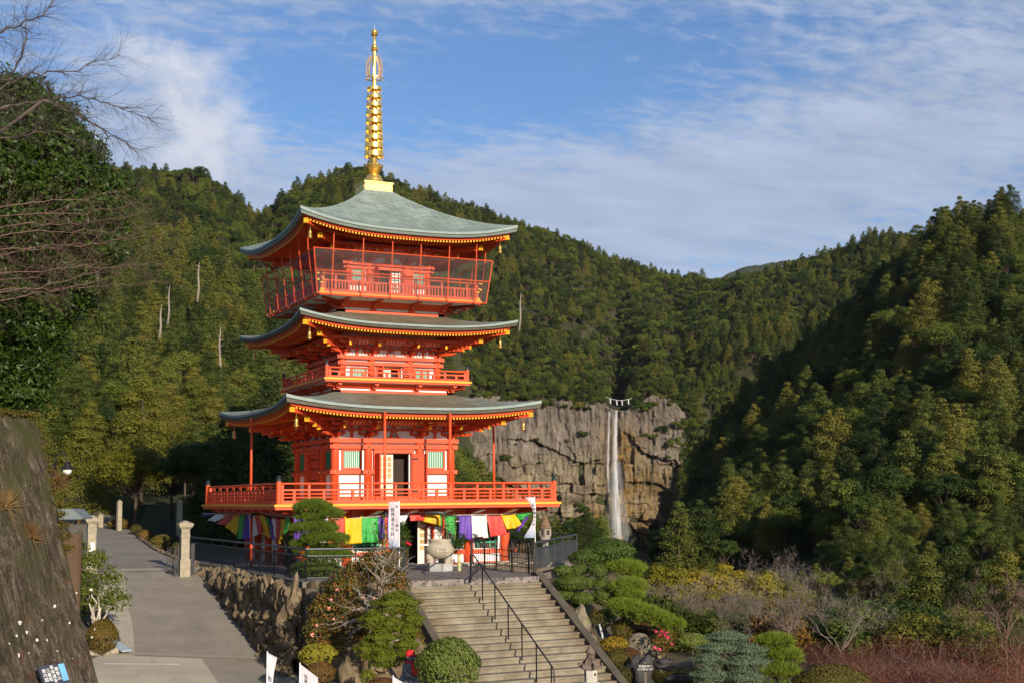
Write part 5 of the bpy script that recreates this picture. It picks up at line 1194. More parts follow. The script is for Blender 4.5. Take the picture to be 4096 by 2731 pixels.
# ---- sign by the pond
sg = at_D(1482, 1532, 36.0); kk = pxm(36.0); r = empty('garden_sign', (sg.x, sg.y, -6.0), YAW); tag(r, 'small black wooden sign with white writing beside the pond', 'sign'); hs = sg.z+6.0
m = MB(); m.box((0, 0, hs/2), (0.07, 0.06, hs+0.3)); m.build('post', simple('grey_wood_post', (0.12, 0.095, 0.07), 0.9, 0, 0.2), r)
m = MB(); m.box((0, -0.05, hs), (23*kk, 0.03, 16*kk), 0, rot('Y', 0.06)); m.build('board', simple('black_sign_wood', (0.022, 0.018, 0.018), 0.7), r)
text('竹垣の中へ\n入らぬように', 0.072, 'lettering', simple('white_letter_paint', (0.8, 0.78, 0.74), 0.7), r, Matrix.Translation((0, -0.068, hs)) @ Matrix.Rotation(PI/2, 4, 'X'))
# ---- bamboo vase by the front pipe
bv = at_z(1837/GS, 2281/GS, TZ); r = empty('bamboo_vase', (bv.x, bv.y, TZ)); tag(r, 'green bamboo vase with leafy sprigs beside the urn', 'vase')
m = MB(); m.lathe((0, 0, 0), [(0.068, 0), (0.068, 0.17), (0.074, 0.18), (0.068, 0.19), (0.068, 0.36), (0.074, 0.37), (0.068, 0.38), (0.066, 0.60)], 14); m.build('bamboo_stem', simple('green_bamboo', (0.40, 0.42, 0.20), 0.4, 0, 0.2, 5), r, 'auto')
VASE = r
# ================================================================ LEAVES AND BRANCHES
def leafcloud(rng, C, R, n, size, aspect=0.55, shell=(0.55, 1.0), up=0.25, out=0.7, lower=0.35, droop=0.0, rnd=0.45, lum=1.0):
    """n leaf-sized faces through each ellipsoid clump: C centres (k,3), R radii (k,3), n per clump"""
    C = np.asarray(C, float); R = np.asarray(R, float); n = np.broadcast_to(np.asarray(n, int), (len(C),))
    idx = np.repeat(np.arange(len(C)), n); N = len(idx)
    d = rng.normal(size=(N, 3)); d /= np.linalg.norm(d, axis=1)[:, None]
    flip = (d[:, 2] < 0) & (rng.random(N) > lower); d[flip, 2] *= -1
    rr = shell[0]+(shell[1]-shell[0])*rng.random(N)**0.6
    lump = 1+lum*0.16*np.sin(d[:, 0]*5+idx*1.7)*np.sin(d[:, 1]*5+idx*0.9)+lum*0.10*np.sin(d[:, 2]*9+idx)
    P = C[idx]+d*R[idx]*(rr*lump)[:, None]
    nr = d*out+rng.normal(size=(N, 3))*rnd+np.array([0, 0, up]); nr /= np.linalg.norm(nr, axis=1)[:, None]
    t = np.cross(nr, rng.normal(size=(N, 3))); t[:, 2] -= droop; t /= np.linalg.norm(t, axis=1)[:, None]+1e-9
    b = np.cross(nr, t); s = size*(0.65+0.7*rng.random(N))[:, None]*0.5
    V = np.stack([P-t*s, P+b*s*aspect, P+t*s, P-b*s*aspect], 1).reshape(-1, 3)
    return V, np.arange(4*N).reshape(-1, 4)
def needles(rng, C, R, ntuft, nneed=10, ln=0.13, w=0.006, lower=0.2):
    """tufts of long needles fanning out of each pad"""
    C = np.asarray(C, float); R = np.asarray(R, float); k = np.broadcast_to(np.asarray(ntuft, int), (len(C),))
    idx = np.repeat(np.arange(len(C)), k); N = len(idx)
    d = rng.normal(size=(N, 3)); d /= np.linalg.norm(d, axis=1)[:, None]; fl = (d[:, 2] < 0) & (rng.random(N) > lower); d[fl, 2] *= -1
    P = C[idx]+d*R[idx]*(0.5+0.5*rng.random(N)**0.5)[:, None]*(1+0.15*np.sin(d[:, 0]*6+idx)*np.sin(d[:, 1]*6))[:, None]
    P = np.repeat(P, nneed, 0); ax = np.repeat(d*0.5+np.array([0, 0, 0.55]), nneed, 0)+rng.normal(size=(N*nneed, 3))*0.55; ax /= np.linalg.norm(ax, axis=1)[:, None]
    sd = np.cross(ax, rng.normal(size=ax.shape)); sd /= np.linalg.norm(sd, axis=1)[:, None]+1e-9
    L = ln*(0.7+0.5*rng.random(len(P)))[:, None]
    V = np.stack([P-sd*w, P+sd*w, P+ax*L], 1).reshape(-1, 3)
    return V, np.arange(len(V)).reshape(-1, 3)
def cat(parts):
    Vs, Fs, o = [], [], 0
    for V, F in parts: Vs.append(V); Fs.append(F+o); o += len(V)
    return np.concatenate(Vs), np.concatenate(Fs)
BARK = simple('brown_bark', (0.085, 0.06, 0.042), 0.9, 0, 0.35, 6, 0.4, 30, stretch=(1, 1, 0.3))
BARKP = simple('pale_bark', (0.42, 0.37, 0.31), 0.85, 0, 0.3, 6, 0.3, 30, stretch=(1, 1, 0.3))
BARKC = simple('pale_camellia_bark', (0.24, 0.20, 0.165), 0.85, 0, 0.3, 6, 0.3, 30)
BARKG = simple('grey_twig_bark', (0.15, 0.118, 0.098), 0.9, 0, 0.3, 6)
BARKR = simple('reddish_twig_bark', (0.16, 0.098, 0.078), 0.9, 0, 0.3, 6)
L_PINE = leafmat('pine_needle', [(0.070, 0.115, 0.012), (0.145, 0.195, 0.018), (0.23, 0.27, 0.032)], 0.15, 1.5)
L_JUN = leafmat('juniper_spray', [(0.095, 0.120, 0.009), (0.185, 0.195, 0.013), (0.28, 0.235, 0.024)], 0.2, 2.0)
L_BOX = leafmat('small_clipped_leaf', [(0.036, 0.066, 0.010), (0.080, 0.115, 0.019), (0.155, 0.18, 0.036)], 0.15, 2.5, 0.45)
L_DARK = leafmat('dark_evergreen_leaf', [(0.020, 0.042, 0.006), (0.045, 0.080, 0.010), (0.085, 0.115, 0.016)], 0.2, 0.5, 0.5)
L_CAM = leafmat('turning_leaf', [(0.034, 0.048, 0.009), (0.065, 0.075, 0.013), (0.115, 0.095, 0.016), (0.20, 0.105, 0.022), (0.27, 0.070, 0.018)], 0.2, 2.5, 0.6, 0.62)
L_AZ = leafmat('rusty_azalea_leaf', [(0.060, 0.030, 0.013), (0.11, 0.052, 0.020), (0.145, 0.085, 0.022)], 0.15, 3.0)
L_AZG = leafmat('olive_azalea_leaf', [(0.055, 0.050, 0.012), (0.10, 0.085, 0.014), (0.17, 0.095, 0.020)], 0.15, 3.0)
L_BLUE = leafmat('blue_green_needle', [(0.034, 0.062, 0.034), (0.072, 0.112, 0.060), (0.13, 0.17, 0.096)], 0.1, 2.0)
L_YEL = leafmat('yellow_leaf', [(0.17, 0.11, 0.015), (0.30, 0.20, 0.015), (0.36, 0.27, 0.03)], 0.25, 3.0)
L_REDB = leafmat('russet_twig', [(0.075, 0.028, 0.018), (0.15, 0.052, 0.032), (0.24, 0.090, 0.050)], 0.1, 1.0, 0.6, 0.4)
L_FRESH = leafmat('light_green_leaf', [(0.050, 0.080, 0.010), (0.095, 0.125, 0.015), (0.15, 0.17, 0.022)], 0.3, 1.0)
PETAL = simple('pink_petal', (0.75, 0.05, 0.16), 0.5, 0, 0.15, 20); PETALP = simple('pale_pink_petal', (0.75, 0.30, 0.24), 0.5, 0, 0.15, 20)
def pad(u0, u1, v0, v1, D, depth=0.9, off=0.0):
    """clump whose outline was surveyed as a box on the photograph, standing at distance D"""
    k = pxm(D); c = at_D((u0+u1)/2, (v0+v1)/2, D+off); return tuple(c), ((u1-u0)/2*k, (u1-u0)/2*k*depth, (v1-v0)/2*k)
def reframe(pads): return [p[0] for p in pads], [p[1] for p in pads]
def branch_poly(m, a, b, r0, r1, rg, n=5, wob=0.12, sag=0.0, sides=6):
    a, b = Vector(a), Vector(b); L = (b-a).length; pts = []
    for i in range(n+1):
        f = i/n; w = wob*L*math.sin(PI*f); pts.append(a.lerp(b, f)+Vector((rg.uniform(-w, w), rg.uniform(-w, w), rg.uniform(-w, w)*0.6+sag*L*math.sin(PI*f))))
    m.tube(pts, [lerp(r0, r1, i/n) for i in range(n+1)], sides); return pts
def grow(m, p, d, L, r, depth, rg, n=3, spread=0.7, up=0.05, shrink=0.68, seg=4, wob=0.22, leafpts=None):
    p = Vector(p); d = Vector(d).normalized(); pts = [p]; nodes = []
    for i in range(seg):
        d = (d+Vector((rg.gauss(0, wob), rg.gauss(0, wob), rg.gauss(0, wob)*0.8+up))).normalized(); p = p+d*(L/seg); pts.append(p); nodes.append((p, d))
    rr = [lerp(r, r*0.55, i/seg) for i in range(seg+1)]
    m.tube(pts, rr, 7 if r > 0.06 else (5 if r > 0.02 else 3), cap=False)
    if depth <= 0:
        if leafpts is not None: leafpts += pts[1:]
        return
    for i in range(n):
        f = rg.uniform(0.3, 1.0) if i else 1.0; j = min(seg-1, int(f*seg)); q, dd = nodes[j if i else seg-1]
        side = dd.orthogonal().normalized(); side.rotate(Matrix.Rotation(rg.uniform(0, 2*PI), 3, dd))
        k = spread*rg.uniform(0.6, 1.2) if i else spread*0.35
        grow(m, q, dd+side*k, L*shrink*rg.uniform(0.75, 1.15), rr[j+1]*0.72, depth-1, rg, n, spread, up, shrink, seg, wob, leafpts)
def plant(name, base, label, cat_, group=None):
    r = empty(name, base); tag(r, label, cat_, group); return r
def foliage_obj(r, V, F, mat, name='foliage'):
    V = V-np.array(r.location); return link(name, np_mesh(name, V, F, mat), r)
def trunk_obj(r, m, mat, name='trunk'):
    o = Vector(r.location); m.v = [(x-o.x, y-o.y, z-o.z) for x, y, z in m.v]; return m.build(name, mat, r, True)
def ground_z(x, y): return near_ground(x, y)-0.03
# ---------------------------------------------------------------- garden shrubs and trees
def pruned(name, base, pads, kind, label, cat_, mat, bark=BARK, group=None, size=0.06, dens=1.0, trunk_r=0.10, seed=1, aspect=0.6, extra=None):
    rng = np.random.default_rng(seed); rg = random.Random(seed); r = plant(name, base, label, cat_, group)
    C, R = reframe(pads); parts = []
    for c, q in zip(C, R):
        area = 4*PI*((q[0]*q[1])**1.6/2+(q[0]*q[2])**1.6/2)**(1/1.6)*0.8
        if kind == 'needle': n = int(area*130*dens)+12; parts.append(needles(rng, [c], [q], n, 9, size*2.0, 0.0065 if size < 0.08 else 0.009))
        else: cl_ = kind in ('clip', 'spray'); sp_ = kind == 'spray'; n = int(area/(size*size*aspect*0.5)*(1.9 if cl_ else 1.05)*dens)+30; parts.append(leafcloud(rng, [c], [q], n, size, aspect, (0.62 if sp_ else 0.80, 1.0) if cl_ else (0.4, 1.0), 0.2, 0.8 if cl_ else 0.7, 0.5, 0.0, 0.42 if cl_ else 0.45, 1.5 if sp_ else 0.35 if cl_ else 1.0))
    V, F = cat(parts); foliage_obj(r, V, F, mat)
    m = MB(); top = max(C, key=lambda c: c[2]); mid = [tuple(base)]; z0 = base[2]
    b = Vector(base); t = Vector(top); pts = branch_poly(m, b-Vector((0, 0, 0.15)), t-Vector((0, 0, 0.05)), trunk_r, trunk_r*0.3, rg, 7, 0.10, 0.0, 8)
    for c, q in zip(C, R):
        c = Vector(c); s_ = min(pts, key=lambda p: abs(p.z-(c.z-0.25))+0.2*(p-c).length); branch_poly(m, s_, c-Vector((0, 0, q[2]*0.3)), trunk_r*0.4, trunk_r*0.18, rg, 4, 0.12, 0.0, 5)
        for _ in range(5):
            e = c+Vector((rg.uniform(-.75, .75)*q[0], rg.uniform(-.75, .75)*q[1], rg.uniform(-.3, .4)*q[2])); branch_poly(m, c-Vector((0, 0, q[2]*0.3)), e, trunk_r*0.16, trunk_r*0.06, rg, 3, 0.12, 0, 4)
    trunk_obj(r, m, bark); return r
def base_at(u, v, D, z=None):
    p = at_D(u, v, D); return (p.x, p.y, ground_z(p.x, p.y) if z is None else z)
P_ = pad
# pine in front of the left corner of the pagoda
D = 46.0; pine_pads = [P_(681, 755, 1152, 1188, D), P_(734, 783, 1170, 1197, D-0.2), P_(685, 740, 1182, 1200, D), P_(675, 769, 1201, 1232, D), P_(700, 793, 1226, 1258, D-0.2), P_(671, 703, 1244, 1266, D), P_(707, 802, 1264, 1293, D), P_(680, 773, 1294, 1328, D)]
pine_pads = [(c_, (q_[0]*1.1, q_[1]*1.1, q_[2]*1.12)) for c_, q_ in pine_pads]
pruned('pine_tree', base_at(730, 1325, D, TZ), pine_pads, 'needle', 'layered bright green pine on the terrace before the left corner of the pagoda', 'pine tree', L_PINE, seed=3, size=0.085, dens=2.2)
pruned('evergreen_shrub', base_at(660, 1290, 48, TZ), [P_(642, 678, 1222, 1262, 48), P_(650, 690, 1258, 1300, 48)], 'leaf', 'dark shrub in the shade behind the layered pine', 'shrub', L_DARK, seed=4, size=0.09)
# camellia-like shrub with turning leaves
D = 40.0; cam_pads = [P_(716, 770, 1370, 1430, D), P_(752, 832, 1318, 1385, D), P_(818, 885, 1272, 1335, D+0.5), P_(700, 745, 1420, 1480, D-0.5), P_(760, 850, 1395, 1455, D), P_(862, 925, 1300, 1350, D+0.6), P_(730, 800, 1445, 1500, D-0.5), P_(800, 850, 1445, 1490, D), P_(880, 912, 1268, 1300, D+0.8), P_(790, 830, 1290, 1330, D+0.5), P_(905, 940, 1325, 1365, D+0.5)]
cam_pads = [(c_, tuple(x*1.22 for x in q_)) for c_, q_ in cam_pads]
r = pruned('camellia_shrub', base_at(840, 1500, 40.3), cam_pads, 'leaf', 'large straggly shrub with red and green leaves and pale branches left of the stairs', 'shrub', L_CAM, BARKC, seed=6, size=0.085, dens=1.15, trunk_r=0.06)
m = MB(); rg = random.Random(44)
for a_, b_ in (((862, 1440), (878, 1350)), ((878, 1350), (886, 1300)), ((880, 1340), (915, 1310)), ((880, 1345), (850, 1290)), ((850, 1400), (790, 1385)), ((855, 1420), (760, 1440)), ((886, 1300), (905, 1268)), ((886, 1300), (868, 1262)), ((840, 1430), (800, 1470)), ((915, 1310), (945, 1300)), ((850, 1390), (815, 1350))):
    for _ in range(2): 
        pp = branch_poly(m, at_D(*a_, D-1.0), at_D(b_[0]+rg.uniform(-12, 12), b_[1]+rg.uniform(-10, 10), D-1.2), 0.026, 0.009, rg, 5, 0.14)
        for __ in range(4): q = rg.choice(pp); branch_poly(m, q, q+Vector((rg.uniform(-.5, .5), rg.uniform(-.4, .2), rg.uniform(0, .45))), 0.012, 0.005, rg, 3, 0.15, 0, 3)
trunk_obj(r, m, BARKC, 'branches')
def blooms(r, pts, mat, s, seed):
    rng = np.random.default_rng(seed); C = np.array([tuple(p) for p in pts]); V, F = leafcloud(rng, C, np.full((len(C), 3), s), 26, s*1.3, 0.8, (0.3, 1.0)); foliage_obj(r, V, F, mat, 'blossom')
blooms(r, [at_D(*p, 39.0) for p in ((775, 1354), (760, 1376), (767, 1421), (727, 1437), (835, 1371), (858, 1374), (756, 1397), (735, 1478), (718, 1457))], PETALP, 0.042, 3)
# cloud-clipped juniper
D = 37.0; jp = [P_(866, 953, 1363, 1411, D), P_(832, 883, 1403, 1445, D-0.3), P_(876, 921, 1416, 1452, D-0.3), P_(924, 970, 1406, 1440, D+0.2), P_(916, 957, 1435, 1464, D), P_(847, 904, 1444, 1490, D-0.3), P_(902, 962, 1461, 1502, D), P_(822, 870, 1471, 1512, D-0.2), P_(849, 921, 1492, 1534, D-0.4), P_(915, 955, 1494, 1516, D)]
jp = [(c_, (q_[0]*1.12, q_[1]*1.12, q_[2]*1.02)) for c_, q_ in jp]
pruned('juniper_tree', base_at(893, 1545, 37), jp, 'spray', 'cloud clipped yellow green juniper left of the stairs', 'tree', L_JUN, BARKC, seed=8, size=0.048, dens=1.25, trunk_r=0.09)
pruned('juniper_shrub', base_at(845, 1570, 36), [P_(825, 863, 1536, 1572, 36)], 'leaf', 'small round green juniper at the foot of the clipped one', 'shrub', L_JUN, seed=9, size=0.05, trunk_r=0.05)
def mound(u0, u1, v0, v1, D, label, mat, seed, size=0.05, cat_='shrub', group=None, name='azalea_shrub', dens=1.1):
    c, q = pad(u0, u1, v0, v1, D); b = (c[0], c[1], c[2]-q[2]*1.05); return pruned(name, b, [(c, q)], 'clip', label, cat_, mat, seed=seed, size=size, dens=dens, trunk_r=0.04, group=group)
mound(702, 770, 1520, 1568, 36.5, 'round red brown azalea beside the fluttering white banner', L_AZ, 11)
mound(845, 905, 1556, 1590, 35, 'low red brown azalea at the bottom edge below the juniper', L_AZ, 12)
mound(687, 774, 1478, 1528, 38.5, 'loose yellow green shrub below the straggly camellia', L_JUN, 13, 0.07, name='leafy_shrub', dens=0.6)
mound(957, 1101, 1466, 1600, 34.5, 'big round clipped dark green bush beside the stairs', L_BOX, 14, 0.075, name='clipped_bush', dens=1.1)
mound(940, 975, 1440, 1500, 37.5, 'thin shrub with pale blooms between juniper and stair wall', L_CAM, 15, 0.07, name='camellia_shrub', dens=0.5)
# roadside tree with white stems
D = 46.5; tp = [P_(165, 235, 1268, 1330, D), P_(215, 285, 1300, 1372, D-0.3), P_(170, 232, 1330, 1400, D), P_(235, 300, 1350, 1410, D-0.3), P_(155, 200, 1290, 1370, D+0.4), P_(196, 250, 1262, 1306, D), P_(205, 262, 1368, 1410, D)]
r = pruned('roadside_tree', base_at(221, 1438, 46.5), tp, 'leaf', 'small leafy tree with several white stems at the left edge of the road', 'tree', L_FRESH, BARKP, seed=16, size=0.085, dens=0.62, trunk_r=0.07)
m = MB(); rg = random.Random(5); b = at_D(221, 1440, D)
for e in ((205, 1385), (225, 1370), (243, 1375), (255, 1390), (212, 1350)): branch_poly(m, b, at_D(*e, D-0.3), 0.05, 0.02, rg, 5, 0.08, 0, 6)
trunk_obj(r, m, BARKP, 'stems')
mound(203, 268, 1424, 1498, 44.5, 'olive and rust clipped azalea at the foot of the white stemmed tree', L_AZG, 17, 0.055)
pruned('evergreen_shrub', base_at(180, 1420, 50), [P_(150, 200, 1225, 1300, 50), P_(160, 205, 1290, 1360, 50), P_(175, 215, 1355, 1425, 48)], 'leaf', 'dark evergreen shrub tucked behind the masonry wall', 'shrub', L_DARK, seed=18, size=0.09, dens=0.8)
m = MB(); rg = random.Random(6)
for i in range(9): p = on_road(208+i*7.5, 1506-0.8*i); m.blob((p.x, p.y, p.z+0.06), (0.13, 0.10, 0.12), 0, 7, 5, i, 0.2)
tag(m.build('planter_stones', GRAN, None, True), 'row of small pale stones edging the rust coloured azalea', 'stone edging')
p = on_road(274, 1496); m = MB(); m.box((0, 0, 0), (0.34, 0.95, 0.05), 0, rotz(0.35) @ rot('X', 0.25))
tag(m.build('ramp_plate', simple('pale_blue_metal', (0.42, 0.50, 0.56), 0.5, 0.3, 0.08), None, False, (p.x, p.y, p.z+0.18)), 'pale blue grey metal ramp plate leaning on the road kerb', 'ramp plate')
for i, (u0, u1, v0, v1, D_, lb) in enumerate(((345, 400, 1228, 1262, 70, 'low clipped brown green hedge nearest the right gate pillar'), (318, 350, 1216, 1244, 76, 'low clipped hedge in the middle of the upper road verge'), (248, 300, 1192, 1214, 86, 'low clipped hedge at the far end of the upper road'), (392, 418, 1246, 1280, 64, 'small dark shrub behind the right gate pillar'), (300, 326, 1204, 1226, 80, 'small clipped shrub on the upper road verge'))):
    mound(u0, u1, v0, v1, D_, lb, L_AZG, 140+i, 0.09, name='hedge', cat_='hedge')
# right-hand garden
D = 47.0; pp = [P_(1272, 1315, 1299, 1320, D), P_(1308, 1350, 1297, 1319, D+0.3), P_(1354, 1397, 1296, 1324, D), P_(1277, 1360, 1322, 1353, D-0.2), P_(1360, 1404, 1328, 1359, D), P_(1270, 1318, 1353, 1377, D-0.2), P_(1313, 1364, 1361, 1387, D-0.3), P_(1362, 1419, 1353, 1388, D-0.2)]
pp = [(c_, tuple(x*1.13 for x in q_)) for c_, q_ in pp]
pruned('podocarpus_tree', base_at(1335, 1400, 47.2), pp, 'clip', 'evergreen clipped into small green clouds right of the stairs', 'tree', L_BOX, seed=21, size=0.06, dens=1.1, trunk_r=0.09)
D = 51.0; pruned('clipped_bush', base_at(1395, 1330, 51), [P_(1340, 1460, 1236, 1300, D), P_(1306, 1382, 1262, 1300, D-0.5)], 'clip', 'large dome clipped evergreen in front of the waterfall foot', 'bush', L_BOX, seed=22, size=0.075, dens=1.1, trunk_r=0.10)
D = 46.0; pruned('pine_tree', base_at(1440, 1470, 46), [P_(1394, 1482, 1290, 1330, D+1), P_(1404, 1486, 1330, 1372, D+0.5), P_(1394, 1470, 1378, 1412, D-0.5), P_(1440, 1512, 1392, 1424, D-0.8), P_(1485, 1548, 1408, 1440, D-1), P_(1520, 1572, 1424, 1448, D-1.1), P_(1420, 1480, 1355, 1385, D)], 'needle', 'bright green pine with one long branch reaching right over the boulder', 'pine tree', L_PINE, seed=23, size=0.095, dens=1.35, trunk_r=0.13)
STM = BOUL
def rock(u0, u1, v0, v1, D, label, seed, mat=None, amp=0.22, group=None, name='boulder'):
    k = pxm(D); c = at_D((u0+u1)/2, (v0+v1)/2, D); m = MB(); m.blob((0, 0, 0), ((u1-u0)/2*k, (u1-u0)/2*k*0.8, (v1-v0)/2*k*1.1), 0, 18, 12, seed, amp)
    o = m.build(name, mat or STM, None, True, (c.x, c.y, c.z)); tag(o, label, 'rock', group); return o
MOSSR, t = newmat('mossy_garden_rock'); N = NT(t); v = N.coord()
c = N.ramp(N.noise(v, 2.4, 7, 0.7, 0.5), [(0.3, (0.07, 0.058, 0.042)), (0.5, (0.20, 0.17, 0.12)), (0.7, (0.38, 0.34, 0.27))]); c = N.mix(N.rng(N.noise(v, 2.9, 5, 0.6), 0.5, 0.62, 0, 0.7), c, (0.13, 0.12, 0.022))
N.pbr(c, 0.9, 0, N.bump(N.noise(v, 6, 8, 0.75), 0.8, 0.06), 0.2)
rock(1306, 1354, 1400, 1462, 45.5, 'tall pale mossy boulder against the right stair wall', 31, MOSSR)
rock(1350, 1370, 1456, 1482, 45.0, 'small pale rock beside the trickle of water', 32, MOSSR)
rock(1434, 1504, 1458, 1516, 44.5, 'big rounded mossy boulder below the long pine branch', 33, MOSSR, 0.16)
rock(1494, 1528, 1494, 1520, 44.0, 'pale pointed rock right of the big rounded boulder', 34, MOSSR)
rock(1443, 1503, 1513, 1590, 42.0, 'dark upright boulder behind the small black sign', 35, simple('dark_wet_rock', (0.045, 0.043, 0.042), 0.7, 0, 0.4, 5, 0.5, 20))
for i, (a_, b_, c_, d_) in enumerate(((1502, 1545, 1513, 1535), (1514, 1530, 1526, 1542), (1530, 1544, 1528, 1542), (1545, 1562, 1527, 1543), (1553, 1600, 1519, 1538), (1534, 1598, 1548, 1566), (1520, 1560, 1562, 1580))):
    rock(a_, b_, c_, d_, 42.5, 'dark flat rock at the edge of the little pond', 36+i, MATS['dark_wet_rock'] if i in (0, 5, 6) else MOSSR, 0.2, 'rocks around the little pond', 'pond_rock')
rock(782, 830, 1500, 1600, 37.5, 'grey boulder at the bottom edge under the camellia', 50, BOUL, 0.2); rock(943, 982, 1478, 1530, 37.0, 'brown pointed boulder behind the red capped statue', 51, BOUL, 0.2)
pruned('small_shrub', base_at(1366, 1440, 45.5), [P_(1352, 1384, 1397, 1438, 45.5)], 'leaf', 'small red tinged shrub hanging beside the tall mossy boulder', 'shrub', L_CAM, seed=24, size=0.05, dens=0.9, trunk_r=0.04)
mound(1376, 1445, 1462, 1496, 44.0, 'yellow leaved shrub below the dark pine trunk', L_YEL, 25, 0.06, name='yellow_shrub', dens=0.55)
mound(1386, 1446, 1490, 1540, 42.5, 'olive and orange clipped azalea beside the right stair wall', L_AZG, 26)
mound(1414, 1470, 1487, 1522, 43.5, 'rust red clipped azalea behind the olive one', L_AZ, 27)
mound(1408, 1452, 1530, 1580, 41.5, 'brownish loose azalea at the bottom of the right stair wall', L_AZG, 28, dens=0.7)
mound(1442, 1520, 1432, 1470, 47.0, 'low brown azalea in the shade of the long pine branch', L_AZ, 29)
r = mound(1494, 1552, 1446, 1500, 43.5, 'pink flowering camellia beside the big rounded boulder', L_CAM, 30, 0.07, name='camellia_shrub', dens=0.35)
blooms(r, [at_D(*p, 43.0) for p in ((1507, 1451), (1516, 1458), (1520, 1450), (1526, 1459), (1534, 1464), (1543, 1479), (1514, 1490), (1503, 1487), (1530, 1452))], PETAL, 0.045, 9)
mound(1547, 1632, 1455, 1492, 45.0, 'dark green rounded bush above the pond', L_BOX, 61, 0.07, name='clipped_bush')
D = 41.5; rng_ = [P_(1620, 1720, 1449, 1478, D+0.6), P_(1600, 1690, 1476, 1500, D), P_(1680, 1762, 1478, 1508, D+0.3), P_(1590, 1665, 1500, 1528, D-0.3), P_(1655, 1765, 1505, 1536, D), P_(1588, 1670, 1530, 1570, D-0.5), P_(1660, 1755, 1536, 1580, D-0.3)]
pruned('blue_pine_tree', base_at(1680, 1600, 41.5), rng_, 'leaf', 'blue green needled pine in tiers beside the pond', 'pine tree', L_BLUE, seed=63, size=0.065, dens=1.1, trunk_r=0.1, aspect=0.35)
D = 43.5; pruned('pine_tree', base_at(1790, 1600, 43.5), [P_(1738, 1822, 1459, 1494, D), P_(1760, 1842, 1490, 1530, D), P_(1745, 1838, 1525, 1575, D-0.3)], 'needle', 'bright green pine right of the blue green pine', 'pine tree', L_PINE, seed=64, size=0.09, dens=1.3)
mound(1826, 1992, 1530, 1600, 40.0, 'wide orange brown clipped shrub at the bottom edge', L_AZG, 65, 0.06, dens=1.0)
# russet leafless bushes along the bottom right
rg = random.Random(70); rngn = np.random.default_rng(70)
for i, (u, v, D, w, h) in enumerate(((1880, 1510, 47, 70, 45), (1960, 1520, 46, 90, 55), (2050, 1505, 47, 90, 60), (2150, 1515, 45, 100, 65), (2250, 1510, 46, 95, 65), (2340, 1500, 45, 90, 70), (2010, 1552, 42, 90, 45), (2120, 1558, 42, 90, 50), (2230, 1560, 41, 90, 50), (2330, 1558, 41, 90, 55))):
    c, q = pad(u-w, u+w, v-h*0.75, v+h, D); b = (c[0], c[1], c[2]-q[2]*1.2)
    r = plant('russet_bush', b, 'russet brown twiggy bush in the row along the bottom right corner', 'bush', 'russet bushes along the bottom right')
    V, F = leafcloud(rngn, [c], [q], 6000, 0.09, 0.10, (0.15, 1.0), 0.3, 0.3, 0.6); foliage_obj(r, V, F, L_REDB)
    m = MB()
    for _ in range(26): branch_poly(m, Vector(b)+Vector((rg.uniform(-.2, .2), rg.uniform(-.2, .2), 0)), Vector(c)+Vector((rg.uniform(-1, 1)*q[0]*0.9, rg.uniform(-1, 1)*q[1]*0.9, rg.uniform(0.2, 0.95)*q[2])), 0.02, 0.006, rg, 5, 0.10, 0, 4)
    trunk_obj(r, m, BARKR, 'stems')
# bare cherry trees
def bare(name, u, v, D, top, label, seed, L, r0, mat=BARKG, spread=0.85, n=3, depth=5, up=0.0, lean=(0, 0), group=None, zb=None, shrink=0.70):
    rg = random.Random(seed); p = at_D(u, v, D); t = at_D(top[0], top[1], D); b = Vector((p.x, p.y, p.z)); r = plant(name, b, label, 'tree', group); m = MB()
    pts = branch_poly(m, b-Vector((0, 0, 2.5)), t, r0, r0*0.75, rg, 4, 0.06, 0, 8); m2 = MB()
    rv = Vector((_R.x, _R.y, 0)); fv = Vector((-_R.y, _R.x, 0))
    for i in range(5):
        a_ = 2*PI*i/5+rg.uniform(-.3, .3); d_ = rv*math.cos(a_)*0.9+fv*math.sin(a_)*0.6+Vector((0, 0, rg.uniform(0.5, 1.2)))+rv*lean[0]
        grow(m2, t, d_, L*rg.uniform(0.8, 1.15), r0*0.5, depth-1, rg, n, spread, up, shrink)
    ends = [Vector(q_) for q_ in m2.v[::7]]; rgn_ = np.random.default_rng(seed); ends = [ends[i_] for i_ in rgn_.permutation(len(ends))[:360]]
    tv, tf = needles(rgn_, [tuple(q_) for q_ in ends], [(0.10, 0.10, 0.10)]*len(ends), 2, 3, 0.30, 0.004, 0.5); foliage_obj(r, tv, tf, mat, 'fine_twigs')
    trunk_obj(r, m, mat); trunk_obj(r, m2, mat, 'branches'); return r
BARKH = simple('silvery_cherry_twig', (0.17, 0.135, 0.115), 0.9, 0, 0.3, 6)
bare('cherry_tree', 1640, 1470, 56, (1640, 1432), 'bare grey cherry tree behind the dark rounded bush', 81, 0.85, 0.03, BARKH, depth=7)
bare('cherry_tree', 1808, 1525, 49, (1812, 1452), 'tall bare cherry tree with a pale forked trunk', 82, 1.12, 0.045, BARKH, depth=7, up=0.05)
bare('cherry_tree', 1925, 1545, 48, (1930, 1498), 'spreading bare cherry tree drooping towards the right', 83, 1.2, 0.045, BARKH, depth=7, up=0.0, lean=(0.25, 0))
bare('cherry_tree', 1715, 1520, 51, (1722, 1450), 'fine twigged bare cherry tree left of the forked one', 87, 0.8, 0.03, BARKH, depth=7)
bare('cherry_tree', 2310, 1540, 50, (2310, 1470), 'bare drooping tree near the right edge above the russet bushes', 84, 1.1, 0.045, BARKR, depth=7, up=-0.06)
bare('cherry_tree', 1550, 1460, 54, (1552, 1430), 'small bare shrubby tree behind the long pine branch', 85, 0.7, 0.03, BARKH, depth=6)
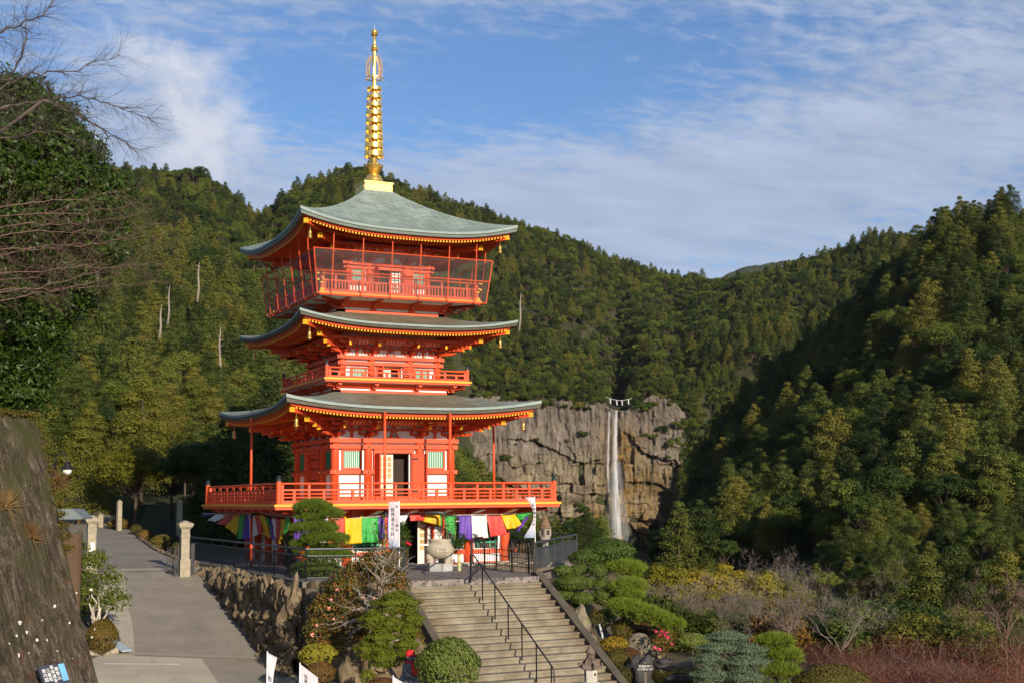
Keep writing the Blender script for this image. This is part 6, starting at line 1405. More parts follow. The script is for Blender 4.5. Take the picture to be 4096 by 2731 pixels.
mound(1366, 1415, 1398, 1440, 46.5, 'low dark shrub between the clipped clouds and the tall mossy boulder', L_BOX, 71, 0.06, name='garden_bush')
mound(1404, 1462, 1420, 1466, 46.0, 'low rust tinged shrub under the base of the long pine branch', L_AZG, 72, 0.055, name='garden_bush')
mound(1300, 1345, 1380, 1412, 47.5, 'low shrub under the lowest clipped clouds beside the stair wall', L_BOX, 73, 0.06, name='garden_bush')
# the little pond and the trickle feeding it
pz = -5.86; c0 = at_z(1540, 1552, pz); m = MB(); m.poly([c0+Vector((2.8*math.cos(a_)*(1+0.15*math.sin(3*a_)), 2.0*math.sin(a_), 0)) for a_ in lin(0, 2*PI, 28)[:-1]])
mm, t = newmat('pond_water'); N = NT(t); N.pbr((0.012, 0.014, 0.010), 0.06, 0, N.bump(N.noise(N.coord(), 6, 3), 0.15, 0.02), 0.5); tag(m.build('water', mm), kind='structure')
mm, t = newmat('trickling_water'); N = NT(t); a_ = N.rng(N.noise(N.map(N.coord(), (14, 14, 2)), 1.5, 4, 0.6), 0.42, 0.6, 0.05, 0.75)
b_ = N.n('ShaderNodeBsdfPrincipled'); b_.inputs['Base Color'].default_value = (0.75, 0.78, 0.8, 1); b_.inputs['Roughness'].default_value = 0.2; tr = N.n('ShaderNodeBsdfTransparent'); mx = N.n('ShaderNodeMixShader'); N.l(a_, mx.inputs[0]); N.l(tr.outputs[0], mx.inputs[1]); N.l(b_.outputs[0], mx.inputs[2]); N.out(mx.outputs[0]); TRICK = mm
m = MB(); m.grid(lambda u, v: at_D(1377+(u-0.5)*4+10*v, 1432+42*v, 44.6-0.3*v)+Vector((0, 0.05*math.sin(6*u), 0)), 3, 12); tag(m.build('trickle', TRICK, None, True), 'thin trickle of water falling into the garden pond', 'trickle')
# sprigs in the bamboo vase and beside the door
rng = np.random.default_rng(9); c = np.array(VASE.location)+np.array([0, 0, 0.85]); V, F = leafcloud(rng, [c, c+[0.1, 0, 0.25], c+[-0.12, 0, 0.05]], [(0.22, 0.2, 0.28)]*3, 260, 0.12, 0.3, (0.1, 1)); foliage_obj(VASE, V, F, L_DARK, 'sprig')
q = at_y(1600/GS, 2225/GS, -5.0); r = plant('potted_sprig', (q.x, -5.3, TZ), 'leafy green sprigs with red berries standing left of the door', 'plant'); c = np.array([q.x, -5.3, TZ+0.7]); V, F = leafcloud(rng, [c, c+[0.1, 0, 0.45], c+[-0.1, 0, 0.8]], [(0.3, 0.25, 0.35)]*3, 260, 0.14, 0.3, (0.1, 1)); foliage_obj(r, V, F, L_DARK)
m = MB(); m.lathe((q.x, -5.3, TZ), [(0.10, 0), (0.11, 0.4), (0.10, 0.42)], 12); trunk_obj(r, m, MATS['green_bamboo'], 'stand'); blooms(r, [(q.x+0.12, -5.5, TZ+0.95), (q.x+0.2, -5.5, TZ+0.9)], REDI, 0.06, 4)
for (x, y, sd_, lb) in ((-0.2, -7.2, 5, 'tall feathery bamboo sprig leaning over the curtain left of the door'), (1.15, -5.9, 6, 'tall feathery bamboo sprig leaning over the curtain right of the urn')):
    rg = random.Random(sd_); r = plant('bamboo_sprig', (x if sd_ == 6 else -1.7, y if sd_ == 6 else -5.9, TZ), lb, 'plant'); b = Vector(r.location); m = MB(); tips = []
    for _ in range(5):
        pp = branch_poly(m, b, b+Vector((rg.uniform(-.35, .35), rg.uniform(-.1, .1), rg.uniform(1.5, 2.1))), 0.014, 0.004, rg, 6, 0.05, 0, 4); tips += pp[2:]
    trunk_obj(r, m, MATS['green_bamboo'], 'stem'); V, F = leafcloud(rng, [tuple(p) for p in tips], [(0.20, 0.12, 0.16)]*len(tips), 16, 0.15, 0.16, (0.1, 1), 0, 0.3, 0.9); foliage_obj(r, V, F, L_DARK)
# tufts of dry grass on the masonry wall
DRY = leafmat('dry_straw', [(0.13, 0.065, 0.028), (0.22, 0.13, 0.05), (0.28, 0.20, 0.08)], 0.1, 2)
for i, (u, v, n_, lb) in enumerate(((65, 1240, 260, 'tuft of dry rusty grass growing from the middle of the masonry wall'), (8, 1165, 200, 'tuft of dry grass on the masonry wall at the left edge'), (128, 1118, 260, 'tuft of straw coloured grass hanging off the upper corner of the masonry wall'))):
    P, nn_ = on_wall(u, v); P = P+nn_*0.05; r = plant('grass_tuft', tuple(P), lb, 'grass tuft'); rng = np.random.default_rng(i); V, F = needles(rng, [tuple(P)], [(0.10, 0.10, 0.08)], n_//6, 6, 0.42, 0.006, 0.6); foliage_obj(r, V, F, DRY, 'blades')
rng = np.random.default_rng(3); ctr = [tuple(edge_pts[0]+face*s_+Vector((0, 0, 0.02))) for s_ in lin(0, 3.0, 14)]+[tuple(edge_pts[0].lerp(edge_pts[3], f)+Vector((0.05, 0, 0))) for f in lin(0, 1, 12)]
r = plant('wall_moss', ctr[0], 'fringe of moss and small ferns along the top edge of the masonry wall', 'moss'); V, F = leafcloud(rng, ctr, [(0.16, 0.16, 0.12)]*len(ctr), 260, 0.06, 0.4, (0.2, 1)); foliage_obj(r, V, F, L_AZG); r['kind'] = 'stuff'
# ---------------------------------------------------------------- the big evergreen on the left and the bare boughs reaching in
D = 42.0; rng = np.random.default_rng(12); rg = random.Random(12); k = pxm(D); cc_ = at_D(-40, 500, D+2)
r = plant('evergreen_tree', (cc_.x, cc_.y, ground_z(cc_.x, cc_.y)), 'huge dark glossy evergreen filling the left edge above the masonry wall', 'tree')
rv = Vector((_R.x, _R.y, 0)); fv = Vector((-_R.y, _R.x, 0)); C, R = [], []
prof_ = [(205, 60), (240, 130), (290, 185), (350, 225), (430, 262), (520, 275), (600, 270), (660, 240), (710, 160), (770, 110), (850, 95), (930, 95)]
def rad_at(v):
    for a_, b_ in zip(prof_, prof_[1:]):
        if a_[0] <= v <= b_[0]: return lerp(a_[1], b_[1], (v-a_[0])/(b_[0]-a_[0]))
    return 60
for i in range(380):
    v = rg.uniform(215, 930); Rr = rad_at(v)+40; a_ = rg.uniform(0, 2*PI); f = rg.uniform(0.62, 0.97)
    p = at_D(-40, v, D+2)+rv*(Rr*k*f*math.cos(a_))+fv*(Rr*k*f*math.sin(a_)*0.9); s_ = rg.uniform(0.55, 1.0); C.append(tuple(p)); R.append((s_, s_, s_*0.75))
L_BIG = leafmat('glossy_dark_leaf', [(0.020, 0.042, 0.005), (0.050, 0.082, 0.009), (0.105, 0.135, 0.015)], 0.12, 0.35, 0.42, 0.35)
V, F = leafcloud(rng, C, R, 640, 0.165, 0.42, (0.4, 1.0), 0.2, 0.8, 0.5, 0.35); foliage_obj(r, V, F, L_BIG)
m = MB(); b = Vector(r.location); top_ = at_D(-40, 320, D+2); pts = branch_poly(m, b, top_, 0.45, 0.12, rg, 8, 0.03, 0, 10)
for c_ in C[::5]: q = min(pts, key=lambda p: abs(p.z-(c_[2]-1.2))); branch_poly(m, q, c_, 0.09, 0.03, rg, 4, 0.06, 0, 5)
trunk_obj(r, m, BARK)
def boughs(label, base_uv, D, limbs, seed, mat, r0, tw, twl, droop=0.0, depth=2, name='bare_tree', n2=3):
    rg = random.Random(seed); rngb = random.Random(seed+1); p = at_D(base_uv[0], base_uv[1], D+1.0); b = (p.x, p.y, ground_z(p.x, p.y)); r = plant(name, b, label, 'tree'); m = MB(); m2 = MB()
    tr0 = at_D(base_uv[0], base_uv[1], D+1.0); branch_poly(m, b, tr0, r0*2.4, r0*1.8, rg, 5, 0.02, 0, 9)
    for limb in limbs:
        q = [at_D(u, v, D+rg.uniform(-.4, .4)) for u, v in limb]; m.tube([tr0, q[0]], [r0*1.3, r0], 7); pts = []
        for a_, c_ in zip(q, q[1:]):
            for i in range(6): pts.append(a_.lerp(c_, i/6)+Vector((rg.gauss(0, .025), rg.gauss(0, .05), rg.gauss(0, .025))))
        pts.append(q[-1]); K = len(pts); m.tube(pts, [r0*(1-0.86*i/K) for i in range(K)], 6)
        for i in range(1, K):
            for _ in range(tw):
                d_ = (pts[i]-pts[i-1]).normalized(); s_ = d_.orthogonal().normalized(); s_.rotate(Matrix.Rotation(rg.uniform(0, 2*PI), 3, d_))
                grow(m2, pts[i], d_*0.9+s_*rg.uniform(0.5, 1.1)+Vector((0, 0, droop)), twl*rg.uniform(0.5, 1.3)*(1-0.35*i/K), r0*0.16*(1-0.6*i/K)+0.003, depth, rg, n2, 0.6, droop*0.3, 0.66, 3, 0.16)
    trunk_obj(r, m, mat); trunk_obj(r, m2, mat, 'twigs'); return r
boughs('bare cherry boughs reaching in from the upper left corner', (-260, 500), 30.0, [[(-120, 150), (0, 205), (70, 170), (160, 165), (270, 128)], [(-110, 300), (20, 245), (100, 230), (190, 222), (270, 245), (345, 272)], [(100, 230), (170, 260), (240, 300), (310, 348)], [(-120, 110), (0, 70), (90, 40), (140, -20)], [(-110, 230), (20, 180), (60, 110), (60, 20)], [(-110, 330), (40, 315), (120, 300), (200, 330)]], 31, simple('dark_cherry_bark', (0.085, 0.066, 0.056), 0.9, 0, 0.4, 6), 0.034, 3, 0.60, -0.05, 3)
LB = []; _rl = random.Random(99)
for _q in range(11):
    v0 = 480+_q*22+_rl.uniform(-8, 8); v1 = v0+_rl.uniform(-70, 30); u1 = _rl.uniform(190, 385) if _q % 3 else _rl.uniform(300, 400)
    LB.append([(-120, v0+10), (u1*0.25, lerp(v0, v1, 0.2)+_rl.uniform(-8, 8)), (u1*0.62, lerp(v0, v1, 0.55)+_rl.uniform(-10, 10)), (u1, v1)])
boughs('reddish bare twigs drooping in from the left edge', (-280, 760), 27.0, LB, 33, BARKR, 0.0125, 2, 0.55, 0.0, 2)
HAZE = 0.00002
# ================================================================ HILLS, CLIFF, WATERFALL, FOREST
from mathutils import noise as mnoise
COLS = [(-700, [(62, 1150), (90, 1060), (150, 880), (250, 645), (400, 490), (600, 430), (900, 430), (1300, 510)]),
 (-300, [(62, 1190), (90, 1110), (150, 930), (250, 695), (400, 520), (600, 430), (900, 420), (1300, 500)]),
 (0, [(62, 1215), (90, 1160), (130, 1060), (200, 880), (300, 710), (450, 545), (600, 460), (900, 440), (1300, 500)]),
 (150, [(62, 1240), (85, 1224), (110, 1150), (150, 1040), (220, 872), (320, 712), (450, 570), (600, 470), (750, 435), (1000, 450), (1300, 510)]),
 (300, [(62, 1268), (90, 1215), (120, 1135), (170, 1010), (240, 874), (350, 715), (500, 560), (680, 440), (780, 425), (1000, 470), (1300, 550)]),
 (450, [(62, 1290), (90, 1225), (130, 1115), (180, 1010), (250, 875), (350, 745), (500, 600), (700, 466), (800, 426), (1000, 466), (1300, 550)]),
 (530, [(62, 1292), (95, 1230), (130, 1125), (180, 1025), (250, 895), (350, 775), (500, 630), (700, 520), (800, 480), (1000, 530), (1300, 598)]),
 (590, [(62, 1294), (95, 1240), (130, 1135), (180, 1045), (260, 896), (380, 748), (520, 630), (680, 576), (820, 538), (1000, 596), (1300, 626)]),
 (650, [(62, 1295), (95, 1245), (130, 1140), (190, 1040), (280, 888), (400, 740), (540, 590), (680, 497), (770, 484), (1000, 552), (1300, 618)]),
 (740, [(62, 1300), (100, 1255), (150, 1165), (230, 1023), (330, 883), (460, 706), (600, 530), (720, 442), (780, 435), (1000, 510), (1300, 590)]),
 (840, [(62, 1300), (100, 1265), (160, 1170), (240, 1034), (350, 875), (480, 698), (620, 520), (720, 432), (780, 430), (1000, 500), (1300, 590)]),
 (1000, [(62, 1305), (110, 1285), (200, 1190), (300, 1040), (420, 882), (560, 670), (690, 520), (790, 470), (1000, 550), (1300, 630)]),
 (1090, [(62, 1310), (110, 1300), (240, 1260), (400, 1215), (590, 1150), (599, 908), (700, 680), (800, 505), (840, 492), (1000, 560), (1300, 640)]),
 (1190, [(62, 1315), (110, 1310), (250, 1285), (400, 1270), (590, 1250), (599, 915), (700, 720), (820, 552), (880, 530), (1000, 570), (1300, 650)]),
 (1350, [(62, 1330), (120, 1335), (300, 1305), (590, 1270), (599, 925), (700, 775), (850, 615), (930, 590), (1100, 640), (1300, 690)]),
 (1391, [(62, 1335), (120, 1345), (300, 1312), (590, 1275), (599, 935), (660, 850), (740, 760), (860, 650), (940, 605), (1100, 660), (1300, 700)]),
 (1428, [(62, 1338), (120, 1350), (300, 1315), (590, 1278), (599, 938), (640, 936), (690, 880), (760, 790), (860, 670), (950, 620), (1100, 670), (1300, 710)]),
 (1474, [(62, 1342), (120, 1355), (300, 1318), (590, 1280), (599, 928), (660, 850), (740, 770), (860, 670), (950, 625), (1100, 680), (1300, 720)]),
 (1510, [(62, 1350), (120, 1362), (300, 1318), (590, 1285), (599, 905), (690, 800), (850, 690), (950, 638), (1100, 680), (1300, 720)]),
 (1560, [(62, 1360), (110, 1375), (200, 1335), (300, 1300), (400, 1280), (520, 1260), (592, 1100), (599, 925), (700, 815), (850, 700), (960, 648), (1200, 700)]),
 (1610, [(62, 1370), (110, 1378), (180, 1340), (250, 1280), (300, 1210), (345, 1130), (385, 1070), (405, 1070), (440, 1200), (580, 1210), (600, 900), (640, 842), (750, 730), (950, 658), (1200, 700)]),
 (1680, [(62, 1380), (110, 1382), (165, 1335), (215, 1260), (255, 1185), (300, 1100), (345, 1030), (375, 1000), (400, 1005), (430, 1180), (580, 1180), (606, 850), (640, 810), (750, 725), (900, 678), (950, 676), (1200, 720)]),
 (1760, [(62, 1392), (110, 1385), (150, 1335), (190, 1255), (230, 1165), (280, 1070), (325, 985), (360, 940), (380, 943), (410, 1150), (580, 1160), (606, 840), (680, 755), (780, 690), (880, 660), (950, 662), (1200, 720)]),
 (1900, [(62, 1400), (105, 1393), (145, 1335), (180, 1245), (220, 1130), (265, 1010), (310, 905), (345, 848), (365, 850), (390, 1150), (580, 1150), (615, 830), (700, 730), (800, 655), (880, 606), (1000, 640), (1200, 760)]),
 (1980, [(62, 1410), (103, 1398), (140, 1330), (175, 1235), (215, 1105), (260, 965), (305, 840), (340, 770), (358, 772), (385, 1130), (580, 1130), (620, 800), (700, 710), (800, 630), (870, 580), (1000, 630), (1200, 780)]),
 (2050, [(62, 1420), (100, 1403), (135, 1325), (170, 1222), (210, 1080), (255, 925), (300, 780), (335, 690), (355, 693), (380, 1100), (580, 1100), (620, 760), (720, 650), (850, 556), (1000, 620), (1200, 800)]),
 (2120, [(62, 1425), (100, 1403), (132, 1321), (167, 1206), (207, 1052), (252, 872), (295, 715), (330, 620), (345, 622), (375, 1050), (590, 1050), (630, 720), (850, 560), (1000, 640), (1200, 810)]),
 (2200, [(62, 1430), (100, 1403), (130, 1318), (165, 1195), (205, 1030), (250, 840), (290, 654), (325, 552), (338, 556), (370, 974), (600, 1000), (900, 800), (1200, 820)]),
 (2352, [(62, 1440), (100, 1403), (130, 1310), (165, 1195), (200, 1020), (245, 830), (285, 644), (320, 526), (332, 526), (365, 974), (600, 1000), (900, 800), (1200, 820)]),
 (2480, [(62, 1440), (100, 1403), (130, 1310), (165, 1195), (200, 1040), (245, 880), (285, 744), (320, 674), (400, 850), (900, 850), (1200, 860)]),
 (2650, [(62, 1440), (100, 1403), (130, 1340), (200, 1220), (300, 1090), (400, 1060), (900, 950), (1200, 900)]),
 (3200, [(62, 1440), (100, 1403), (130, 1340), (200, 1220), (300, 1090), (400, 1060), (900, 950), (1200, 900)])]
DG = np.unique(np.concatenate([np.exp(np.linspace(math.log(62), math.log(1300), 150)), np.array([584, 588, 591, 593, 595, 597, 599, 601, 604, 608])]))
UG = np.arange(-700, 3201, 14.0)
prof = np.zeros((len(COLS), len(DG)))
for i, (u, pr) in enumerate(COLS):
    Ds = np.array([p[0] for p in pr], float); zs = []
    for D_, v_ in pr: zs.append(at_D(u, v_, D_).z)
    prof[i] = np.interp(np.log(DG), np.log(Ds), zs)
cu = np.array([c[0] for c in COLS], float)
ZT = np.zeros((len(UG), len(DG)))
for j in range(len(DG)): ZT[:, j] = np.interp(UG, cu, prof[:, j])
k3 = np.array([1, 2, 1])/4.0
for _ in range(1): ZT = np.apply_along_axis(lambda a: np.convolve(np.pad(a, 1, 'edge'), k3, 'valid'), 0, ZT)
AZ = np.array([math.atan2(ray(u, 1141).x, ray(u, 1141).y) for u in UG])
for i in range(len(UG)):
    for j in range(len(DG)):
        D_ = DG[j]; x, y = CAM.x+D_*math.sin(AZ[i]), CAM.y+D_*math.cos(AZ[i])
        amp = 0.010*max(0, D_-90)*min(1.0, 1.0) if not (570 < D_ < 620) else 1.5
        ZT[i, j] += min(amp, 6.0)*(1.4*mnoise.noise(Vector((x*0.021, y*0.021, 0)))+0.7*mnoise.noise(Vector((x*0.055, y*0.055, 3))))
for i in range(len(UG)):
    for j in range(len(DG)):
        D_ = DG[j]
        if D_ > 130: break
        x, y = CAM.x+D_*math.sin(AZ[i]), CAM.y+D_*math.cos(AZ[i])
        if D_ < 92: f = smooth(64, 92, D_); ZT[i, j] = (near_ground(x, y)-0.5)*(1-f)+ZT[i, j]*f
        if y < 62 and road_at(y, 1)-3.5 < x < road_at(y, 2)+2.5: ZT[i, j] = min(ZT[i, j], zroad(y)-0.45)
def terr(u, D_):
    fu = (u-UG[0])/14.0; i = int(min(max(fu, 0), len(UG)-2)); a = fu-i; j = int(min(max(np.searchsorted(DG, D_)-1, 0), len(DG)-2)); b = (D_-DG[j])/(DG[j+1]-DG[j])
    return (ZT[i, j]*(1-b)+ZT[i, j+1]*b)*(1-a)+(ZT[i+1, j]*(1-b)+ZT[i+1, j+1]*b)*a
V = np.zeros((len(UG), len(DG), 3)); V[..., 0] = CAM.x+np.sin(AZ)[:, None]*DG[None, :]; V[..., 1] = CAM.y+np.cos(AZ)[:, None]*DG[None, :]; V[..., 2] = ZT
nI, nJ = len(UG), len(DG); ii, jj = np.meshgrid(np.arange(nI-1), np.arange(nJ-1), indexing='ij'); a = (ii*nJ+jj).ravel(); F = np.stack([a, a+nJ, a+nJ+1, a+1], 1)
HILLM = simple('forest_floor', (0.036, 0.038, 0.014), 0.95, 0, 0.4, 0.08, 0, 1)
tag(link('hills', np_mesh('hills', V.reshape(-1, 3), F, HILLM, None, True)), kind='structure')
m = MB(); m.box((0, 1500, -60), (9000, 9000, 2)); tag(m.build('valley_floor', HILLM), kind='structure')
# far ridge beyond the right-hand hill
m = MB(); FR_ = [(1380, 730), (1520, 690), (1600, 662), (1640, 646), (1680, 628), (1712, 614), (1760, 606), (1810, 600), (1900, 590), (2100, 570), (2400, 600), (2600, 640)]
def fr_v(u):
    for a_, b_ in zip(FR_, FR_[1:]):
        if a_[0] <= u <= b_[0]: return lerp(a_[1], b_[1], (u-a_[0])/(b_[0]-a_[0]))
    return 700
def far_pt(s_, t_):
    u = lerp(1380, 2600, s_); D_ = 2700-500*t_*1.6; v = fr_v(u)+(t_*330); P = at_D(u, v, D_); n_ = mnoise.noise(Vector((P.x*0.02, P.y*0.02, P.z*0.02))); return P+Vector((0, 0, 5*n_*(1 if t_ < 0.9 else 0)+7*abs(mnoise.noise(Vector((P.x*0.05, P.y*0.05, 0))))))
m.grid(far_pt, 260, 24); tag(m.build('far_hill', simple('far_forest', (0.034, 0.044, 0.022), 0.95, 0, 0.7, 0.05, 1.0, 0.06), None, True), kind='structure')
# ---------------------------------------------------------------- the cliff
def fbm(p, o=4):
    s_, a_ = 0.0, 1.0
    for _ in range(o): s_ += a_*mnoise.noise(p); p = p*2.03; a_ *= 0.5
    return s_
def step_noise(x, k=6.0): return math.floor(x*k)/k
CU0, CU1, CV0, CV1, DC = 960, 1625, 868, 1300, 594.0
def cliff_top(u):
    pts = [(960, 900), (1020, 905), (1060, 918), (1130, 910), (1200, 922), (1290, 918), (1350, 928), (1392, 925), (1400, 937), (1412, 943), (1440, 941), (1452, 930), (1470, 925), (1500, 905), (1545, 918), (1575, 950), (1625, 1000)]
    for a_, b_ in zip(pts, pts[1:]):
        if a_[0] <= u <= b_[0]: return lerp(a_[1], b_[1], (u-a_[0])/(b_[0]-a_[0]))
    return 930
LEDGES = [([(1020, 1082), (1110, 1092), (1150, 1098), (1180, 1118), (1230, 1124), (1300, 1130)], 3.6), ([(1150, 1010), (1215, 1008), (1290, 1040), (1330, 1064), (1400, 1050)], 2.2), ([(1430, 985), (1480, 1040), (1520, 1052), (1570, 1062)], 3.0), ([(1420, 1108), (1480, 1106), (1520, 1112), (1560, 1150)], 2.8), ([(1230, 1192), (1300, 1205), (1360, 1230)], 2.0), ([(1420, 1180), (1480, 1195), (1540, 1200)], 2.0)]
def led(u, v):
    o = 0.0
    for pts, amp in LEDGES:
        if pts[0][0] <= u <= pts[-1][0]:
            for a_, b_ in zip(pts, pts[1:]):
                if a_[0] <= u <= b_[0]:
                    e = lerp(a_[1], b_[1], (u-a_[0])/(b_[0]-a_[0]))+5*mnoise.noise(Vector((u*0.05, 0, 7)))+3*step_noise(mnoise.noise(Vector((u*0.11, 3, 1))), 3); f = min(1, (u-pts[0][0])/40, (pts[-1][0]-u)/40)
                    o -= (0.85*amp*f*math.exp(-(v-e)/13) if v > e else -0.45*amp*f*math.exp((v-e)/18))
    return o
nu_, nv_ = 330, 220
CV = np.zeros((nu_+1, nv_+1, 3)); MOSS = np.zeros((nu_+1, nv_+1)); KIND = np.zeros((nu_+1, nv_+1))
for i in range(nu_+1):
    u = lerp(CU0, CU1, i/nu_); ct = cliff_top(u)+7*fbm(Vector((u*0.045, 0, 0)), 3)+5*step_noise(mnoise.noise(Vector((u*0.09, 4, 0))), 3)
    for j in range(nv_+1):
        v = lerp(ct, CV1, j/nv_)
        col = step_noise(fbm(Vector((u*0.055, v*0.014, 0)), 2)+0.5, 4); cw = mnoise.cell(Vector((u*0.07+0.25*mnoise.noise(Vector((0, v*0.02, 0))), v*0.016+0.3*mnoise.noise(Vector((u*0.02, 0, 5))), 0)))
        blk = mnoise.cell(Vector((u*0.035+0.5*mnoise.noise(Vector((u*0.01, v*0.03, 3))), v*0.045+0.6*mnoise.noise(Vector((u*0.03, v*0.012, 8))), 2)))*smooth(1000, 1080, v)
        d = 2.2*blk+0.9*col+1.1*fbm(Vector((u*0.13, v*0.035, 2)), 4)+1.6*fbm(Vector((u*0.016, v*0.02, 9)), 3)+0.8*cw+0.35*fbm(Vector((u*0.3, v*0.3, 4)), 2)
        chan = 3.0*math.exp(-((u-1412)/16)**2)*(1 if v > 950 else max(0, (v-938)/12))
        Dd = DC-0.012*(v-930)-d-led(u, v)+chan+(6.0*smooth(1545, 1625, u))
        if j == 0: Dd += 1.0
        P = at_D(u, v, Dd); CV[i, j] = P
        fall = math.exp(-((u-1425-0.03*(v-940))/46)**2); right = smooth(1380, 1440, u)*(1-smooth(1500, 1560, u)); MOSS[i, j] = max(fall*smooth(945, 1010, v)*0.9, right*0.62*smooth(1040, 1090, v), 0.9*math.exp(-((u-1375)/22)**2)*smooth(1130, 1180, v))
        KIND[i, j] = smooth(1010, 1110, v+30*mnoise.noise(Vector((u*0.02, v*0.02, 1))))
ii, jj = np.meshgrid(np.arange(nu_), np.arange(nv_), indexing='ij'); a = (ii*(nv_+1)+jj).ravel(); F = np.stack([a, a+1, a+nv_+2, a+nv_+1], 1)
mm, t = newmat('cliff_rock'); N = NT(t); v = N.coord()
vs_ = N.map(v, (1, 1, 0.32)); at1 = N.n('ShaderNodeAttribute', attribute_name='moss'); at2 = N.n('ShaderNodeAttribute', attribute_name='pale')
g = N.ramp(N.noise(vs_, 0.22, 8, 0.68, 0.4), [(0.28, (0.050, 0.040, 0.034)), (0.42, (0.145, 0.118, 0.098)), (0.56, (0.225, 0.19, 0.155)), (0.74, (0.35, 0.305, 0.25))])
p2 = N.ramp(N.noise(v, 0.13, 8, 0.66, 0.5), [(0.3, (0.070, 0.052, 0.038)), (0.44, (0.19, 0.152, 0.104)), (0.57, (0.30, 0.246, 0.166)), (0.76, (0.42, 0.355, 0.25))])
c = N.mix(at2.outputs['Fac'], g, p2)
c = N.mix(N.rng(N.noise(vs_, 0.9, 6, 0.75), 0.56, 0.70, 0, 0.65), c, (0.085, 0.060, 0.045))
mo = N.ramp(N.noise(v, 0.45, 7, 0.7), [(0.35, (0.10, 0.060, 0.018)), (0.55, (0.26, 0.155, 0.032)), (0.75, (0.34, 0.22, 0.055))])
c = N.mix(N.math('MULTIPLY', at1.outputs['Fac'], N.rng(N.noise(v, 0.30, 8, 0.72), 0.36, 0.52)), c, mo)
c = N.mix(N.math('MULTIPLY', at1.outputs['Fac'], N.rng(N.noise(v, 0.23, 6, 0.7, 0.3), 0.50, 0.62, 0, 0.75)), c, (0.055, 0.045, 0.038))
N.pbr(c, 0.95, 0, N.bump(N.noise(vs_, 0.6, 10, 0.8), 1.0, 1.6), 0.15)
me = np_mesh('cliff', CV.reshape(-1, 3), F, mm)
for nm_, ar in (('moss', MOSS), ('pale', KIND)): me.attributes.new(nm_, 'FLOAT', 'POINT').data.foreach_set('value', ar.ravel().astype(np.float32))
tag(link('cliff', me), kind='structure')
CLIFFSHRUB = [(1163, 1052, 17), (1342, 995, 13), (1305, 1012, 7), (1232, 1008, 7), (1185, 1020, 5), (1240, 1062, 8), (1480, 998, 10), (1500, 1004, 14), (1520, 985, 16), (1545, 1015, 20), (1560, 975, 20), (1535, 1050, 8), (1495, 1085, 7), (1338, 1165, 22), (1340, 1210, 24), (1320, 1215, 22), (1290, 1240, 28), (1255, 1225, 24), (1230, 1255, 26), (1090, 1085, 26), (1075, 1120, 26), (1060, 1060, 24), (1575, 1100, 22), (1590, 1040, 24)]
_rc = random.Random(17)
for _ in range(46):
    _u = _rc.uniform(1035, 1590); _w = abs(_u-1424)
    if _w > 26: CLIFFSHRUB.append((_u, cliff_top(_u)+_rc.uniform(-14, 12)+(10 if 1470 < _u else 0), _rc.uniform(7, 16)))
def build_cliff_shrubs():
    ms = []
    for q in range(4):
        rng = np.random.default_rng(700+q); rg = random.Random(700+q); C = [(rg.uniform(-.7, .7), rg.uniform(-.7, .7), rg.uniform(-.3, .5)) for _ in range(10)]; V, F = leafcloud(rng, C, [(0.45, 0.45, 0.36)]*10, 130, 0.17, 0.7, (0.5, 1.0), 0.2, 1.0, 0.5, 0.2, 0.35); ms.append(np_mesh('cliff_shrub', V, F, L_BRD if q % 2 else L_CED))
    for i, (u, v, r_) in enumerate(CLIFFSHRUB):
        D = cliffD(min(max(u, 1022), 1620), min(max(v, 905), 1298))-0.8; p = at_D(u, v, D); o = link('cliff_shrub', ms[i % 4], None, tuple(p), i*1.1); s_ = r_*pxm(D)*0.95; o.scale = (s_, s_, s_*0.85)
        tag(o, 'small bush rooted on the face of the waterfall cliff' if v > cliff_top(min(max(u, 1022), 1620))+18 else 'small bush overhanging the top edge of the waterfall cliff', 'bush', 'bushes on the cliff face' if v > cliff_top(min(max(u, 1022), 1620))+18 else 'bushes along the cliff edge')
# ---------------------------------------------------------------- the waterfall
def cliffD(u, v):
    i = int(min(max((u-CU0)/(CU1-CU0)*nu_, 0), nu_)); P = CV[i, int(min(max((v-cliff_top(u))/(CV1-cliff_top(u))*nv_, 0), nv_))]; return math.hypot(P[0]-CAM.x, P[1]-CAM.y)
def water_mat(name, lo, hi, amax, seed):
    mm, t = newmat(name); N = NT(t); uv = N.coord('UV'); sx = N.n('ShaderNodeSeparateXYZ'); N.l(uv, sx.inputs[0])
    st_ = N.noise(N.map(uv, (9, 4.0, 1), (0, 0, 0), (seed, 0, 0)), 1.6, 7, 0.7, 0.5); ed = N.math('MULTIPLY', N.math('SUBTRACT', 1.0, sx.outputs[0]), sx.outputs[0]); ed = N.rng(ed, 0.0, 0.16)
    a_ = N.math('MULTIPLY', N.math('MULTIPLY', N.rng(st_, lo, hi, 0.08, 1.0), ed), amax); a_ = N.math('MULTIPLY', a_, N.rng(sx.outputs[1], 0.0, 0.28, 0.45, 1.0), True)
    d_ = N.n('ShaderNodeBsdfDiffuse'); d_.inputs[0].default_value = (0.80, 0.82, 0.86, 1); tl_ = N.n('ShaderNodeBsdfTranslucent'); tl_.inputs[0].default_value = (0.8, 0.82, 0.86, 1); mt_ = N.n('ShaderNodeMixShader'); mt_.inputs[0].default_value = 0.3; N.l(d_.outputs[0], mt_.inputs[1]); N.l(tl_.outputs[0], mt_.inputs[2])
    tr = N.n('ShaderNodeBsdfTransparent'); mx = N.n('ShaderNodeMixShader'); N.l(a_, mx.inputs[0]); N.l(tr.outputs[0], mx.inputs[1]); N.l(mt_.outputs[0], mx.inputs[2]); N.out(mx.outputs[0]); return mm
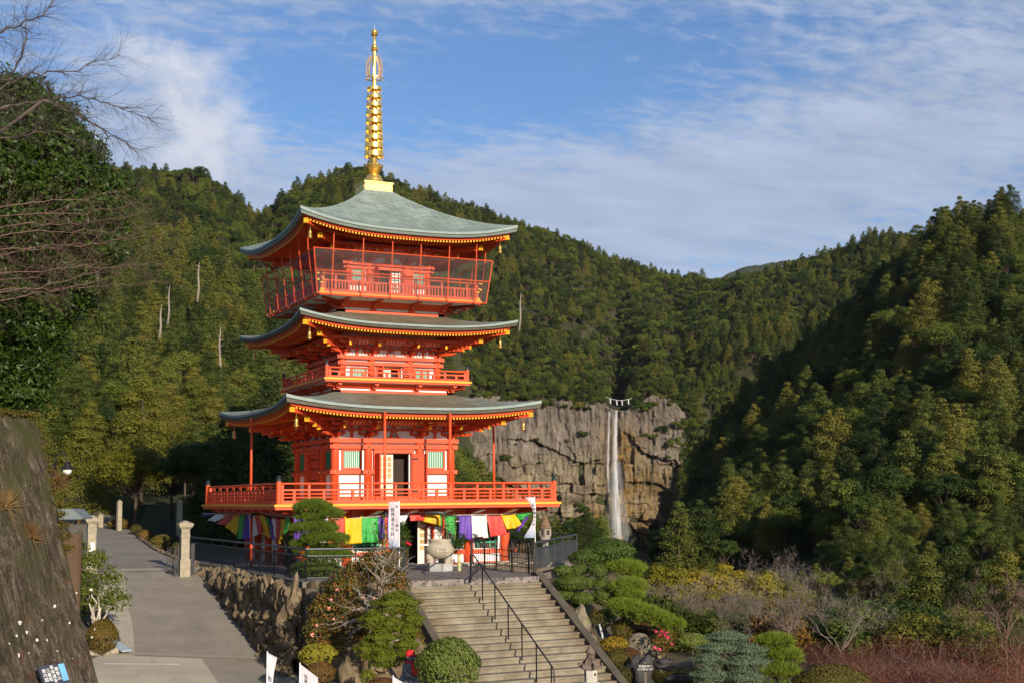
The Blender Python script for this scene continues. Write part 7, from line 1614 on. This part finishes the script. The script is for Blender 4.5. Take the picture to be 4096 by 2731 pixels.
def stream(parent, pts, mat, off, label, wav=0.0, name='stream'):
    """pts: (v, u_left, u_right)"""
    m = MB(); n = 60
    def at(vv):
        for a_, b_ in zip(pts, pts[1:]):
            if a_[0] <= vv <= b_[0]: f = (vv-a_[0])/(b_[0]-a_[0]); return lerp(a_[1], b_[1], f), lerp(a_[2], b_[2], f)
        return pts[-1][1:]
    dmin = {}
    def fp(s_, t_):
        vv = lerp(pts[0][0], pts[-1][0], s_); l_, r_ = at(vv); uu = lerp(l_, r_, t_)+1.2*mnoise.noise(Vector((vv*0.05, 0, off)))
        Dm = min(cliffD(x, vv) for x in (l_-6, (l_+r_)/2, r_+6)); key = round(s_*n); dmin[key] = min(Dm-off-1.2*s_, dmin.get(key-1, 1e9)); return at_D(uu, vv, dmin[key]-1.4*math.sin(PI*t_))
    m.grid(fp, n, 8); me = m.mesh(name, mat, True); uv = me.uv_layers.new(name='UVMap')
    for lp_ in me.loops: i_ = lp_.vertex_index; uv.data[lp_.index].uv = ((i_ % 9)/8, 1-(i_//9)/n)
    o = link(name, me, parent); 
    if label: o['label'] = label
    return o
wf = empty('waterfall', (0, 0, 0)); tag(wf, 'tall slender white waterfall dropping down the grey cliff', 'waterfall')
stream(wf, [(941, 1410, 1419), (975, 1406, 1419), (1040, 1404, 1419), (1110, 1404, 1421), (1180, 1404, 1426), (1240, 1404, 1431), (1285, 1404, 1436)], water_mat('falling_water', 0.34, 0.66, 0.95, 0.0), 1.0, None)
stream(wf, [(944, 1395, 1402), (1000, 1393, 1401), (1060, 1391, 1400), (1130, 1392, 1402)], water_mat('thin_falling_water', 0.36, 0.66, 0.75, 3.3), 0.8, 'thin side stream left of the main fall')
stream(wf, [(1060, 1402, 1428), (1130, 1394, 1436), (1200, 1390, 1448), (1285, 1384, 1464)], water_mat('fall_spray', 0.25, 0.85, 0.34, 7.7), 3.0, 'veil of spray round the lower fall', name='spray')
# sacred rope across the head of the falls
ra, rb = at_D(1391, 911, 590), at_D(1452, 914, 590); r = empty('sacred_rope', tuple(ra)); tag(r, 'sacred rope with white paper streamers strung above the waterfall', 'rope')
m = MB(); d = rb-ra; m.tube([d*f+Vector((0, 0, -1.2*math.sin(PI*f))) for f in lin(0, 1, 10)], 0.085, 5); m.build('rope', simple('white_straw_rope', (0.62, 0.60, 0.56), 0.8), r)
for f in (0.18, 0.42, 0.62, 0.86):
    m = MB(); p = d*f+Vector((0, 0, -1.2*math.sin(PI*f))); dd = d.normalized()
    for q in range(4): m.box(p+dd*(0.22*(q % 2)-0.1)+Vector((0, 0, -0.35-0.55*q)), (0.34, 0.05, 0.50), 0, rotz(math.atan2(dd.y, dd.x)))
    m.build('paper_streamer', WHITE, r)
# ---------------------------------------------------------------- trees of the forest
L_CED = leafmat('cedar_foliage', [(0.016, 0.029, 0.005), (0.040, 0.058, 0.009), (0.082, 0.100, 0.014), (0.150, 0.125, 0.019)], 0.12, 0.16)
L_BRD = leafmat('broadleaf_foliage', [(0.014, 0.029, 0.005), (0.036, 0.058, 0.009), (0.076, 0.105, 0.014), (0.140, 0.160, 0.021)], 0.15, 0.16)
L_HIN = leafmat('cypress_foliage', [(0.042, 0.060, 0.008), (0.084, 0.102, 0.011), (0.140, 0.128, 0.015)], 0.15, 0.25)
build_cliff_shrubs()
def trunk_np(rg, h, r, mat_i, m, lean=0.03):
    m.tube([(0, 0, -1.5), (lean*h*rg.uniform(-1, 1), lean*h*rg.uniform(-1, 1), h*0.5), (0, 0, h*0.95)], [r, r*0.7, r*0.15], 6, mat_i)
def cedar_mesh(name, seed, h, Rm, nleaf, size, mat, levels=8):
    rng = np.random.default_rng(seed); rg = random.Random(seed); C, R = [], []
    for l in range(levels):
        f = 0.20+0.77*(l/(levels-1))**0.82; rad_ = Rm*(1-f)**0.55+0.35; k_ = max(1, int(2+5*(1-f)+rg.random()))
        for q in range(k_):
            a_ = 2*PI*(q+rg.random()*0.7)/k_+l*0.9; rr = rad_*rg.uniform(0.50, 0.92) if l < levels-1 else 0.1; s_ = rad_*0.36+0.45+rg.uniform(-.12, .2)
            C.append((rr*math.cos(a_), rr*math.sin(a_), h*f-0.18*rr+rg.uniform(-.35, .35))); R.append((s_*1.15, s_*1.15, s_*0.80))
    n = max(6, nleaf//len(C)); V, F = leafcloud(rng, C, R, n, size, 0.75, (0.5, 1.0), 0.15, 1.0, 0.3, 0.3, 0.32)
    m = MB(); trunk_np(rg, h, 0.24, 1, m)
    for c_ in C[::2]: m.tube([(0, 0, c_[2]-0.3), c_], [0.05, 0.02], 3, 1, cap=False)
    tv = np.array(m.v); nf = len(F)
    return V, F, m
def broad_mesh(name, seed, h, Rm, nleaf, size, mat, k=26):
    rng = np.random.default_rng(seed); rg = random.Random(seed); C, R = [], []
    sq = rg.uniform(0.75, 1.1)
    for q in range(k):
        a_ = rg.uniform(0, 2*PI); f = math.acos(rg.uniform(-0.15, 1)); s_ = Rm*rg.uniform(0.20, 0.36); d = rg.uniform(0.6, 0.9)*Rm
        C.append((d*math.sin(f)*math.cos(a_), d*math.sin(f)*math.sin(a_), h-Rm*sq*0.9+d*sq*math.cos(f)*0.9)); R.append((s_, s_, s_*0.75))
    n = max(6, nleaf//len(C)); V, F = leafcloud(rng, C, R, n, size, 0.75, (0.5, 1.0), 0.2, 1.0, 0.4, 0.1, 0.32)
    m = MB(); trunk_np(rg, h*0.8, 0.2, 1, m, 0.06)
    for c_ in C[::3]: m.tube([(0, 0, h*0.4), ((c_[0])*0.5, c_[1]*0.5, (c_[2]+h*0.4)/2), c_], [0.10, 0.06, 0.025], 4, 1, cap=False)
    return V, F, m
def join_tree(name, V, F, m, mats):
    """leaves as quads plus the trunk's quads in one mesh"""
    q = [f for f in m.f if len(f) == 4]; tv = np.array(m.v); tf = np.array(q)+len(V)
    return np_mesh(name, np.concatenate([V, tv]), np.concatenate([F, tf]), mats, np.concatenate([np.zeros(len(F), int), np.ones(len(tf), int)]))
def tree_set(lod):
    nl, sz = {'near': (22000, 0.17), 'mid': (8000, 0.27), 'far': (3000, 0.42)}[lod]; out = {'cedar_tree': [], 'cypress_tree': [], 'broadleaf_tree': []}
    for s_ in range(4):
        out['cedar_tree'].append(join_tree('cedar_'+lod, *cedar_mesh('c', 100+s_, 12.5+s_*0.9, 2.9+0.35*s_, nl, sz, L_CED, 12), [L_CED, BARK]))
        out['broadleaf_tree'].append(join_tree('broadleaf_'+lod, *broad_mesh('b', 200+s_, 9.5+s_*0.6, 3.7+0.35*s_, nl, sz*0.92, L_BRD, 34+4*s_), [L_BRD, BARK]))
    for s_ in range(3): out['cypress_tree'].append(join_tree('cypress_'+lod, *cedar_mesh('h', 300+s_, 11+s_, 2.9, nl, sz*0.9, L_HIN, 10), [L_HIN, BARK]))
    return out
TS = {l: tree_set(l) for l in ('near', 'mid', 'far')}
def twig_mesh(seed, h, R_, mat, lod_depth=4):
    rg = random.Random(seed); m = MB(); m.tube([(0, 0, -1), (0.1, 0, h*0.4)], [0.16, 0.11], 6)
    for i in range(5):
        a_ = 2*PI*i/5+rg.uniform(-.4, .4); grow(m, (0.1, 0, h*0.4), (math.cos(a_)*0.8, math.sin(a_)*0.8, rg.uniform(0.5, 1.2)), R_*0.75, 0.075, lod_depth-1, rg, 3, 0.75, 0.04, 0.7)
    return m.mesh('bare_tree', mat, False)
BTW = [twig_mesh(401, 8, 3.4, BARKR), twig_mesh(402, 9, 3.6, BARKG), twig_mesh(403, 7, 3.0, BARKR)]
VLU = [1035, 1110, 1250, 1320, 1335, 1350, 1368, 1490, 1520, 1550, 1580, 1605]; VLV = [1000, 1065, 1195, 1190, 1150, 1165, 1300, 1300, 1230, 1120, 1010, 925]
rgF = random.Random(77); cand = []
D_ = 70.0
while D_ < 1000:
    sp_ = 3.9 if D_ < 420 else 5.3; du = sp_/D_*FOC*1000/GS; u = -260-rgF.random()*du
    while u < 2640:
        uu, dd = u+rgF.uniform(-.45, .45)*du, D_+rgF.uniform(-.45, .45)*sp_; u += du
        z = terr(uu, dd); a_ = math.atan2(ray(uu, 1141).x, ray(uu, 1141).y); x, y = CAM.x+dd*math.sin(a_), CAM.y+dd*math.cos(a_)
        if 560 < dd < 601 and 985 < uu < 1572: continue
        if 600 <= dd < 672 and abs(uu-1428) < 20: continue
        if x < 12 and y < 12 and x > -14: continue
        if y < 66 and -13.5 < x-0.0*y < 12 and x < road_at(min(y, 60), 2)+5 and x > road_at(min(y, 60), 1)-2.5: continue
        if dd < 92 and uu > 1000: continue
        if uu > 1690 and np.interp(uu, [1610, 1680, 1760, 1900, 2050, 2352, 2700], [408, 402, 384, 368, 358, 342, 335]) < dd < 600: continue
        if dd < 74 and uu < 240: continue
        n_ = mnoise.noise(Vector((x*0.012, y*0.012, 5)))+0.6*rgF.uniform(-1, 1)
        left = uu < 700 and dd < 190
        if left: kind = 'cypress_tree' if rgF.random() < 0.35 else ('cedar_tree' if rgF.random() < 0.5 else 'broadleaf_tree')
        elif dd < 150 and 1440 < uu < 1860: kind = 'cypress_tree'
        elif 600 <= dd < 700 and 1000 < uu < 1600: kind = 'broadleaf_tree' if rgF.random() < 0.7 else 'cedar_tree'
        else: kind = 'cedar_tree' if n_ > (-0.05 if dd < 450 else 0.12) else 'broadleaf_tree'
        if rgF.random() < (0.030 if uu > 1200 else 0.018) and dd > 210: kind = 'bare_tree'
        s_ = (rgF.uniform(0.60, 1.02) if rgF.random() < 0.78 else rgF.uniform(1.02, 1.32))*(0.68 if dd < 420 else 0.74)
        if 560 < dd < 640 and 1030 < uu < 1600: s_ *= 0.78
        if 598 < dd < 625 and 1385 < uu < 1460: s_ *= 0.5
        if dd < 150 and uu > 1400: s_ *= 0.62 if dd > 110 else 0.5
        if 1035 < uu < 1572 and dd < 586 and project(Vector((x, y, z+{'cedar_tree': 14.5, 'cypress_tree': 13, 'broadleaf_tree': 11.5, 'bare_tree': 8}[kind]*s_)))[1] < np.interp(uu, VLU, VLV): continue
        if dd < 165 and 1440 < uu < 1880 and project(Vector((x, y, z+13*s_)))[1] < 1285: continue
        cand.append((dd, uu, x, y, z, kind, s_, rgF.uniform(0, 2*PI), rgF.randrange(12)))
    D_ += sp_*0.92
for q in range(900):          # trees crowding the brink of the cliff
    uu, dd = rgF.uniform(1035, 1590), 597.5+rgF.random()**1.7*52
    if abs(uu-1422) < 24 and dd < 640: continue
    z = terr(uu, dd)-0.5; a_ = math.atan2(ray(uu, 1141).x, ray(uu, 1141).y)
    cand.append((dd, uu, CAM.x+dd*math.sin(a_), CAM.y+dd*math.cos(a_), z, 'broadleaf_tree' if rgF.random() < 0.75 else 'cedar_tree', rgF.uniform(0.36, 0.68), rgF.uniform(0, 2*PI), rgF.randrange(12)))
for q in range(260):          # steep wooded shoulder right of the cliff
    uu, dd = rgF.uniform(1566, 1700), rgF.uniform(578, 606); z = terr(uu, dd)-0.6; a_ = math.atan2(ray(uu, 1141).x, ray(uu, 1141).y); s_ = rgF.uniform(0.4, 0.7)
    cand.append((dd, uu, CAM.x+dd*math.sin(a_), CAM.y+dd*math.cos(a_), z, 'broadleaf_tree' if rgF.random() < 0.7 else 'cedar_tree', s_, rgF.uniform(0, 2*PI), rgF.randrange(12)))
cand.sort()
# what each tree shows of itself, nearest first
OW, OH = 588, 392; occ = np.zeros((OH, OW), bool); res = []
def box_occ(u0, u1, v0, v1): occ[max(0, int(v0/4)):int(v1/4), max(0, int(u0/4)):int(u1/4)] = True
box_occ(660, 1060, 900, 1330); box_occ(700, 1170, 540, 700); box_occ(760, 1050, 700, 900); box_occ(690, 1150, 720, 780); box_occ(480, 1280, 1100, 1180); box_occ(0, 150, 960, 1568); box_occ(0, 230, 330, 720); box_occ(560, 1240, 920, 960)
yy, xx = np.mgrid[0:OH, 0:OW]
for t_ in cand:
    dd, uu, x, y, z, kind, s_, *_r = t_; hh = {'cedar_tree': 14, 'cypress_tree': 12, 'broadleaf_tree': 10.5, 'bare_tree': 9}[kind]*s_; rr = {'cedar_tree': 2.9, 'cypress_tree': 2.8, 'broadleaf_tree': 4.0, 'bare_tree': 3.2}[kind]*s_
    pu, pv, w_ = project(Vector((x, y, z+hh*0.60))); k = 1/pxm(dd); ru, rv_ = rr*k/4, hh*0.42*k/4; cx_, cy_ = pu/4, pv/4
    x0, x1, y0, y1 = int(max(0, cx_-ru)), int(min(OW, cx_+ru+1)), int(max(0, cy_-rv_)), int(min(OH, cy_+rv_+1)); vis = 0
    if x1 > x0 and y1 > y0:
        e = ((xx[y0:y1, x0:x1]-cx_)/max(ru, .6))**2+((yy[y0:y1, x0:x1]-cy_)/max(rv_, .6))**2 < 1; o = occ[y0:y1, x0:x1]; vis = int((e & ~o).sum())
        if kind != 'bare_tree': o |= e
    res.append(vis)
order = sorted(range(len(cand)), key=lambda i: -res[i]); MAXK = {'cedar_tree': 210, 'broadleaf_tree': 150, 'cypress_tree': 110, 'bare_tree': 40}; chosen = set(); cnt = {}
for i in order:
    k = cand[i][5]
    if res[i] < 10: break
    if cnt.get(k, 0) < MAXK[k]: chosen.add(i); cnt[k] = cnt.get(k, 0)+1
REG = lambda dd, u: ('on the near slope left of the pagoda' if u < 700 and dd < 260 else 'on the hill left of the pagoda' if u < 760 else 'on the hill behind the pagoda' if u < 1080 else 'on the slope above the waterfall cliff' if u < 1560 and dd > 560 else 'in the valley before the waterfall cliff' if u < 1570 else 'at the foot of the right hillside' if dd < 190 else 'half way up the right hillside' if dd < 420 else 'high on the right hillside')
WORD = {'cedar_tree': 'olive green cedar with clumped foliage standing', 'broadleaf_tree': 'round dark green broadleaf tree standing', 'cypress_tree': 'yellow green cypress with lumpy foliage standing', 'bare_tree': 'bare brown leafless tree standing'}
GRP = {'cedar_tree': 'cedars', 'broadleaf_tree': 'broadleaf trees', 'cypress_tree': 'cypresses', 'bare_tree': 'bare trees'}
def lod(dd): return 'near' if dd < 150 else ('mid' if dd < 380 else 'far')
rest = []
for i, (dd, uu, x, y, z, kind, s_, rz, pick) in enumerate(cand):
    ms = BTW if kind == 'bare_tree' else TS[lod(dd)][kind]; me = ms[pick % len(ms)]
    if i in chosen:
        o = link(kind, me, None, (x, y, z), rz); o.scale = (s_, s_, s_*(0.94+0.012*pick)); rg_ = REG(dd, uu)
        tag(o, WORD[kind]+' '+rg_, 'tree', GRP[kind]+' '+rg_)
    else: rest.append((x, y, z, s_, rz, me.name, kind))
L_GLD = leafmat('golden_cypress_spray', [(0.090, 0.092, 0.007), (0.170, 0.155, 0.010), (0.260, 0.195, 0.016)], 0.15, 0.6)
TS['near']['golden'] = [join_tree('golden_cypress', *broad_mesh('g', 350+s_, 9, 3.4, 22000, 0.15, L_GLD, 42), [L_GLD, BARK]) for s_ in range(3)]
def set_tree(kind, u, D, vtop, lb, pick, sc=None, grp=None):
    me = TS['near']['golden' if 'golden' in lb else kind][pick % 3]; h = max(v_.co.z for v_ in me.vertices); t_ = at_D(u, vtop, D); gz = min(terr(u, max(D, 62.5)), t_.z-3.0); s_ = sc or (t_.z-gz)/h; s_ = min(s_, 1.1)
    o = link(kind, me, None, (t_.x, t_.y, t_.z-h*s_), pick*1.3); o.scale = (s_*1.15, s_*1.15, s_); tag(o, lb, 'tree', grp); return o
for i, (u, D, vt) in enumerate(((1500, 70, 1290), (1540, 72, 1300), (1580, 74, 1292), (1625, 71, 1306), (1670, 74, 1290), (1712, 72, 1300), (1755, 75, 1306), (1800, 72, 1330), (1560, 64, 1345), (1610, 65, 1358), (1660, 64, 1352), (1720, 65, 1362), (1850, 70, 1358))):
    set_tree('cypress_tree', u, D, vt, 'golden olive cypress in the row below the waterfall valley', i, 0.66, 'cypresses behind the garden')
for i, (u, D, vt) in enumerate(((2060, 92, 1330), (2120, 86, 1270), (2190, 92, 1250), (2250, 84, 1300), (2310, 90, 1262), (2370, 82, 1310), (2110, 74, 1378), (2180, 72, 1390), (2260, 72, 1400), (2330, 72, 1396), (1990, 88, 1380), (1910, 92, 1370))):
    set_tree('cedar_tree', u, D, vt, 'dark green cedar in the stand behind the russet bushes', i, 0.72, 'cedars behind the russet bushes')
for (u, D, vt, kd, lb, pk) in ((312, 86, 1015, 'broadleaf_tree', 'light golden green roadside tree with a thin trunk beyond the gate', 1), (400, 96, 1030, 'broadleaf_tree', 'golden tinged roadside tree beyond the gate next to the shaded slim post', 2), (190, 92, 960, 'cypress_tree', 'yellow green cypress on the bank above the street lamp', 0), (330, 108, 860, 'cypress_tree', 'tall yellow green cypress above the bend of the road', 1), (470, 84, 1010, 'broadleaf_tree', 'dark round tree in the shade left of the gallery', 3), (560, 88, 985, 'broadleaf_tree', 'dark round tree in the shade behind the left gallery corner', 0)):
    set_tree(kd, u, D, vt, lb, pk)
for (u, v0, v1, D, r_) in ((502, 872, 748, 175, 0.17), (453, 668, 602, 270, 0.24), (366, 752, 700, 215, 0.20), (385, 720, 655, 240, 0.18), (1192, 735, 672, 640, 0.5), (1090, 940, 915, 585, 0.3)):
    a_, b_ = at_D(u, v0+26, D), at_D(u+5, v1, D); rg = random.Random(u); m = MB(); d = b_-a_; L_ = d.length; m.tube([(0, 0, 0), d*0.35+Vector((0.02*L_, 0, 0)), d*0.7+Vector((-0.012*L_, 0, 0)), d], [r_*1.25, r_, r_*0.75, r_*0.2], 7)
    for f in (0.55, 0.68, 0.78, 0.88): q_ = d*f; e_ = q_+Vector((rg.uniform(-1, 1)*0.8, rg.uniform(-1, 1)*0.5, rg.uniform(0.2, 0.7)))*L_*0.13; m.tube([q_, q_.lerp(e_, 0.5)+Vector((0, 0, -0.01*L_)), e_], [r_*0.4, r_*0.25, r_*0.08], 4)
    tag(m.build('dead_tree', BARKC, None, True, tuple(a_)), 'bleached dead trunk standing among the evergreens '+REG(D, u), 'tree', 'bleached dead trunks '+REG(D, u))
SHR = []
for q in range(5):
    rng = np.random.default_rng(500+q); rg = random.Random(500+q); C = [(rg.uniform(-.8, .8), rg.uniform(-.8, .8), rg.uniform(0.35, 1.0)) for _ in range(9)]; V, F = leafcloud(rng, C, [(0.55, 0.55, 0.42)]*9, 620, 0.10, 0.6, (0.4, 1.0), 0.2, 0.8, 0.5, 0, 0.4)
    SHR.append(np_mesh('garden_shrub', V, F, [L_HIN, L_BOX, L_DARK, L_BRD, L_AZG][q]))
rg = random.Random(91); nS = 0
for q in range(230):
    u, D = rg.uniform(1462, 2420), rg.uniform(53, 82); p_ = at_D(u, 1400, D); x, y = p_.x, p_.y
    z = near_ground(x, y)-0.03 if D < 64 else max(terr(u, D), near_ground(x, y)-0.6 if D < 70 else -99)
    pu, pv, w_ = project(Vector((x, y, z+1.0)))
    if pv < 1392 or pv > 1580 or (pu < 1560 and D < 53): continue
    if rg.random() < 0.25: k_ = 4
    else: k_ = rg.randrange(4)
    o = link('garden_shrub', SHR[k_], None, (x, y, z-0.1), rg.uniform(0, 6)); s_ = rg.uniform(0.8, 1.35); o.scale = (s_*1.15, s_*1.15, s_); nS += 1
    tag(o, 'low %s shrub on the ground between the garden and the trees' % ('yellow green', 'small leaved', 'dark evergreen', 'light green', 'rust tinged')[k_], 'shrub', '%s shrubs below the trees' % ('yellow green', 'small leaved', 'dark evergreen', 'light green', 'rust tinged')[k_])
# everything else is one forest: instances on points
src = bpy.data.collections.new('forest_kinds'); names = sorted({r_[5] for r_ in rest}); nid = {}
for q, nme in enumerate(names):
    so_ = bpy.data.objects.new('%03d' % q, bpy.data.meshes[nme]); src.objects.link(so_); nid[nme] = q
me = bpy.data.meshes.new('forest'); me.from_pydata([(r_[0], r_[1], r_[2]) for r_ in rest], [], [])
for nme, tp_, dat in (('scl', 'FLOAT', [r_[3] for r_ in rest]), ('rz', 'FLOAT', [r_[4] for r_ in rest]), ('pick', 'INT', [nid[r_[5]] for r_ in rest])):
    me.attributes.new(nme, tp_, 'POINT').data.foreach_set('value', dat)
fo = link('forest', me); tag(fo, 'dense mixed evergreen forest covering the hills behind the pagoda', 'forest', kind='stuff')
ng = bpy.data.node_groups.new('forest_scatter', 'GeometryNodeTree'); ng.interface.new_socket('Geometry', in_out='INPUT', socket_type='NodeSocketGeometry'); ng.interface.new_socket('Geometry', in_out='OUTPUT', socket_type='NodeSocketGeometry')
n = lambda t_: ng.nodes.new(t_)
gi, go = n('NodeGroupInput'), n('NodeGroupOutput'); iop = n('GeometryNodeInstanceOnPoints'); ci = n('GeometryNodeCollectionInfo'); ci.inputs['Collection'].default_value = src; ci.inputs['Separate Children'].default_value = True; ci.inputs['Reset Children'].default_value = True
def attr(nm_, ty):
    x = n('GeometryNodeInputNamedAttribute'); x.data_type = ty; x.inputs['Name'].default_value = nm_; return [o for o in x.outputs if o.enabled and o.name == 'Attribute'][0]
cr = n('ShaderNodeCombineXYZ'); ng.links.new(attr('rz', 'FLOAT'), cr.inputs[2])
ng.links.new(gi.outputs[0], iop.inputs['Points']); ng.links.new(ci.outputs[0], iop.inputs['Instance']); iop.inputs['Pick Instance'].default_value = True
ng.links.new(attr('pick', 'INT'), iop.inputs['Instance Index']); ng.links.new(cr.outputs[0], iop.inputs['Rotation']); ng.links.new(attr('scl', 'FLOAT'), iop.inputs['Scale']); ng.links.new(iop.outputs[0], go.inputs[0])
md = fo.modifiers.new('scatter', 'NODES'); md.node_group = ng
print('TREES', len(cand), 'own objects', len(chosen), cnt)

# ---------------------------------------------------------------- the air between the camera and the far ridge
hz, t = newmat('thin_blue_air'); N = NT(t); pv = N.n('ShaderNodeVolumePrincipled'); pv.inputs['Color'].default_value = (0.80, 0.88, 1.0, 1); pv.inputs['Density'].default_value = HAZE; pv.inputs['Anisotropy'].default_value = 0.0
ou = N.n('ShaderNodeOutputMaterial'); N.l(pv.outputs[0], ou.inputs['Volume'])
if HAZE > 0:
    m = MB(); m.box2(-5000, 5000, -3500, 6500, -62.5, 900); tag(m.build('haze', hz), 'thin bluish air softening the farthest ridge', 'haze', kind='stuff')
